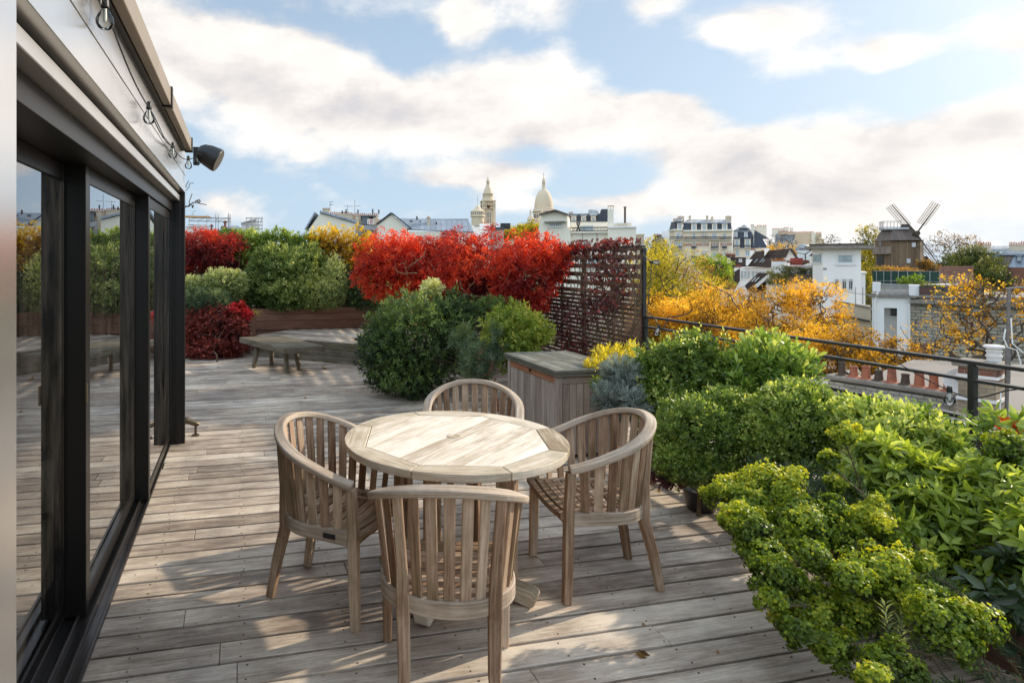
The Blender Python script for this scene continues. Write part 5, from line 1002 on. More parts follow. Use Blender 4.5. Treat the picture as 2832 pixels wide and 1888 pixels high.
# ---- church on the hill
def church():
    t=thing('domed_church','white stone basilica with a tall bell tower and a great pointed dome on the hill','church',tuple(cw(0,540,GZ)),YAW); D=540.; 
    s=Bld.__new__(Bld); s.D=D; s.px=1440; s.th=0.0; s.root=t; m=lambda q:q/FPX*D
    def Z(py): return s.p(1440,py).z
    # main dome
    def lath(name,px,prof,dy=0,n=28,mats='limestone',parent=None,smooth=True,a0=0):
        mb=MB(); x=s.p(px,719).x; mb.lathe([(m(r),Z(y)) for r,y in prof],(x,dy,0),n,a0=a0); return s.mk(name,mb,mats,parent,smooth=smooth)
    cx=1503.5
    lath('drum',cx,[(28,700),(28,612),(29.5,611),(29.5,607),(27,606),(27,590),(29,589),(29.5,584),(28,582.5),(28,578),(26,577)],smooth=False)
    mb=MB(); x=s.p(cx,719).x
    for row,(y0,y1,rr) in enumerate(((604,593,27.1),(588.5,585,29.3))):
        for k in range(28):
            a=k*2*math.pi/28; mb.obox((x+math.cos(a)*m(rr),math.sin(a)*m(rr),(Z(y0)+Z(y1))/2),(-math.sin(a),math.cos(a),0),(math.cos(a),math.sin(a),0),(0,0,1),m(1.4),m(.5),abs(Z(y1)-Z(y0))/2)
    s.mk('drum_arcade',mb,'darkglass')
    dm=lath('dome',cx,[(25.2,578),(25.4,572),(24.6,562),(22.8,552),(19.8,542),(15.5,533),(10.5,527),(6.5,524)],n=36)
    lath('lantern',cx,[(6.5,525),(5.2,523),(5.2,521.5),(4.4,521),(4.0,514),(4.4,513.5),(4.4,512),(4.0,512)],parent=dm,smooth=False,n=12)
    mb=MB(); 
    for k in range(8): a=k*math.pi/4; mb.obox((x+math.cos(a)*m(3.6),math.sin(a)*m(3.6),(Z(512)+Z(504))/2),(1,0,0),(0,1,0),(0,0,1),m(.6),m(.6),abs(Z(512)-Z(504))/2)
    s.mk('lantern_columns',mb,'limestone',dm)
    lath('lantern_roof',cx,[(4.4,504.5),(4.6,503),(4.2,499),(2.8,494.5),(1.2,491),(.5,487),(.01,484)],parent=dm,n=12)
    mb=MB(); mb.box(x-m(.35),x+m(.35),-.5,.5,Z(487),Z(478)); mb.box(x-m(1.4),x+m(1.4),-.4,.4,Z(483),Z(482.3)); s.mk('cross',mb,'limestone',dm)
    for px,y,r,top in ((1451,600,10.5,584),(1481.5,598,12.5,581)):
        q=lath('small_dome',px,[(r,700),(r,626),(r*1.05,625),(r*1.05,622),(r*.97,621),(r*.94,615),(r*.78,608),(r*.5,603),(r*.27,600.5)],dy=-22,n=24)
        lath('small_lantern',px,[(r*.27,601),(r*.24,592),(r*.28,591.5),(r*.2,588),(.02,top)],dy=-22,parent=q,n=10)
    # bell tower
    tx=1365.5; x=s.p(tx,719).x; yd=30
    def sq(mb,h,y0,y1,taper=1.): mb.obox((x,yd,(Z(y0)+Z(y1))/2),(1,0,0),(0,1,0),(0,0,1),m(h),m(h),abs(Z(y1)-Z(y0))/2,taper=taper)
    mb=MB(); 
    for sx,sy in ((-1,-1),(1,-1),(1,1),(-1,1)):
        mb.obox((x+sx*m(15.5),yd+sy*m(15.5),(Z(720)+Z(549))/2),(1,0,0),(0,1,0),(0,0,1),m(3.6),m(3.6),abs(Z(720)-Z(549))/2)
    sq(mb,14.5,720,572); sq(mb,14.3,556,549)
    for yy in (571,560,):
        mb.obox((x,yd,(Z(yy)+Z(yy-2))/2),(1,0,0),(0,1,0),(0,0,1),m(19.6),m(19.6),m(1)*.9)
    mb.obox((x,yd,(Z(549)+Z(546.5))/2),(1,0,0),(0,1,0),(0,0,1),m(20.3),m(20.3),m(1.25))
    # belfry: four walls with an arch
    for sx in (-1,1):
        for sy in (-1,1): 
            mb.obox((x+sx*m(9),yd+sy*m(13.4),(Z(571)+Z(549))/2),(1,0,0),(0,1,0),(0,0,1),m(3.6),m(1),abs(Z(571)-Z(549))/2)
            mb.obox((x+sx*m(13.4),yd+sy*m(9),(Z(571)+Z(549))/2),(0,1,0),(1,0,0),(0,0,1),m(3.6),m(1),abs(Z(571)-Z(549))/2)
    tw_=s.mk('bell_tower',mb,'limestone')
    mb=MB(); 
    for k in range(10):
        a=math.pi*k/10; b_=math.pi*(k+1)/10
        for sy in (-1,1):
            P=[(x+m(5.4)*math.cos(q),yd+sy*m(14.2),Z(563)+m(5.4)*math.sin(q)) for q in (a,b_)]+[(x+m(6.4)*math.cos(q)*1.0,yd+sy*m(14.2),Z(563)+m(6.9)*math.sin(q)) for q in (b_,a)]
            mb.extr(P,(0,sy*m(.9),0))
    s.mk('arch',mb,'limestone',tw_)
    mb=MB(); mb.lathe([(m(.2),Z(559)),(m(2.6),Z(561)),(m(3.2),Z(566)),(m(4.2),Z(569)),(m(.1),Z(569))],(x,yd,0),14); s.mk('bell',mb,'bronze',tw_,smooth=True)
    mb=MB()
    for cx_ in (-4.6,0,4.6):
        for (y0,y1) in ((597,581),(613,599.5),(640,616)): mb.box(x+m(cx_-1.1),x+m(cx_+1.1),yd-m(14.9),yd-m(14.3),Z(y0),Z(y1))
    for sx in (-15.5,15.5): mb.box(x+m(sx-.8),x+m(sx+.8),yd-m(19.5),yd-m(19.0),Z(566),Z(556))
    s.mk('tower_openings',mb,'darkglass',tw_)
    mb=MB(); a0=math.pi/8
    mb.lathe([(m(17.5),Z(546.5)),(m(16.6),Z(540)),(m(15),Z(539)),(m(15),Z(534)),(m(16),Z(533.5)),(m(16),Z(531.5)),(m(13.2),Z(531))],(x,yd,0),16,a0=a0)
    s.mk('octagon_stage',mb,'limestone',tw_)
    mb=MB()
    for k in range(20):
        a=k*2*math.pi/20; mb.obox((x+math.cos(a)*m(14),yd+math.sin(a)*m(14),(Z(531.2)+Z(527))/2),(1,0,0),(0,1,0),(0,0,1),m(.75),m(.75),abs(Z(531.2)-Z(527))/2)
    mb.lathe([(m(15.2),Z(527)),(m(15.2),Z(525.2)),(m(14),Z(524.8)),(m(11.2),Z(516)),(m(7.6),Z(507)),(m(5),Z(500.5)),(m(5),Z(499))],(x,yd,0),20)
    mb.lathe([(m(12),Z(531)),(m(12),Z(527))],(x,yd,0),14)
    s.mk('spire',mb,'limestone',tw_,smooth=False)
    mb=MB()
    for k in range(8): a=k*math.pi/4; mb.obox((x+math.cos(a)*m(3.7),yd+math.sin(a)*m(3.7),(Z(499)+Z(491.5))/2),(1,0,0),(0,1,0),(0,0,1),m(.6),m(.6),abs(Z(499)-Z(491.5))/2)
    mb.lathe([(m(5.1),Z(491.6)),(m(5.1),Z(490.4)),(m(4.2),Z(487)),(m(2.2),Z(481)),(m(.8),Z(478.5)),(m(.02),Z(477))],(x,yd,0),14); mb.box(x-m(.3),x+m(.3),yd-.3,yd+.3,Z(478),Z(473)); mb.box(x-m(1.1),x+m(1.1),yd-.3,yd+.3,Z(475.8),Z(475.2)); s.mk('spire_lantern',mb,'limestone',tw_)
    mb=MB(); a=s.p(1340,640); b_=s.p(1535,640); mb.box(a.x,b_.x,10,60,0,a.z); s.mk('nave',mb,'limestone')
church()
s=Bld('water_tower','round pale stone tower with a domed cap left of the bell tower','tower',1321,330); m=s.m; x=0.0; Zp=lambda py:s.p(1321,py).z
mb=MB(); mb.lathe([(m(17),0),(m(17),Zp(601)),(m(20),Zp(600)),(m(20),Zp(596.5)),(m(18.6),Zp(596)),(m(18.6),Zp(587)),(m(19.8),Zp(586.5)),(m(19.8),Zp(584.5)),(m(15),Zp(583)),(m(12.5),Zp(579.5)),(m(8.5),Zp(577.5)),(m(8.5),Zp(575.5)),(m(6),Zp(573)),(m(4.8),Zp(570.5)),(m(1),Zp(568))],(0,0,0),28); s.mk('tower_body',mb,'limestone')
mb=MB(); 
for k in range(20): a=k*2*math.pi/20; mb.obox((math.cos(a)*m(18.6),math.sin(a)*m(18.6),(Zp(594)+Zp(589))/2),(-math.sin(a),math.cos(a),0),(math.cos(a),math.sin(a),0),(0,0,1),m(1.1),m(.4),abs(Zp(594)-Zp(589))/2)
s.mk('openings',mb,'darkglass'); mb=MB(); mb.tube([(0,0,Zp(569)),(0,0,Zp(539))],.12,5); s.mk('aerial',mb,'galv')
# ---- left roofs
zq=lambda x,y:(500+x/2.94,540+y/2.94)
s=Bld('gabled_house','plain cream gable end with grey roof edge, leftmost house above the yellow shrub','house',930,70)
Q=[zq(1000,330),zq(1000,290),zq(1030,278),zq(1130,147),zq(1420,228),zq(1425,330)]
s.poly('gable_wall','cream',[(854,760),(854,634),(886,590),(983,618),(983,760)],0,9)
s.quad('roof','zinc',[(845,636,-.2),(873,588,-.2),(885,589,9),(857,636,9)],.15); s.quad('roof','zinc',[(884,588,-.3),(984.5,616.5,-.3),(984.5,616.5,9.2),(884,588,9.2)],.22)
s.chimney(893,911,572,600,1.5,4.5,3,ph=2); 
mb=MB(); p0=s.p(912,573); mb.tube([p0+Vector((0,2,0)),p0+Vector((0,2,s.m(20)))],.025,5); 
for k,w_ in ((19,10),(11,9),(12,3)): mb.tube([p0+Vector((-s.m(1),2,s.m(k))),p0+Vector((s.m(w_),2,s.m(k)))],.02,4)
s.mk('aerial',mb,'black')
s=Bld('chimney_block','long stone chimney wall carrying a row of red and black pots','house',1000,78)
s.chimney(912,975,591,650,0,1.2,13,ph=6,m='creamold'); s.chimney(975,1046,593,650,1.0,2.4,12,ph=6,m='creamold'); s.chimney(1046,1062,606,650,1.5,2.4,4,ph=3,m='creamold')
mb=MB()
for px,h_ in ((946,9),(957,13),(990,12),(1031,14),(1048,12)): q=s.p(px,591); mb.tube([(q.x,.5,q.z),(q.x,.5,q.z+s.m(h_))],.09,7)
for px,h_ in ((981,40),(961,24)): q=s.p(px,591); mb.tube([(q.x,.7,q.z),(q.x,.7,q.z+s.m(h_))],.025,5); mb.tube([(q.x-s.m(10 if h_==24 else 0),.7,q.z+s.m(h_-2 if h_==24 else 22)),(q.x+s.m(16),.7,q.z+s.m(h_-2 if h_==24 else 23))],.02,4)
s.mk('flues_and_aerials',mb,'black'); s.slab('wall','creamold',984,1046,608,None,.2,.95) if False else None
s=Bld('dormer_house','grey blue zinc house with a dark loggia and a white painted panel','house',1015,74)
s.slab('wall','zinclight',992,1042,622,None,0,6); s.quad('roof','slate',[(997,598,-.5),(1030,600,-.5),(1043,608,-.3),(998,610,-.5)],.2) if False else s.slab('roof_slab','slate',997,1040,597,601,-.4,5)
s.slab('loggia','darkglass',1001,1020,601,621,-.15,3); s.slab('panel','whitewall',1016,1033,606,621,-.3,-.16); s.slab('side_wall','creamold',1033,1041,601,622,-.3,4)
mb=MB(); 
for x0,x1,y0,y1 in ((1019,1020.4,609,620),(1024,1030,608,611),(1024,1026,611,619),(1028,1030,611,619)): a=s.p(x0,y0); b_=s.p(x1,y1); mb.box(a.x,b_.x,-.33,-.301,b_.z,a.z)
s.mk('painted_marks',mb,'redpot')
s.chimney(984,992,594,720,-.4,.6,1,ph=3,m='creamold'); s.slab('awning','zinclight',999,1040,634,637,-1.5,0); s.window(1002,637,1036,650,cols=4,rows=1)
s=Bld('zinc_roof_house','long blue grey standing seam zinc roof with a cream gable end','house',1180,68)
s.poly('gable_wall','cream',[(1044,760),(1044,622),(1084,592),(1126,632),(1126,760)],0,7)
s.quad('roof','slate',[(1042,622,-.2),(1084,590,-.2),(1084,590,7),(1042,622,7)],.15)
s.quad('roof','slate',[(1083.5,591,-.35),(1137,634,-.35),(1137,634,.5),(1083.5,591,.5)],.12)
s.quad('roof','zinc',[(1128,636,.2),(1310,643,.2),(1302,601.5,4.5),(1092,599,4.5)],.1)
s.slab('wall','cream',1127,1310,640,None,.3,7); s.slab('ridge_cap','zinclight',1092,1303,598.5,601,4.3,4.8)
s.chimney(1181,1189,597,624,2.2,3.2,1,ph=4,m='creamold'); s.slab('skylight','darkglass',1132,1141,605,612,1.9,2.3)
mb=MB(); 
for px,y0,y1 in ((1152,594,604),(1208,610,619),(1162,607,610)): a=s.p(px,y0); b_=s.p(px,y1); mb.tube([(a.x,2.6,b_.z),(a.x,2.6,a.z)],.10,7)
s.mk('roof_vents',mb,'black')
s=Bld('white_chimney_house','white walled house with red chimney pots below the bell tower','house',1355,80)
s.slab('wall','whitewall',1304,1352,624,None,0,7); s.slab('wall','whitewall',1326,1356,618,None,.6,6,); s.chimney(1329,1352,618,640,1,2,6,ph=6,m='whitewall'); s.chimney(1355,1366,622,640,1.2,2,2,ph=5,m='redbrick'); s.slab('parapet','darkglass',1312,1326,624.5,626,-.1,.0)
s.slab('wall','concrete',1352,1394,634,None,.8,5); s.slab('roof_edge','slate',1350,1396,628,634,.6,5.2)
mb=MB(); 
for k in range(5): q=s.p(1388+k*5.2,628); mb.lathe([(.2,0),(.17,.6),(.2,.75),(.01,.75)],(q.x,1.2,q.z-.2),8)
s.mk('dark_pots',mb,'black')
# buildings far left with scaffolding
s=Bld('roof_house','low pale house with a hipped zinc roof at the far left above the red maple','house',560,62)
s.slab('wall','whitewall',505,575,630,None,0,6); s.quad('roof','zinclight',[(515,630,-.3),(583,629,-.3),(572,621,2.5),(535,620,2.5)],.12); s.chimney(519,536,621,632,1,1.6,4,ph=3,potm='black',m='whitewall'); s.slab('side_wall','zinc',552,566,630,650,-.05,0)
s.chimney(583,588,622,642,0,.8,1,m='redbrick'); s.chimney(620,626,612,640,0,.8,1,m='redbrick'); s.chimney(570,610,640,700,-2,-1.2,9,m='redbrick',ph=6); s.chimney(611,624,630,700,-2,-1.2,4,m='redbrick',ph=5)
s.slab('low_wall','creamold',505,660,642,None,-1.0,2)
s=Bld('roof_house','grey roofed low house behind the scaffolding left of the hedge','house',650,64)
s.slab('wall','concrete',625,668,633,None,0,5); s.quad('roof','zinc',[(624,634,-.2),(669,634,-.2),(658,625,2),(633,625,2)],.12)
s=Bld('rooftop_block','pale sheeted rooftop block wrapped in scaffolding','building',690,66)
s.poly('wall','whitewall',[(668,760),(668,619),(700,611),(708,611),(708,760)],0,4); s.quad('roof','zinclight',[(667,620,-.2),(708,609,-.2),(708,609,4),(667,620,4)],.15)
def scaff(label,px,D,xs,ys,dy,beam=None):
    s=Bld('scaffolding',label,'scaffolding',px,D,'scaffolding on the far roofs'); mb=MB()
    for d in (0,dy):
        for x in xs: a=s.p(x,ys[0]+random.uniform(-6,4)); b_=s.p(x,700); mb.tube([(a.x,d,b_.z),(a.x,d,a.z)],.028,5)
        for y in ys[1:]: a=s.p(xs[0]-2,y); b_=s.p(xs[-1]+2,y); mb.tube([(a.x,d,a.z),(b_.x,d,a.z)],.026,5)
    for i in range(len(xs)-1):
        a=s.p(xs[i],ys[-1]); b_=s.p(xs[i+1],ys[1]); mb.tube([(a.x,0,a.z),(b_.x,0,b_.z)],.022,4)
    for x in xs:
        for y in ys[1:]: a=s.p(x,y); mb.tube([(a.x,0,a.z),(a.x,dy,a.z)],.022,4)
    s.mk('poles',mb,'galv'); return s
s=scaff('tall scaffold poles under an orange beam at the far left',560,63,[523,548,572,597,604,632,637],[594,601,610],1.2)
a=s.p(500,597); b_=s.p(586,602); mb=MB(); mb.box(a.x,s.p(580,600).x,.3,.9,b_.z,a.z+.05); mb.box(s.p(580,600).x,b_.x,.4,.8,b_.z-.0,b_.z+.1); s.mk('beam',mb,'orange_paint')
scaff('green netted scaffold tower beside the pale rooftop block',705,65.5,[681,695,710,715,725],[601,602,612,622,632],1.2)
s=Bld('brick_chimney','small lone red brick chimney peeping over the middle of the hedge','chimney',791,40); s.chimney(786,797,642,720,0,.4,1,m='redbrick',ph=4)
# ---- white apartment building right of the dome
z3=lambda x,y:(1150+x/3.36,450+y/3.36)
s=Bld('apartment_building','cream plastered apartment building with a low gable, roof terraces and a tall chimney tower','apartment building',1640,58)
s.poly('gable_wall','cream',[(1490,700),(1490,628),(1498,594),(1535,585),(1570,596),(1570,628),(1578,640),(1578,700)],0,6)
s.quad('roof','brownzinc',[(1494,595.5,-.6),(1535,583.5,-.6),(1535,583.5,6),(1494,595.5,6)],.12); s.quad('roof','brownzinc',[(1535,583.5,-.6),(1571,596,-.6),(1571,596,6),(1535,583.5,6)],.12)
s.slab('canopy','concrete',1506,1566,613,615,-.8,0); s.window(1518,616,1553,627,cols=6,rows=1,fw=.08)
s.slab('lower_wall','cream',1490,1681,640,None,.35,8); s.slab('lower_wall','cream',1489,1578,628,None,.3,7.5)
s.slab('wing_wall','cream',1578,1682,613,640,3.2,8); s.slab('glass_screen','paneglass',1602,1640,620,636,3.1,3.19)
s.rail(1578,1680,630,639,d=.1,n=26,slab='cream',ret=False)
mb=MB(); 
for a_,b_ in (((1594,614),(1603,638)),((1603,614),(1594,638)),((1594,614),(1603,614))): mb.bar(s.p(*a_)+Vector((0,1.2,0)),s.p(*b_)+Vector((0,1.2,0)),.12,.12)
s.mk('awning_frame',mb,'black')
s.slab('chimney_tower','cream',1681,1697,579,None,.1,.75); mb=MB()
for px in (1681,1688,1695.5): a=s.p(px,579); mb.box(a.x,a.x+.07,.1,.75,a.z,a.z+s.m(9))
a=s.p(1680,569.5); b_=s.p(1699,568); mb.box(a.x,b_.x,0,.85,a.z,b_.z); s.mk('chimney_cap',mb,'cream')
s.slab('terrace_block','cream',1680.5,1759,630,None,-.25,6.5); s.slab('terrace_block','cream',1681,1747,618,631,.2,6); s.slab('ledge','whitewall',1680,1760,627.5,630,-.4,6.6)
mb=MB()
for k in range(9): a=s.p(1704+k*4.2,628); mb.box(a.x,a.x+.06,.0,.1,a.z,a.z+s.m(10))
a=s.p(1703,618); b_=s.p(1747,616.5); mb.box(a.x,b_.x,-.03,.15,a.z,b_.z); s.mk('balustrade',mb,'cream')
mb=MB(); a=s.p(1730,617); mb.tube([(a.x,1,a.z),(a.x,1,a.z+s.m(43))],.09,8); mb.tube([(a.x,1,a.z+s.m(43)),(a.x,1,a.z+s.m(44.5))],.16,8); s.mk('flue',mb,'rust')
s.slab('side_wing','creamold',1759,1782,648,None,.4,4); s.slab('side_ledge','cream',1758,1784,646,649,.3,4.2)
for x0,x1,y0,y1 in ((1618,1633,665,690),(1664,1673,666,684),(1766,1772,664,676)): s.window(x0,y0,x1,y1,d=.33,cols=1,rows=1,glass='paneglass')
s.window(1612,716,1650,742,d=.33,cols=3,rows=1,glass='paneglass'); s.window(1690,720,1712,742,d=-.27,cols=2,rows=1,glass='paneglass'); s.window(1550,720,1575,745,d=.28,cols=2)
mb=MB(); 
for px in (1610,1650,1730): a=s.p(px,640); mb.box(a.x,a.x+.05,.30,.349,0,a.z)
s.mk('joints',mb,'concrete')
s=Bld('mansard_building','slate mansard block with a row of white dormers behind the cream building','apartment building',1620,90)
s.slab('wall','cream',1566,1684,612,None,0,8); s.quad('mansard_roof','slate',[(1568,613,-.05),(1684,613,-.05),(1682,592,1.2),(1571,592,1.2)],.12); s.quad('zinc_roof','zinclight',[(1569,592,1.1),(1684,592,1.1),(1684,587,4),(1576,587,4)],.12)
for x in (1580,1607,1634): s.dormer(x,x+14,597,612)
s.poly('attic','zinclight',[(1627,592),(1627,580),(1633,578),(1652,580),(1658,592)],1,5); s.window(1633,582,1652,591,d=.95,cols=3,rows=1,glass='paneglass'); s.poly('tower_roof','slate',[(1654,613),(1662,580),(1665,578),(1682,578),(1684,613)],.3,5)
s.chimney(1573,1583,585,594,2,3,4,ph=3)
# ---- stone gable house
s=Bld('stone_house','rubble stone gable end at the left of the cream apartment block','house',1825,120)
s.poly('gable_wall','rubble',[(1803,760),(1803,672),(1823,654),(1834,656),(1846,676),(1846,760)],0,8); s.quad('roof','slate',[(1803,671,-.3),(1822,652,-.3),(1822,652,8),(1803,671,8)],.25); s.chimney(1808,1830,650,662,1,2,5,ph=4,m='redbrick'); s.slab('back_wall','whitewall',1832,1852,638,700,3,8)
s.window(1842,686,1846,694,d=-.02,cols=1,rows=1)
# ---- cream apartment block
za=lambda x,y:(1800+x/4.523,560+y/4.523)
def wz(s,x0,y0,x1,y1,d=0.,**k): a=za(x0,y0); b_=za(x1,y1); return s.window(a[0],a[1],b_[0],b_[1],d=d,**k)
def rz_(s,x0,y0,x1,y1,d=-.7,**k): a=za(x0,y0); b_=za(x1,y1); return s.rail(a[0],b_[0],a[1],b_[1],d=d,**k)
s=Bld('apartment_block','large cream stone apartment block with slate mansard, balconies and pink bands','apartment building',1935,170)
a=za(400,350); b_=za(1020,350); s.slab('main_wall','peach',a[0],b_[0],a[1],None,0,14)
# angled left bay
A=s.p(*za(400,352)); Bq=s.p(*za(300,352)); Cq=s.p(*za(215,352)); P=[(A.x,0),(A.x,14),(Cq.x,14),(Cq.x,5.5),(Bq.x,-.4),(A.x-.2,-.6)]; mb=MB(); mb.prism(P,0,A.z); s.mk('corner_bay','peach' and mb,'peach')
s.slab('cornice','cream',a[0],b_[0]+1,a[1]-1,a[1]+1.4,-.7,14); mb=MB(); mb.prism([(x*1.0-(.3 if x<A.x-1 else 0),y-.5) for x,y in P],A.z,A.z+.45); s.mk('cornice','cream' and mb,'cream')
q=[za(400,348),za(1015,348),za(1005,252),za(410,252)]; s.quad('mansard_roof','slate',[(q[0][0],q[0][1],.1),(q[1][0],q[1][1],.1),(q[2][0],q[2][1],1.6),(q[3][0],q[3][1],1.6)],.15)
q=[za(400,256),za(1010,256),za(975,203),za(470,200)]; s.quad('zinc_roof','zinclight',[(q[0][0],q[0][1],1.2),(q[1][0],q[1][1],1.2),(q[2][0],q[2][1],6),(q[3][0],q[3][1],6)],.15)
mb=MB(); zt_=s.p(*za(300,240)).z; c_=Vector((sum(p[0] for p in P)/6,sum(p[1] for p in P)/6,0)); n=6
vs=[(p[0],p[1],A.z+.3) for p in P]+[(c_.x+(p[0]-c_.x)*.72,c_.y+(p[1]-c_.y)*.8,zt_) for p in P]; mb.add(vs,[(k,(k+1)%6,6+(k+1)%6,6+k) for k in range(6)]+[(6,7,8,9,10,11)]); s.mk('bay_roof',mb,'slate')
zt2=s.p(*za(300,195)).z; mb=MB(); vs=[(c_.x+(p[0]-c_.x)*.8,c_.y+(p[1]-c_.y)*.9,zt_+.02) for p in P]+[(c_.x+(p[0]-c_.x)*.4+1,c_.y+(p[1]-c_.y)*.5,zt2) for p in P]; mb.add(vs,[(k,(k+1)%6,6+(k+1)%6,6+k) for k in range(6)]+[(6,7,8,9,10,11)]); s.mk('bay_roof',mb,'zinclight')
for x0,x1 in ((505,575),(628,705),(765,830),(890,958)): a=za(x0,268); b_=za(x1,346); s.dormer(a[0],b_[0],a[1],b_[1])
a=za(330,262); b_=za(395,346); s.dormer(a[0],b_[0],a[1],b_[1],d=-.7)
for x0,x1,y0,n_ in ((275,330,200,4),(330,412,172,6),(472,498,165,2),(692,720,165,2),(755,782,180,2),(940,1014,170,5)): a=za(x0,y0); b_=za(x1,y0+95); s.chimney(a[0],b_[0],a[1],b_[1],3,5,n_,ph=3,m='creamold')
for x0,x1,y0,y1,c in ((520,557,383,450,2),(640,660,383,425,1),(676,696,383,425,1),(765,822,386,455,3),(903,942,388,455,2),(517,560,497,575,2),(642,660,495,545,1),(676,692,495,545,1),(765,832,500,578,3),(900,945,502,580,2),(515,555,618,700,2),(640,658,618,668,1),(672,690,618,668,1),(765,820,622,690,3),(905,945,622,690,2),(516,550,740,800,2)):
    wz(s,x0,y0,x1,y1,cols=c,glass='paneglass',fw=.12)
for x0,x1,y0,y1 in ((322,362,382,452),(380,396,382,440),(305,398,497,572),(300,390,618,640)): wz(s,x0,y0,x1,y1,d=-.62,cols=2 if x1-x0<60 else 4,glass='paneglass',fw=.12)
rz_(s,225,430,400,462,d=-1.3,n=24); rz_(s,425,430,725,462,n=44); rz_(s,738,430,858,462,d=-1.1,n=18); rz_(s,870,430,1002,464,n=20)
for x0,x1,d in ((290,402,-1.1),(508,568,-.5),(755,838,-.6),(893,948,-.5)): rz_(s,x0,548,x1,580,d=d,n=12)
rz_(s,502,670,567,705,d=-.5,n=10)
mb=MB()
for y0,y1 in ((512,526),(532,540)): a=s.p(*za(402,y0)); b_=s.p(*za(1018,y1)); mb.box(a.x,b_.x,-.06,-.001,b_.z,a.z)
s.mk('pink_bands',mb,'pinkband')
mb=MB(); a=s.p(*za(402,600)); b_=s.p(*za(1018,606)); mb.box(a.x,b_.x,-.15,-.001,b_.z,a.z); a=s.p(*za(402,476)); b_=s.p(*za(1018,484)); mb.box(a.x,b_.x,-.25,-.001,b_.z,a.z); s.mk('string_courses',mb,'cream')
a=s.p(*za(740,595)); mb=MB(); 
for x0,x1 in ((728,748),(850,868)): a=s.p(*za(x0,470)); b_=s.p(*za(x1,760)); mb.box(a.x,b_.x,-.35,-.001,b_.z,a.z)
s.mk('pilasters',mb,'peach')
# neighbour with dark mansard
s=Bld('mansard_house','narrower house with dark slate upper floors right of the cream block','house',2080,165)
s.slab('wall','peach',za(1025,0)[0],za(1500,0)[0],za(0,575)[1],None,0,10)
for nm,mt,pts in (('mansard_roof','slate',[(1027,572,.0),(1290,572,.0),(1285,445,.8),(1030,445,.8)]),('mansard_roof','slate',[(1030,443,.3),(1290,443,.3),(1250,345,1.6),(1035,345,1.6)]),('zinc_roof','zinclight',[(1028,362,1.2),(1250,362,1.2),(1235,315,4),(1095,300,5)]),('side_roof','slate',[(1290,572,.1),(1455,568,.1),(1400,455,2),(1290,450,1.5)]),('side_roof','slate',[(1290,450,2.2),(1480,452,2.2),(1370,390,4),(1295,340,4.5)])):
    s.quad(nm,mt,[(*za(x,y),d) for x,y,d in pts],.15)
s.poly('gable','zinclight',[za(1095,318),za(1165,270),za(1225,318)],2,6)
for x0,x1,y0,y1 in ((1040,1085,372,432),(1165,1212,372,432)): a=za(x0,y0); b_=za(x1,y1); s.dormer(a[0],b_[0],a[1],b_[1],m='paleframe')
for x0,x1,y0,y1 in ((1042,1115,460,560),(1172,1250,460,565)): a=za(x0,y0); b_=za(x1,y1); s.dormer(a[0],b_[0],a[1],b_[1],d=-.5,m='peach'); rz_(s,x0,535,x1,562,d=-1.0,n=8)
for x0,x1 in ((1060,1102),(1182,1235)): wz(s,x0,598,x1,665,cols=2,glass='paneglass',fw=.12); wz(s,x0,700,x1,760,cols=2,glass='paneglass',fw=.12)
s.poly('wing','peach',[za(1460,640),za(1460,458),za(1510,458),za(1530,575),za(1530,640)],.0,6); wz(s,1478,480,1500,560,d=-.05,cols=1,rows=2)
a=za(1250,280); b_=za(1292,440); s.chimney(a[0],b_[0],a[1],b_[1],1.2,3,3,m='cream',ph=3)
for x0,x1,y0 in ((1295,1330,300),(1328,1380,285),(1380,1452,285)): a=za(x0,y0); b_=za(x1,450); s.chimney(a[0],b_[0],a[1],b_[1],3.2+x0*.001,5.5,3,m='cream',ph=3)
# beige blind wall block
s=Bld('beige_block','broad beige blind gable with a comb of tiny chimney pots','apartment building',2210,190)
s.poly('wall','tan',[za(1790,760),za(1790,470),za(1815,380),za(2040,392),za(2135,400),za(2135,450),za(2170,460),za(2170,760)],0,12)
s.poly('side_roof','zinc',[za(1545,520),za(1560,400),za(1600,370),za(1812,378),za(1790,470),za(1700,520)],1,6); s.slab('side_wall','creamold',*[za(1515,0)[0],za(1800,0)[0],za(0,500)[1],None],.6,10)
for k in range(9): x=1560+k*26; wz(s,x,440,x+12,500,d=.9,cols=1,rows=1)
for k in range(9): x=1540+k*28; wz(s,x,530,x+12,570,d=.55,cols=1,rows=1)
for x0,x1,y0,n_ in ((1510,1585,325,5),(1585,1665,325,4),(1660,1722,310,3),(1735,1778,320,3)): a=za(x0,y0); b_=za(x1,420); s.chimney(a[0],b_[0],a[1],b_[1],3,5,n_,m='cream',ph=2)
for x0,x1,n_ in ((1590,1700,9),(1705,1812,10),(1815,2040,18),(2042,2135,8)): a=za(x0,374+ (x0-1590)*.035); b_=za(x1,400+(x0-1590)*.03); s.chimney(a[0],b_[0],a[1],b_[1],.2,1,n_,m='creamold',ph=4)
mb=MB(); P=[s.p(*za(2035,375)),s.p(*za(2030,530)),s.p(*za(2060,580)),s.p(*za(2090,600))]; mb.tube([p+Vector((0,-.3,0)) for p in P],.55,8); s.mk('flue_pipe',mb,'cream')
s=Bld('zinc_dome_house','small ribbed zinc dome with a tiny window in front of the beige wall','building',2221,150); r=s.m(16.5); z0=s.p(*za(1905,600)).z; h=s.p(*za(1905,517)).z-z0; mb=MB(); mb.lathe([(r*1.03,-1),(r*1.03,0)]+[(r*math.cos(a)+.01,h*math.sin(a)) for a in np.linspace(.15,1.57,9)],(0,3.2,z0),24); s.mk('dome',mb,'zinclight')
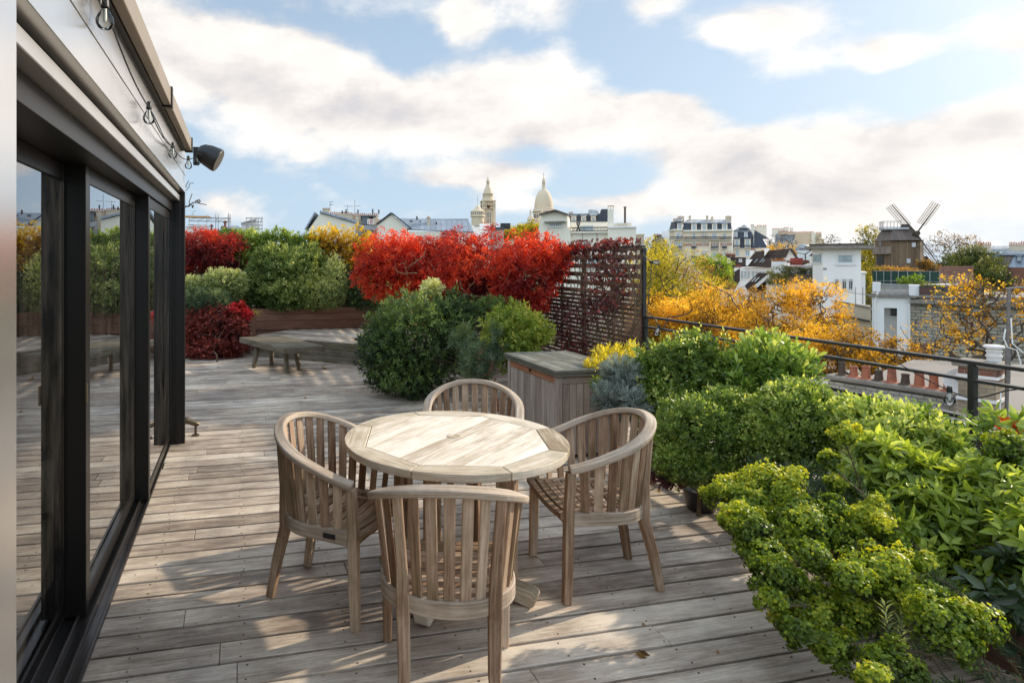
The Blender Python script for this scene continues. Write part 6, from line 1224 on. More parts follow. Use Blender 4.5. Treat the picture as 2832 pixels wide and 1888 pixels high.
a=za(1850,566); b_=za(1925,596); s.window(a[0],a[1],b_[0],b_[1],d=1.4,cols=4,rows=1,frame='galv'); s.slab('base','whiteold',2200,2244,za(0,602)[1],None,.3,8)
# ---- brown tiled houses
s=Bld('tiled_house','dark brown tiled roof with white dormers and chimney pots, leftmost of the tiled houses','house',2030,88)
s.poly('roof','browntile',[za(870,685),za(1190,685),za(1225,900),za(1080,1000),za(900,960),za(885,860)],0,.5); s.poly('wall','whiteold',[za(870,900),za(1240,900),za(1240,1300),za(870,1300)],.6,8)
for x0,x1,y0,y1 in ((884,920,690,750),(955,995,690,765)): a=za(x0,y0); b_=za(x1,y1); s.dormer(a[0],b_[0],a[1],b_[1],d=-1.2,m='whitewall',roof='browntile')
a=za(1100,706); b_=za(1140,740); s.window(a[0],a[1],b_[0],b_[1],d=-.06,cols=1,rows=1,glass='paneglass'); a=za(935,822); b_=za(975,855); s.window(a[0],a[1],b_[0],b_[1],d=-.06,cols=1,rows=1,glass='paneglass')
for x0,x1,y0,n_ in ((820,890,650,6),(935,1000,645,5),(1005,1055,650,4)): a=za(x0,y0); b_=za(x1,690); s.chimney(a[0],b_[0],a[1],b_[1],.6,1.4,n_,m='redbrick',ph=4)
a=za(850,655); b_=za(905,720); s.slab('chimney_wall','whitewall',a[0],b_[0],a[1],b_[1],.7,1.3)
s=Bld('tiled_house','steep brown tiled roof with long slanting skylights above a white shuttered wall','house',2100,80)
s.poly('roof','browntile',[za(1155,800),za(1310,612),za(1420,604),za(1420,690),za(1505,690),za(1500,815)],0,.5)
s.poly('roof','browntile',[za(1405,692),za(1480,600),za(1750,575),za(1690,690),za(1500,700)],.6,1.1); s.poly('gable','whitewall',[za(1680,700),za(1755,580),za(1900,780),za(1680,780)],1.2,6)
mb=MB(); mb.bar(s.p(*za(1755,578))+Vector((0,1.1,0)),s.p(*za(1892,782))+Vector((0,1.1,0)),.3,.25); s.mk('gable_edge',mb,'browntile')
s.poly('party_wall','whitewall',[za(1240,680),za(1245,600),za(1300,598),za(1260,660)],-.3,.3); s.poly('party_wall','whitewall',[za(1420,680),za(1420,575),za(1495,575),za(1425,660)],-.3,.5)
s.poly('dormer_cheek','whitewall',[za(1190,792),za(1190,712),za(1275,712),za(1215,790)],-.9,-.05)
for (a_,b_,c_,d_) in (((1285,752),(1330,706),(1338,712),(1295,754)),((1355,745),(1405,695),(1416,700),(1366,748)),((1385,747),(1420,712),(1428,722),(1394,750))): s.poly('skylight','paneglass',[za(*a_),za(*b_),za(*c_),za(*d_)],-.12,-.02)
s.poly('wall','whiteold',[za(1040,880),za(1040,812),za(1505,812),za(1505,1000),za(1110,1060)],.55,7); s.slab('lower_wall','whiteold',za(1040,0)[0],za(1505,0)[0],za(0,900)[1],None,.7,6)
for k in range(8):
    x=1125+k*44+(10 if k>2 else 0); a=za(x,858); b_=za(x+26,955-k*3); s.window(a[0],a[1],b_[0],b_[1],d=.5,cols=2,rows=1,glass='paneglass')
for x0,x1,y0,n_ in ((1050,1120,800,4),(1255,1305,590,3)): a=za(x0,y0); b_=za(x1,y0+25); s.chimney(a[0],b_[0],a[1],b_[1],.6,1.2,n_,m='redbrick',ph=4)
s=Bld('tiled_house','lower brown tiled roof with twin skylights and white dormer cheeks in front','house',2095,72)
s.poly('roof','browntile',[za(1175,1040),za(1345,878),za(1500,882),za(1450,965),za(1443,1135),za(1210,1110)],0,.5); s.poly('roof','browntile',[za(885,960),za(1112,825),za(1112,980),za(1050,1090),za(900,1090)],.8,1.3)
s.poly('dormer_cheek','whitewall',[za(1272,1056),za(1468,895),za(1482,900),za(1445,960),za(1330,1060)],-.8,-.05)
for a_,b_ in (((1255,988),(1312,932)),((1292,990),(1350,934))): s.poly('skylight','bulbwhite',[za(a_[0],a_[1]),za(b_[0],b_[1]),za(b_[0]+10,b_[1]+2),za(a_[0]+12,a_[1]+2)],-.12,-.02)
s.poly('wall','whiteold',[za(1235,1110),za(1443,1135),za(1443,1400),za(1210,1400),za(1180,1300)],.6,6); s.poly('dormer_cheek','whiteold',[za(1322,1245),za(1322,1140),za(1345,1140),za(1345,1245)],-.4,.55); s.poly('roof','browntile',[za(1265,1230),za(1320,1150),za(1320,1290),za(1275,1260)],-.1,.3)
s.slab('base_wall','whiteold',za(1110,0)[0],za(1443,0)[0],za(0,1180)[1],None,.9,6)
s=Bld('white_terrace_house','white house with a planted wooden roof terrace left of the modern house','house',2190,64)
s.slab('wall','whiteold',za(1443,0)[0],za(2125,0)[0],za(0,1000)[1],None,0,8); s.slab('ledge','stonecap',za(1425,0)[0],za(2125,0)[0],za(0,985)[1],za(0,1006)[1],-.3,8); s.slab('upper_wall','whitewall',za(1505,0)[0],za(1678,0)[0],za(0,738)[1],za(0,890)[1],1,4); s.slab('upper_wall','whitewall',za(1710,0)[0],za(2125,0)[0],za(0,795)[1],za(0,990)[1],3,6); s.slab('back_wall','whiteold',za(1690,0)[0],za(2100,0)[0],za(0,735)[1],za(0,800)[1],5,8); s.slab('terrace_end','whitewall',za(2020,0)[0],za(2130,0)[0],za(0,750)[1],za(0,800)[1],2.5,2.9)
a=s.p(*za(1480,895)); b_=s.p(*za(2115,985)); mb=MB(); nn=44
for k in range(nn): x=a.x+(b_.x-a.x)*k/nn; mb.box(x,x+(b_.x-a.x)/nn-.03,.0,.05,b_.z,a.z+random.uniform(-.04,.02))
s.mk('wooden_screen',mb,'millwood'); a=za(1475,1130); b_=za(1508,1190); s.window(a[0],a[1],b_[0],b_[1],d=0,cols=2,rows=1,glass='paneglass')
for x0,x1,y0,n_ in ((1530,1590,725,4),(1600,1680,722,5),(1700,1765,735,4),(1905,1985,740,4),(2040,2090,720,3)): a=za(x0,y0); b_=za(x1,y0+20); s.chimney(a[0],b_[0],a[1],b_[1],1.6,2.2,n_,m='redbrick',ph=4)
a=s.p(*za(1725,765)); mb=MB()
for k in range(6): q=s.p(*za(1740+k*26,785)); mb.box(q.x,q.x+.25,2.5,2.75,q.z,q.z+.75)
s.mk('red_tins',mb,'redpot'); s.poly('tile_roof','browntile',[za(1875,780),za(1905,720),za(1990,722),za(1985,755),za(1900,790)],3.5,4); s.poly('tile_roof','browntile',[za(1990,665),za(2040,625),za(2120,640),za(2120,665)],6,6.5)
p=s.root; 
pl=thing('roof_garden','straggly green and brown planting along the wooden roof terrace screen','plants',tuple(at(*za(1800,890),64.3)))
foliage('foliage',pl,MATS['treegreen'],[tb(*za(1640,880),64.3,1.6,.75,.5),tb(*za(1780,865),64.4,1.7,.55,.5),tb(*za(1990,880),64.3,1.5,.5,.5),tb(*za(1620,960),63.6,1.2,.7,.3),tb(*za(1500,940),63.6,.6,.7,.3),tb(*za(2110,900),63.8,.4,.9,.3)],1700,seed=201,L=.16,W=.05,wild=.9,k=5,base=.62,cl=1.2,gap=-.4)
# ---- white modern house
z4=lambda x,y:(1780+x/2.236,520+y/2.236)
s=Bld('modern_house','white modernist house with flat overhanging roof and big picture window','house',2330,58)
mb=MB(); a=s.p(*z4(1110,380)); b_=s.p(*z4(1345,380)); mb.prism([(a.x,.0),(b_.x,.0),(b_.x,9),(a.x-.85,9),(a.x-.85,1.1)],0,s.p(*z4(1110,378)).z); s.mk('wall',mb,'whitewall')
mb=MB(); z0=s.p(*z4(1100,378)).z; z1=s.p(*z4(1100,358)).z; mb.prism([(a.x-.5,-.9),(b_.x+1.0,-.9),(b_.x+1.0,9.5),(a.x-1.5,9.5),(a.x-1.5,.9)],z0+.002,z1); s.mk('roof_edge',mb,'stonecap')
mb=MB(); mb.prism([(a.x-.1,-.3),(b_.x+.2,-.3),(b_.x+.2,9.2),(a.x-1.1,9.2),(a.x-1.1,1.0)],z1+.003,s.p(*z4(1100,345)).z); s.mk('roof',mb,'rust')
mb=MB(); mb.prism([(a.x+1.2,1.5),(b_.x-1.5,1.5),(b_.x-1.5,6),(a.x+1,6)],s.p(*z4(1100,345)).z+.002,s.p(*z4(1100,339)).z); s.mk('roof_top',mb,'flatroof')
def w4(x0,y0,x1,y1,d=0.,**k): a_=z4(x0,y0); c_=z4(x1,y1); return s.window(a_[0],a_[1],c_[0],c_[1],d=d,**k)
w4(1195,407,1300,468,cols=1,rows=1,glass='paneglass',fw=.12)
for x in (1183,1228,1268): w4(x,563,x+26,628,cols=2,rows=1,fw=.06)
for x in (1183,1228,1268): w4(x,562,x+26,576,d=-.02,cols=4,rows=1,fw=.05,sill=False)
q=[(a.x-.80,1.03),(a.x-.06,.10)]; dv=Vector((q[1][0]-q[0][0],q[1][1]-q[0][1],0)); nv=Vector((-dv.y,dv.x,0)).normalized(); c0_=Vector((q[0][0],q[0][1],0))+dv*.5; zA=s.p(*z4(1100,408)).z; zB=s.p(*z4(1100,463)).z
mb=MB(); mb.mi=1; mb.obox(c0_+Vector((0,0,(zA+zB)/2)),dv,nv,(0,0,1),dv.length*.40,.12,(zA-zB)/2); mb.mi=0
for zz in (zA,zB): mb.obox(c0_+Vector((0,0,zz)),dv,nv,(0,0,1),dv.length*.4,.16,.06)
s.mk('window',mb,['paleframe','paneglass'])
mb=MB(); 
for k in range(5): q_=s.p(*z4(1109+k*5,498)); mb.box(q_.x,q_.x+.05,-.03,-.001,s.p(*z4(0,498)).z,s.p(*z4(0,487)).z)
s.mk('air_vent',mb,'concrete')
s.slab('side_wing','whitewall',z4(1340,0)[0],z4(1372,0)[0],z4(0,525)[1],None,.4,6); s.slab('wing_cap','paleframe',z4(1340,0)[0],z4(1382,0)[0],z4(0,520)[1],z4(0,526)[1],.2,6.2)
# lower terrace wall
s=Bld('terrace_wall','low cream wall with a thin railing below the modern house','wall',2370,50)
s.poly('wall','creamold',[z4(1180,1100),z4(1180,700),z4(1405,745),z4(1405,1100)],0,.5); s.poly('coping','stonecap',[z4(1180,699),z4(1180,692),z4(1405,735),z4(1405,744)],-.15,.6); s.slab('terrace_floor','flatroof',z4(1180,0)[0],z4(1410,0)[0],z4(0,742)[1],z4(0,760)[1],.6,6)
s.poly('gutter','iron',[z4(1180,785),z4(1180,775),z4(1400,818),z4(1400,826)],-.4,-.02)
mb=MB()
for x in (1310,1355): q=s.p(*z4(x,720)); mb.tube([(q.x,.2,q.z),(q.x,.2,q.z+s.m(38))],.03,5)
mb.tube([s.p(*z4(1260,645))+Vector((0,.2,0)),s.p(*z4(1400,662))+Vector((0,.2,0))],.025,5); s.mk('railing',mb,'galv')
# ---- white garage with roof terrace
s=Bld('white_garage','white rendered building with a roof terrace, recessed corner and stone side wall','building',2470,42)
W0,W1=z4(1405,0)[0],z4(1652,0)[0]
A=s.p(*z4(1412,672)); B=s.p(*z4(1650,690)); zt_=A.z
mb=MB(); n0=s.p(*z4(1487,740)); n1=s.p(*z4(1567,740))
mb.box(A.x,n0.x,0,9,0,zt_-.001); mb.box(n1.x,B.x,0,9,0,zt_-.001); mb.box(n0.x,n1.x,0,9,n0.z,zt_-.001); mb.box(n0.x,n1.x,1.2,9,0,n0.z); s.mk('front_wall',mb,'whitewall')
a_=z4(1527,748); b_=z4(1566,792); s.window(a_[0],a_[1],b_[0],b_[1],d=1.17,cols=4,rows=3,frame='iron',glass='paneglass',fw=.05)
s.slab('door','bark',z4(1520,0)[0],z4(1565,0)[0],z4(0,940)[1],z4(0,1000)[1],1.0,1.19)
mb=MB(); q=s.p(*z4(1412,700)); mb.tube([(q.x+.15,-.12,0),(q.x+.15,-.12,q.z),(q.x+.35,-.12,q.z+.7)],.06,8); q=s.p(*z4(1642,730)); mb.tube([(q.x,-.1,0),(q.x,-.1,q.z)],.06,8); s.mk('drain_pipes',mb,'whiteold')
# side wall: runs right, turned a little away
E_=s.p(2990,719); dirv=Vector((1,-.10,0)).normalized(); LW=E_.x-B.x+3
mb=MB(); p1=Vector((B.x,.05,0)); p2=p1+dirv*LW; mb.prism([(p1.x,p1.y),(p2.x,p2.y),(p2.x,p2.y+.6),(p1.x,p1.y+.6)],0,zt_-.5); s.mk('stone_wall',mb,'rubble')
mb=MB(); 
for k in range(22): mb.obox(Vector((B.x,0,0))+dirv*(.35+.08*(k%2))+Vector((0,.0,.3+k*.6)),dirv,(dirv.y,-dirv.x,0),(0,0,1),.38+.10*(k%2),.02,.3)
s.mk('brick_quoins',mb,'redbrick')
mb=MB(); mb.obox(Vector((B.x,0,0))+dirv*(LW/2)+Vector((0,.1,zt_-.22)),dirv,(dirv.y,-dirv.x,0),(0,0,1),LW/2,.5,.12); mb.box(A.x-.2,B.x+.3,-.2,.5,zt_,zt_+.16); mb.obox(Vector((B.x,0,0))+dirv*(LW/2)+Vector((0,.25,zt_-.42)),dirv,(dirv.y,-dirv.x,0),(0,0,1),LW/2,.25,.06); s.mk('coping','x' and mb,'stonecap')
s.slab('terrace_floor','flatroof',W0,3000,z4(0,684)[1],z4(0,690)[1],.55,9)
for x0,x1,y0,y1,d in ((1415,1465,584,640,.0),(1640,1706,598,672,-.05)): a_=z4(x0,y0); b_=z4(x1,y1); s.slab('parapet_block','whiteold',a_[0],b_[0],a_[1],b_[1],d,d+1.0)
a_=z4(1440,596); b_=z4(1640,658); s.rail(a_[0],b_[0],a_[1],b_[1],d=.05,n=36,m='galv',slab='stonecap',name='railing'); a_=z4(1706,612); b_=z4(2100,670); s.rail(a_[0],b_[0],a_[1],b_[1],d=-.2,n=70,m='iron',slab='stonecap',name='railing')
sg=thing('green_screen','dark green netting screen on metal posts round the roof terrace','screen',tuple(at(*z4(1600,600),46)),YAW)
g=Bld.__new__(Bld); g.D=46.; g.px=2496; g.th=math.atan((z4(1600,0)[0]-CX)/FPX); g.root=sg; sg.rotation_euler.z=YAW-g.th; Zoff=sg.location.z
def gp(x,y,d=0): q=g.p(*z4(x,y)); return Vector((q.x,d,q.z+GZ-Zoff))
mb=MB(); a_=gp(1416,512); b_=gp(1832,612); mb.box(a_.x,b_.x,0,.04,b_.z,a_.z); mb.build('netting',MATS['greenscreen'],sg,local=True)
mb=MB(); 
for x in (1440,1485,1530,1575,1632,1710,1770,1832): q=gp(x,510); e=gp(x,640); mb.box(q.x-.018,q.x+.018,-.04,-.005,e.z,q.z)
for y in (512,572,590): q=gp(1416,y); e=gp(1832,y); mb.box(q.x,e.x,-.05,-.006,q.z-.018,q.z+.01)
mb.box(gp(1890,0).x,gp(1915,0).x+.0,0,.1,gp(0,640).z,gp(0,520).z) if False else None
mb.build('posts',MATS['galv'],sg,local=True)
s2_=thing('slat_screen','red brown slatted screen right of the green netting','screen',tuple(at(*z4(1900,580),47)),YAW); mb=MB()
q0=at(*z4(1832,580),47); ww=(z4(2040,0)[0]-z4(1832,0)[0])/FPX*47; x0_=((z4(1832,0)[0]-z4(1900,0)[0]))/FPX*47
for k in range(12): mb.box(x0_,x0_+ww,0,.03,-.7+k*.16,-.7+k*.16+.12)
mb.build('slats',MATS['redslat'],s2_,local=True)
tp=thing('potted_shrub','leafy yellow green shrub on the roof terrace behind the white parapet block','shrub',tuple(at(*z4(1655,600),43.5))); foliage('foliage',tp,MATS['limetree'],[tb(*z4(1640,575),43.5,.75,.35),tb(*z4(1680,560),43.5,.5,.35),tb(*z4(1615,590),43.5,.4,.3)],260,seed=210,L=.14,W=.06,base=.5); stems('stems',MATS['stem'],tp,tuple(at(*z4(1655,640),43.5)),[tb(*z4(1650,575),43.5,.75,.4)],24,.05,seed=4)
pp=thing('plant_pot','red plastic pot with a small plant on the roof terrace edge','pot',tuple(at(*z4(1748,668),42.2))); c_=at(*z4(1748,668),42.2); mb=MB(); mb.lathe([(.3,0),(.42,.48),(.47,.5),(.47,.6),(.40,.6),(.38,.5),(.01,.5)],c_,16); mb.build('pot_body',MATS['redpot'],pp); foliage('foliage',pp,MATS['treegreen'],[(c_.x,c_.y,c_.z+.72,.35,.35,.2)],50,seed=3,L=.12,W=.05)
tbx=thing('table_tennis_table','grey table with a pale top on the roof terrace','table',tuple(at(*z4(1790,620),44)),YAW); mb=MB(); mb.box(-1.3,1.3,-.6,.6,.25,.30); mb.build('table_top',MATS['paleframe'],tbx,local=True)
for x in (-1.1,1.1):
    for y in (-.45,.45): mb=MB(); mb.box(x-.04,x+.04,y-.04,y+.04,-.6,.249); mb.build('leg',MATS['iron'],tbx,local=True)
# ---- windmill
zb=lambda x,y:(2300+x/4.421,540+y/4.421)
def windmill():
    D=105.; s=Bld('windmill','old brown timber windmill with lattice sails and a railed roof platform','windmill',2470,D); m=s.m
    P=lambda x,y,d=0: (lambda q:Vector((q.x,d,q.z)))(s.p(*zb(x,y)))
    # body: corner nearest the viewer at x=722; left face recedes fast, right face faces us
    c=P(722,550); l=P(530,545); r=P(1078,560); z0=P(722,930).z-3
    foot=[(c.x,0),(r.x,1.2),(r.x+.6,6.5),(l.x+1.3,6.8),(l.x,4.6)]
    mb=MB(); nf=len(foot); 
    def wall(a,b,zb0,zt):
        v=Vector((b[0]-a[0],b[1]-a[1],0)); n=max(3,int(v.length/.28)); 
        for k in range(n):
            p=Vector((a[0],a[1],0))+v*((k+.5)/n); mb.obox(p+Vector((0,0,(zb0+zt)/2)),v,(v.y,-v.x,0),(0,0,1),v.length/n/2-.012,.05+.015*random.random(),(zt-zb0)/2)
    for k in range(nf): wall(foot[k],foot[(k+1)%nf],z0,c.z+.1)
    b=s.mk('body',mb,'millwood')
    mb=MB(); mb.prism([(x*.98+.02,y*.97+.1) for x,y in foot],z0,c.z); s.mk('inner_wall',mb,'bark')
    # roof skirt: flared mansard
    eo=[(c.x+.0,-.45),(P(1098,0).x,.7),(P(1098,0).x+.3,6.9),(l.x+1.2,7.2),(P(520,0).x,4.7)]; zt=P(0,435).z; ze=c.z-.02
    ti=[(P(745,0).x,1.0),(P(1030,0).x-.6,1.9),(P(1030,0).x-.4,5.2),(P(640,0).x,5.6),(P(600,0).x,4.3)]
    mb=MB(); vs=[(x,y,ze) for x,y in eo]+[(x,y,zt) for x,y in ti]; uvs=[]; fs=[]
    for k in range(5):
        k2=(k+1)%5; fs.append((k,k2,5+k2,5+k)); L_=math.dist(eo[k],eo[k2]); uvs.append([(0,0),(L_,0),(L_*.85,2.5),(L_*.15,2.5)])
    fs.append((5,6,7,8,9)); uvs.append([(0,0)]*5); mb.add(vs,fs,uvs); mb.add([(x,y,ze-.12) for x,y in eo],[(4,3,2,1,0)]); s.mk('roof',mb,'brownzinc')
    mb=MB(); x0=P(572,0).x; x1=P(950,0).x; mb.prism([(x0,3.6),(P(640,0).x,.6),(x1,1.2),(x1,5.4),(x0+.6,5.6)],zt+.01,P(0,412).z); s.mk('platform',mb,'zinclight')
    mb=MB(); pr=[(x0+.05,3.6),(P(640,0).x,.7),(P(850,0).x,1.1),(P(850,0).x,5.2),(x0+.6,5.4)]; zr0=P(0,412).z; zr1=P(0,335).z
    for k in range(5):
        a=Vector((*pr[k],0)); b_=Vector((*pr[(k+1)%5],0))
        for z in (zr1,zr0+.12): mb.bar(a+Vector((0,0,z)),b_+Vector((0,0,z)),.05,.07)
        n=max(3,int((b_-a).length/.42))
        for q in range(n): p=a.lerp(b_,q/n); mb.box(p.x-.022,p.x+.022,p.y-.022,p.y+.022,zr0,zr1+(.15 if q==0 else 0))
    s.mk('platform_railing',mb,'galv')
    # cap block carrying the windshaft
    mb=MB(); mb.extr([P(820,415,1.6),P(858,348,1.6),P(945,350,1.6),P(1042,462,1.6),P(1030,490,1.6),P(940,470,1.6)],(0,3.2,0)); s.mk('cap',mb,'brownzinc')
    # balcony on the left face
    mb=MB(); zb0=P(0,712).z; zb1=P(0,640).z; bp=[(P(490,0).x,4.0),(P(715,0).x,-.9)]; a=Vector((*bp[0],0)); b_=Vector((*bp[1],0))
    n=20
    for q in range(n+1): p=a.lerp(b_,q/n); mb.box(p.x-.05,p.x+.05,p.y-.03,p.y+.03,zb0,zb1)
    mb.bar(a+Vector((0,0,zb1)),b_+Vector((0,0,zb1)),.1,.12); mb.bar(a+Vector((0,0,zb0)),b_+Vector((0,0,zb0)),.12,.2)
    mb.prism([bp[0],bp[1],(c.x,0),(l.x,4.6)],zb0-.15,zb0); s.mk('balcony',mb,'boxwood')
    def lw(xa,xb,ya,yb,name,mt):                      # on the left face
        f=lambda x:(x-530)/(722-530); p=Vector((l.x,4.6,0)).lerp(Vector((c.x,0,0)),f(xa)); q=Vector((l.x,4.6,0)).lerp(Vector((c.x,0,0)),f(xb)); d=q-p; nn=Vector((-d.y,d.x,0)).normalized(); nn=nn if nn.y<0 else -nn
        mb=MB(); mb.obox((p+q)/2+nn*.09+Vector((0,0,(P(0,ya).z+P(0,yb).z)/2)),d,nn,(0,0,1),d.length/2,.03,abs(P(0,ya).z-P(0,yb).z)/2); s.mk(name,mb,mt)
    lw(560,640,745,870,'door','black'); lw(585,618,570,630,'window','darkglass')
    for x0_,x1_,y0_,y1_ in ((985,1025,580,628),(922,962,778,826)):
        mb=MB(); a=P(x0_,y0_); b_=P(x1_,y1_); yy=(a.x-c.x)/(r.x-c.x)*1.2-.12; mb.mi=1; mb.box(a.x,b_.x,yy-.02,yy+.03,b_.z,a.z); mb.mi=0
        for k in range(4): x=a.x+(b_.x-a.x)*k/3; mb.box(x-.03,x+.03,yy-.05,yy-.021,b_.z,a.z)
        for k in range(3): z=b_.z+(a.z-b_.z)*k/2; mb.box(a.x,b_.x,yy-.045,yy-.022,z-.03,z+.03)
        s.mk('window',mb,['paleframe','paneglass'])
    # sails
    hub=P(1040,465,1.0); ang=[]
    tips=[(735,112),(1303,108),(1345,905)]
    mb=MB(); mb.tube([hub+Vector((-1.6,2.2,-.3)),hub],[.28,.24],10); mb.tube([hub+Vector((-.2,.2,0)),hub+Vector((.15,-.35,.05))],.42,10); s.mk('windshaft',mb,'bark')
    def sail(tx,ty,side,y0_=1.0):
        t=P(tx,ty,y0_-(.9 if tx>1100 else -.2)); d=(t-hub); Ls=d.length; d.normalize(); w=Vector((d.z,0,-d.x)).normalized()*side; w=(w+Vector((0,.12,0))).normalized()
        mb=MB(); mb.bar(hub,t,.24,.24,up=(0,1,0),taper=.45); s_=s.mk('sail',mb,'bark')
        mb=MB(); wa,wb=m(11.5),m(4.0); n=15; st_=.30*Ls
        for k in range(n+1):
            p=hub+d*(st_+(Ls-st_)*k/n); mb.bar(p-w*wb,p+w*wa,.055,.055,up=(0,1,0))
        for f in (-1,.33,.66,1.0):
            o_=w*(wa*f if f>0 else -wb); mb.bar(hub+d*st_+o_,hub+d*Ls+o_,.055,.055,up=(0,1,0))
        s.mk('lattice',mb,'iron',s_)
    sail(735,112,-1); sail(1303,108,-1); sail(1345,905,1); 
    ty=2*465-108; sail(2*1040-1303,ty,1,3.0) if False else None
windmill()
s=Bld('mill_house','brown pitched roof beside the foot of the windmill','house',2565,108); s.poly('roof','browntile',[zb(1075,900),zb(1085,745),zb(1170,745),zb(1270,880),zb(1270,960),zb(1075,960)],0,7); s.slab('wall','creamold',*[zb(1080,0)[0],zb(1270,0)[0],zb(0,880)[1],None],.2,6)
# ---- mansard block far right
s=Bld('mansard_building','long grey mansard roofed block with rows of chimney pots at the right edge','apartment building',2790,120)
s.slab('wall','redbrick',zb(1870,0)[0],3000,zb(0,885)[1],None,0,10)
s.quad('mansard_roof','zinc',[(*zb(1880,885),-.1),(3000,zb(0,885)[1],-.1),(3000,zb(0,720)[1],1.6),(*zb(1870,720),1.6)],.15); s.quad('zinc_roof','zinclight',[(*zb(1870,720),1.2),(3000,zb(0,720)[1],1.2),(3000,zb(0,622)[1],6),(*zb(1960,622),6)],.15)
s.slab('cornice','zinc',zb(1865,0)[0],3000,zb(0,716)[1],zb(0,728)[1],.8,2); s.quad('roof_patch','brownzinc',[(*zb(1990,880),-.35),(*zb(2160,880),-.35),(*zb(2240,722),1.35),(*zb(2080,722),1.35)],.05)
s.slab('wall','creamold',zb(1730,0)[0],zb(1880,0)[0],zb(0,660)[1],None,2,8)
for x0,x1,y0,n_ in ((1730,1945,603,10),(2170,2400,603,11)): a=zb(x0,y0); b_=zb(x1,700); s.chimney(a[0],b_[0],a[1],b_[1],3,4.5,n_,m='creamold',ph=6)
s.slab('roof_light','paneglass',*[zb(1950,0)[0],zb(2165,0)[0],zb(0,655)[1],zb(0,690)[1]],1.0,1.3)
for x in (1970,2270): a=zb(x,745); b_=zb(x+50,805); s.dormer(a[0],b_[0],a[1],b_[1],d=-.6,m='zinc',roof='zinc')
# ---- neighbouring flat roof with chimney stacks
NR=-1.55
nb_=thing('neighbour_building','neighbouring building with flat grey roof just below the terrace railing','building',tuple(cw(9,15,NR)),0)
def ng(px,py,z=NR): return gnd(px,py,z)
P=[ng(2300,1080),ng(2415,1036),ng(2525,994),ng(2832,1008),ng(3150,1030),ng(3300,1330),ng(2700,1330),ng(2420,1240),ng(2300,1150)]
mb=MB(); mb.prism([(p.x,p.y) for p in P],GZ+.01,NR-.3); mb.build('walls',MATS['concrete'],nb_); mb=MB(); mb.prism([(p.x,p.y) for p in P],NR-.298,NR); mb.build('flat_roof',MATS['flatroof'],nb_)
a=ng(2640,1180,-1.1); b_=ng(2815,1235,-1.1); mb=MB(); mb.bar(ng(2440,1135,-1.2),ng(2900,1262,-1.2),.55,.5); mb.build('gutter_box',MATS['black'],nb_)
mb=MB(); mb.bar(ng(2440,1118,-.94),ng(2900,1236,-.94),.3,.03); mb.build('flashing',MATS['galv'],nb_)
cs=thing('chimney_stack','long pale brick chimney wall with a row of nine terracotta pots','chimney',tuple(at(2460,1060,14.2)))
C0,C1=at(2300,1030,15.3),at(2640,1080,13.2); zt_=-1.12; C0.z=C1.z=0; dv=(C1-C0).normalized()
mb=MB(); mb.bar(C0+Vector((0,0,zt_-1.1)),C1+Vector((0,0,zt_-1.1)),.34,1.9); mb.build('brick_wall',MATS['whitebrick'],cs)
mb=MB(); mb.bar(C0-dv*.06+Vector((0,0,zt_-.06)),C1+dv*.06+Vector((0,0,zt_-.06)),.44,.12); mb.build('coping',MATS['stonecap'],cs,bevel=.03)
LW=(C1-C0).length
for k in range(9):
    p=C0+dv*(LW*(.095+k*.108))+Vector((0,0,zt_)); h=[.33,.25,.30,.24,.36,.24,.36,.30,.32][k]; r=[.075,.085,.088,.085,.09,.082,.092,.085,.088][k]
    mb=MB(); mb.rv=random.random(); mb.lathe([(r*1.9,0),(r*1.25,.03),(r*1.05,.035),(r*.92,h*.55),(r*.86,h*.88),(r*1.0,h*.90),(r*1.0,h),(r*.8,h),(r*.75,h*.7),(.005,h*.7)],p,18); o=mb.build('chimney_pot',MATS['terracotta' if k not in (0,3,5) else 'rust'],cs,smooth=False)
dsh=thing('satellite_dish','pale grey satellite dish beside the brick chimney','satellite dish',tuple(at(2640,1050,12.9))); c_=at(2655,1055,12.9); ax=(cw(-.75,-.5,.25)).normalized(); mb=MB(); mb.lathe([(.25*t,.07*t*t) for t in (0.01,.25,.5,.75,1)]+[(.254,.066)],c_,26,ax); mb.build('dish',MATS['whiteold'],dsh,smooth=True); mb=MB(); mb.tube([c_,c_+ax*.35],.012,6); mb.tube([c_-ax*.02,c_+Vector((.05,.1,-.35))],.02,6); mb.build('arm',MATS['galv'],dsh)
cb=thing('chimney_stack','square yellow brick chimney stack with stone bands and a white cowl','chimney',tuple(at(2720,1100,12.4))); D=12.4; a=at(2661,1100,D); b_=at(2772,1100,D); zt_=EYE-(1014-CY)/FPX*D
c_=at(2714,1100,12.6); c_.z=0; v=c_.normalized(); v=(v+cw(.35,.0)).normalized(); u=Vector((v.y,-v.x,0)); ln=.56
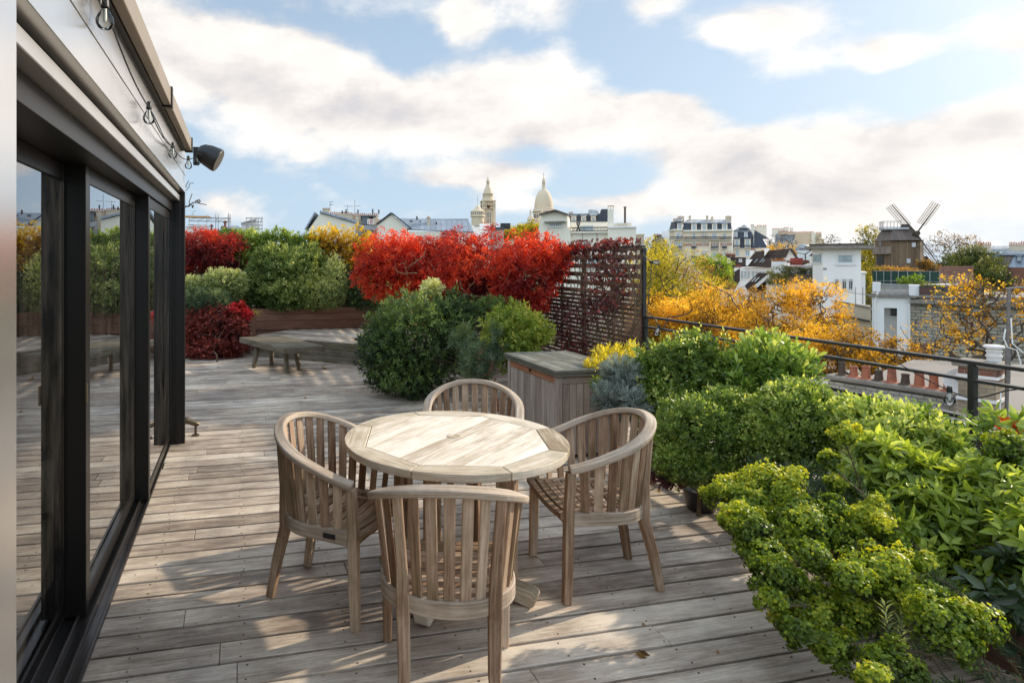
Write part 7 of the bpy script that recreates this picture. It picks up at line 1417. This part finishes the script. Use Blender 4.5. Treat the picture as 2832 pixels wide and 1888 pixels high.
mb=MB(); cc=[c_-u*ln/2-v*.32,c_+u*ln/2-v*.32,c_+u*ln/2+v*.32,c_-u*ln/2+v*.32]; mb.prism([(p.x,p.y) for p in cc],-2.3,zt_); mb.build('brick_shaft',MATS['yellowbrick'],cb)
mb=MB(); mb.obox(c_+Vector((0,0,zt_-.16)),u,v,(0,0,1),ln/2+.004,.324,.11); mb.build('red_band',MATS['redbrick'],cb)
mb=MB(); mb.obox(c_+Vector((0,0,zt_+.03)),u,v,(0,0,1),ln/2+.09,.40,.045); mb.build('cap',MATS['stonecap'],cb,bevel=.012)
mb=MB()
for z in (zt_-.20,zt_-.66): mb.obox(c_+Vector((0,0,z)),u,v,(0,0,1),ln/2+.03,.35,.03)
mb.build('stone_bands',MATS['whiteold'],cb)
mb=MB(); q=at(2749,1005,12.6); q.z=zt_+.07; mb.lathe([(.11,0),(.11,.10),(.13,.10),(.13,.125),(.11,.125),(.11,.20),(.13,.20),(.13,.225),(.11,.23),(.11,.27),(.16,.275),(.17,.30),(.15,.33),(.01,.34)],q,20); mb.build('cowl',MATS['whiteold'],cb)
ms=thing('aerial_mast','tall grey aerial mast with white cables rising beside the yellow brick chimney','mast',tuple(at(2785,1150,12.2))); mb=MB(); p0=at(2783,1160,12.2); p1=at(2791,800,12.2); mb.tube([p0,p1],.030,10); mb.tube([at(2786,1060,12.15),at(2788,960,12.15)],.042,10)
mb.build('pole',MATS['mast'],ms,smooth=True); mb=MB(); mb.tube([at(2768,878,12.2),at(2850,884,12.2)],.014,6); mb.tube([at(2783,798,12.2),at(2850,792,12.2)],.016,6); mb.tube([at(2795,870,12.2),at(2850,872,12.0)],.014,6); mb.build('crossbars',MATS['galv'],ms)
mb=MB(); mb.tube([at(2781,910,12.1),at(2776,935,12.1),at(2786,960,12.1),at(2812,968,12.1),at(2822,1000,12.1),at(2824,1030,12.1)],.012,6); mb.tube([at(2796,880,12.1),at(2800,950,12.1),at(2830,975,12.1)],.012,6); mb.tube([at(2768,1085,12.0),at(2764,1160,12.0)],.012,6); mb.tube([at(2767,1165,11.9),at(2768,1230,11.6),at(2772,1250,11.4)],.010,6); mb.build('cables',MATS['bulbwhite'],ms)
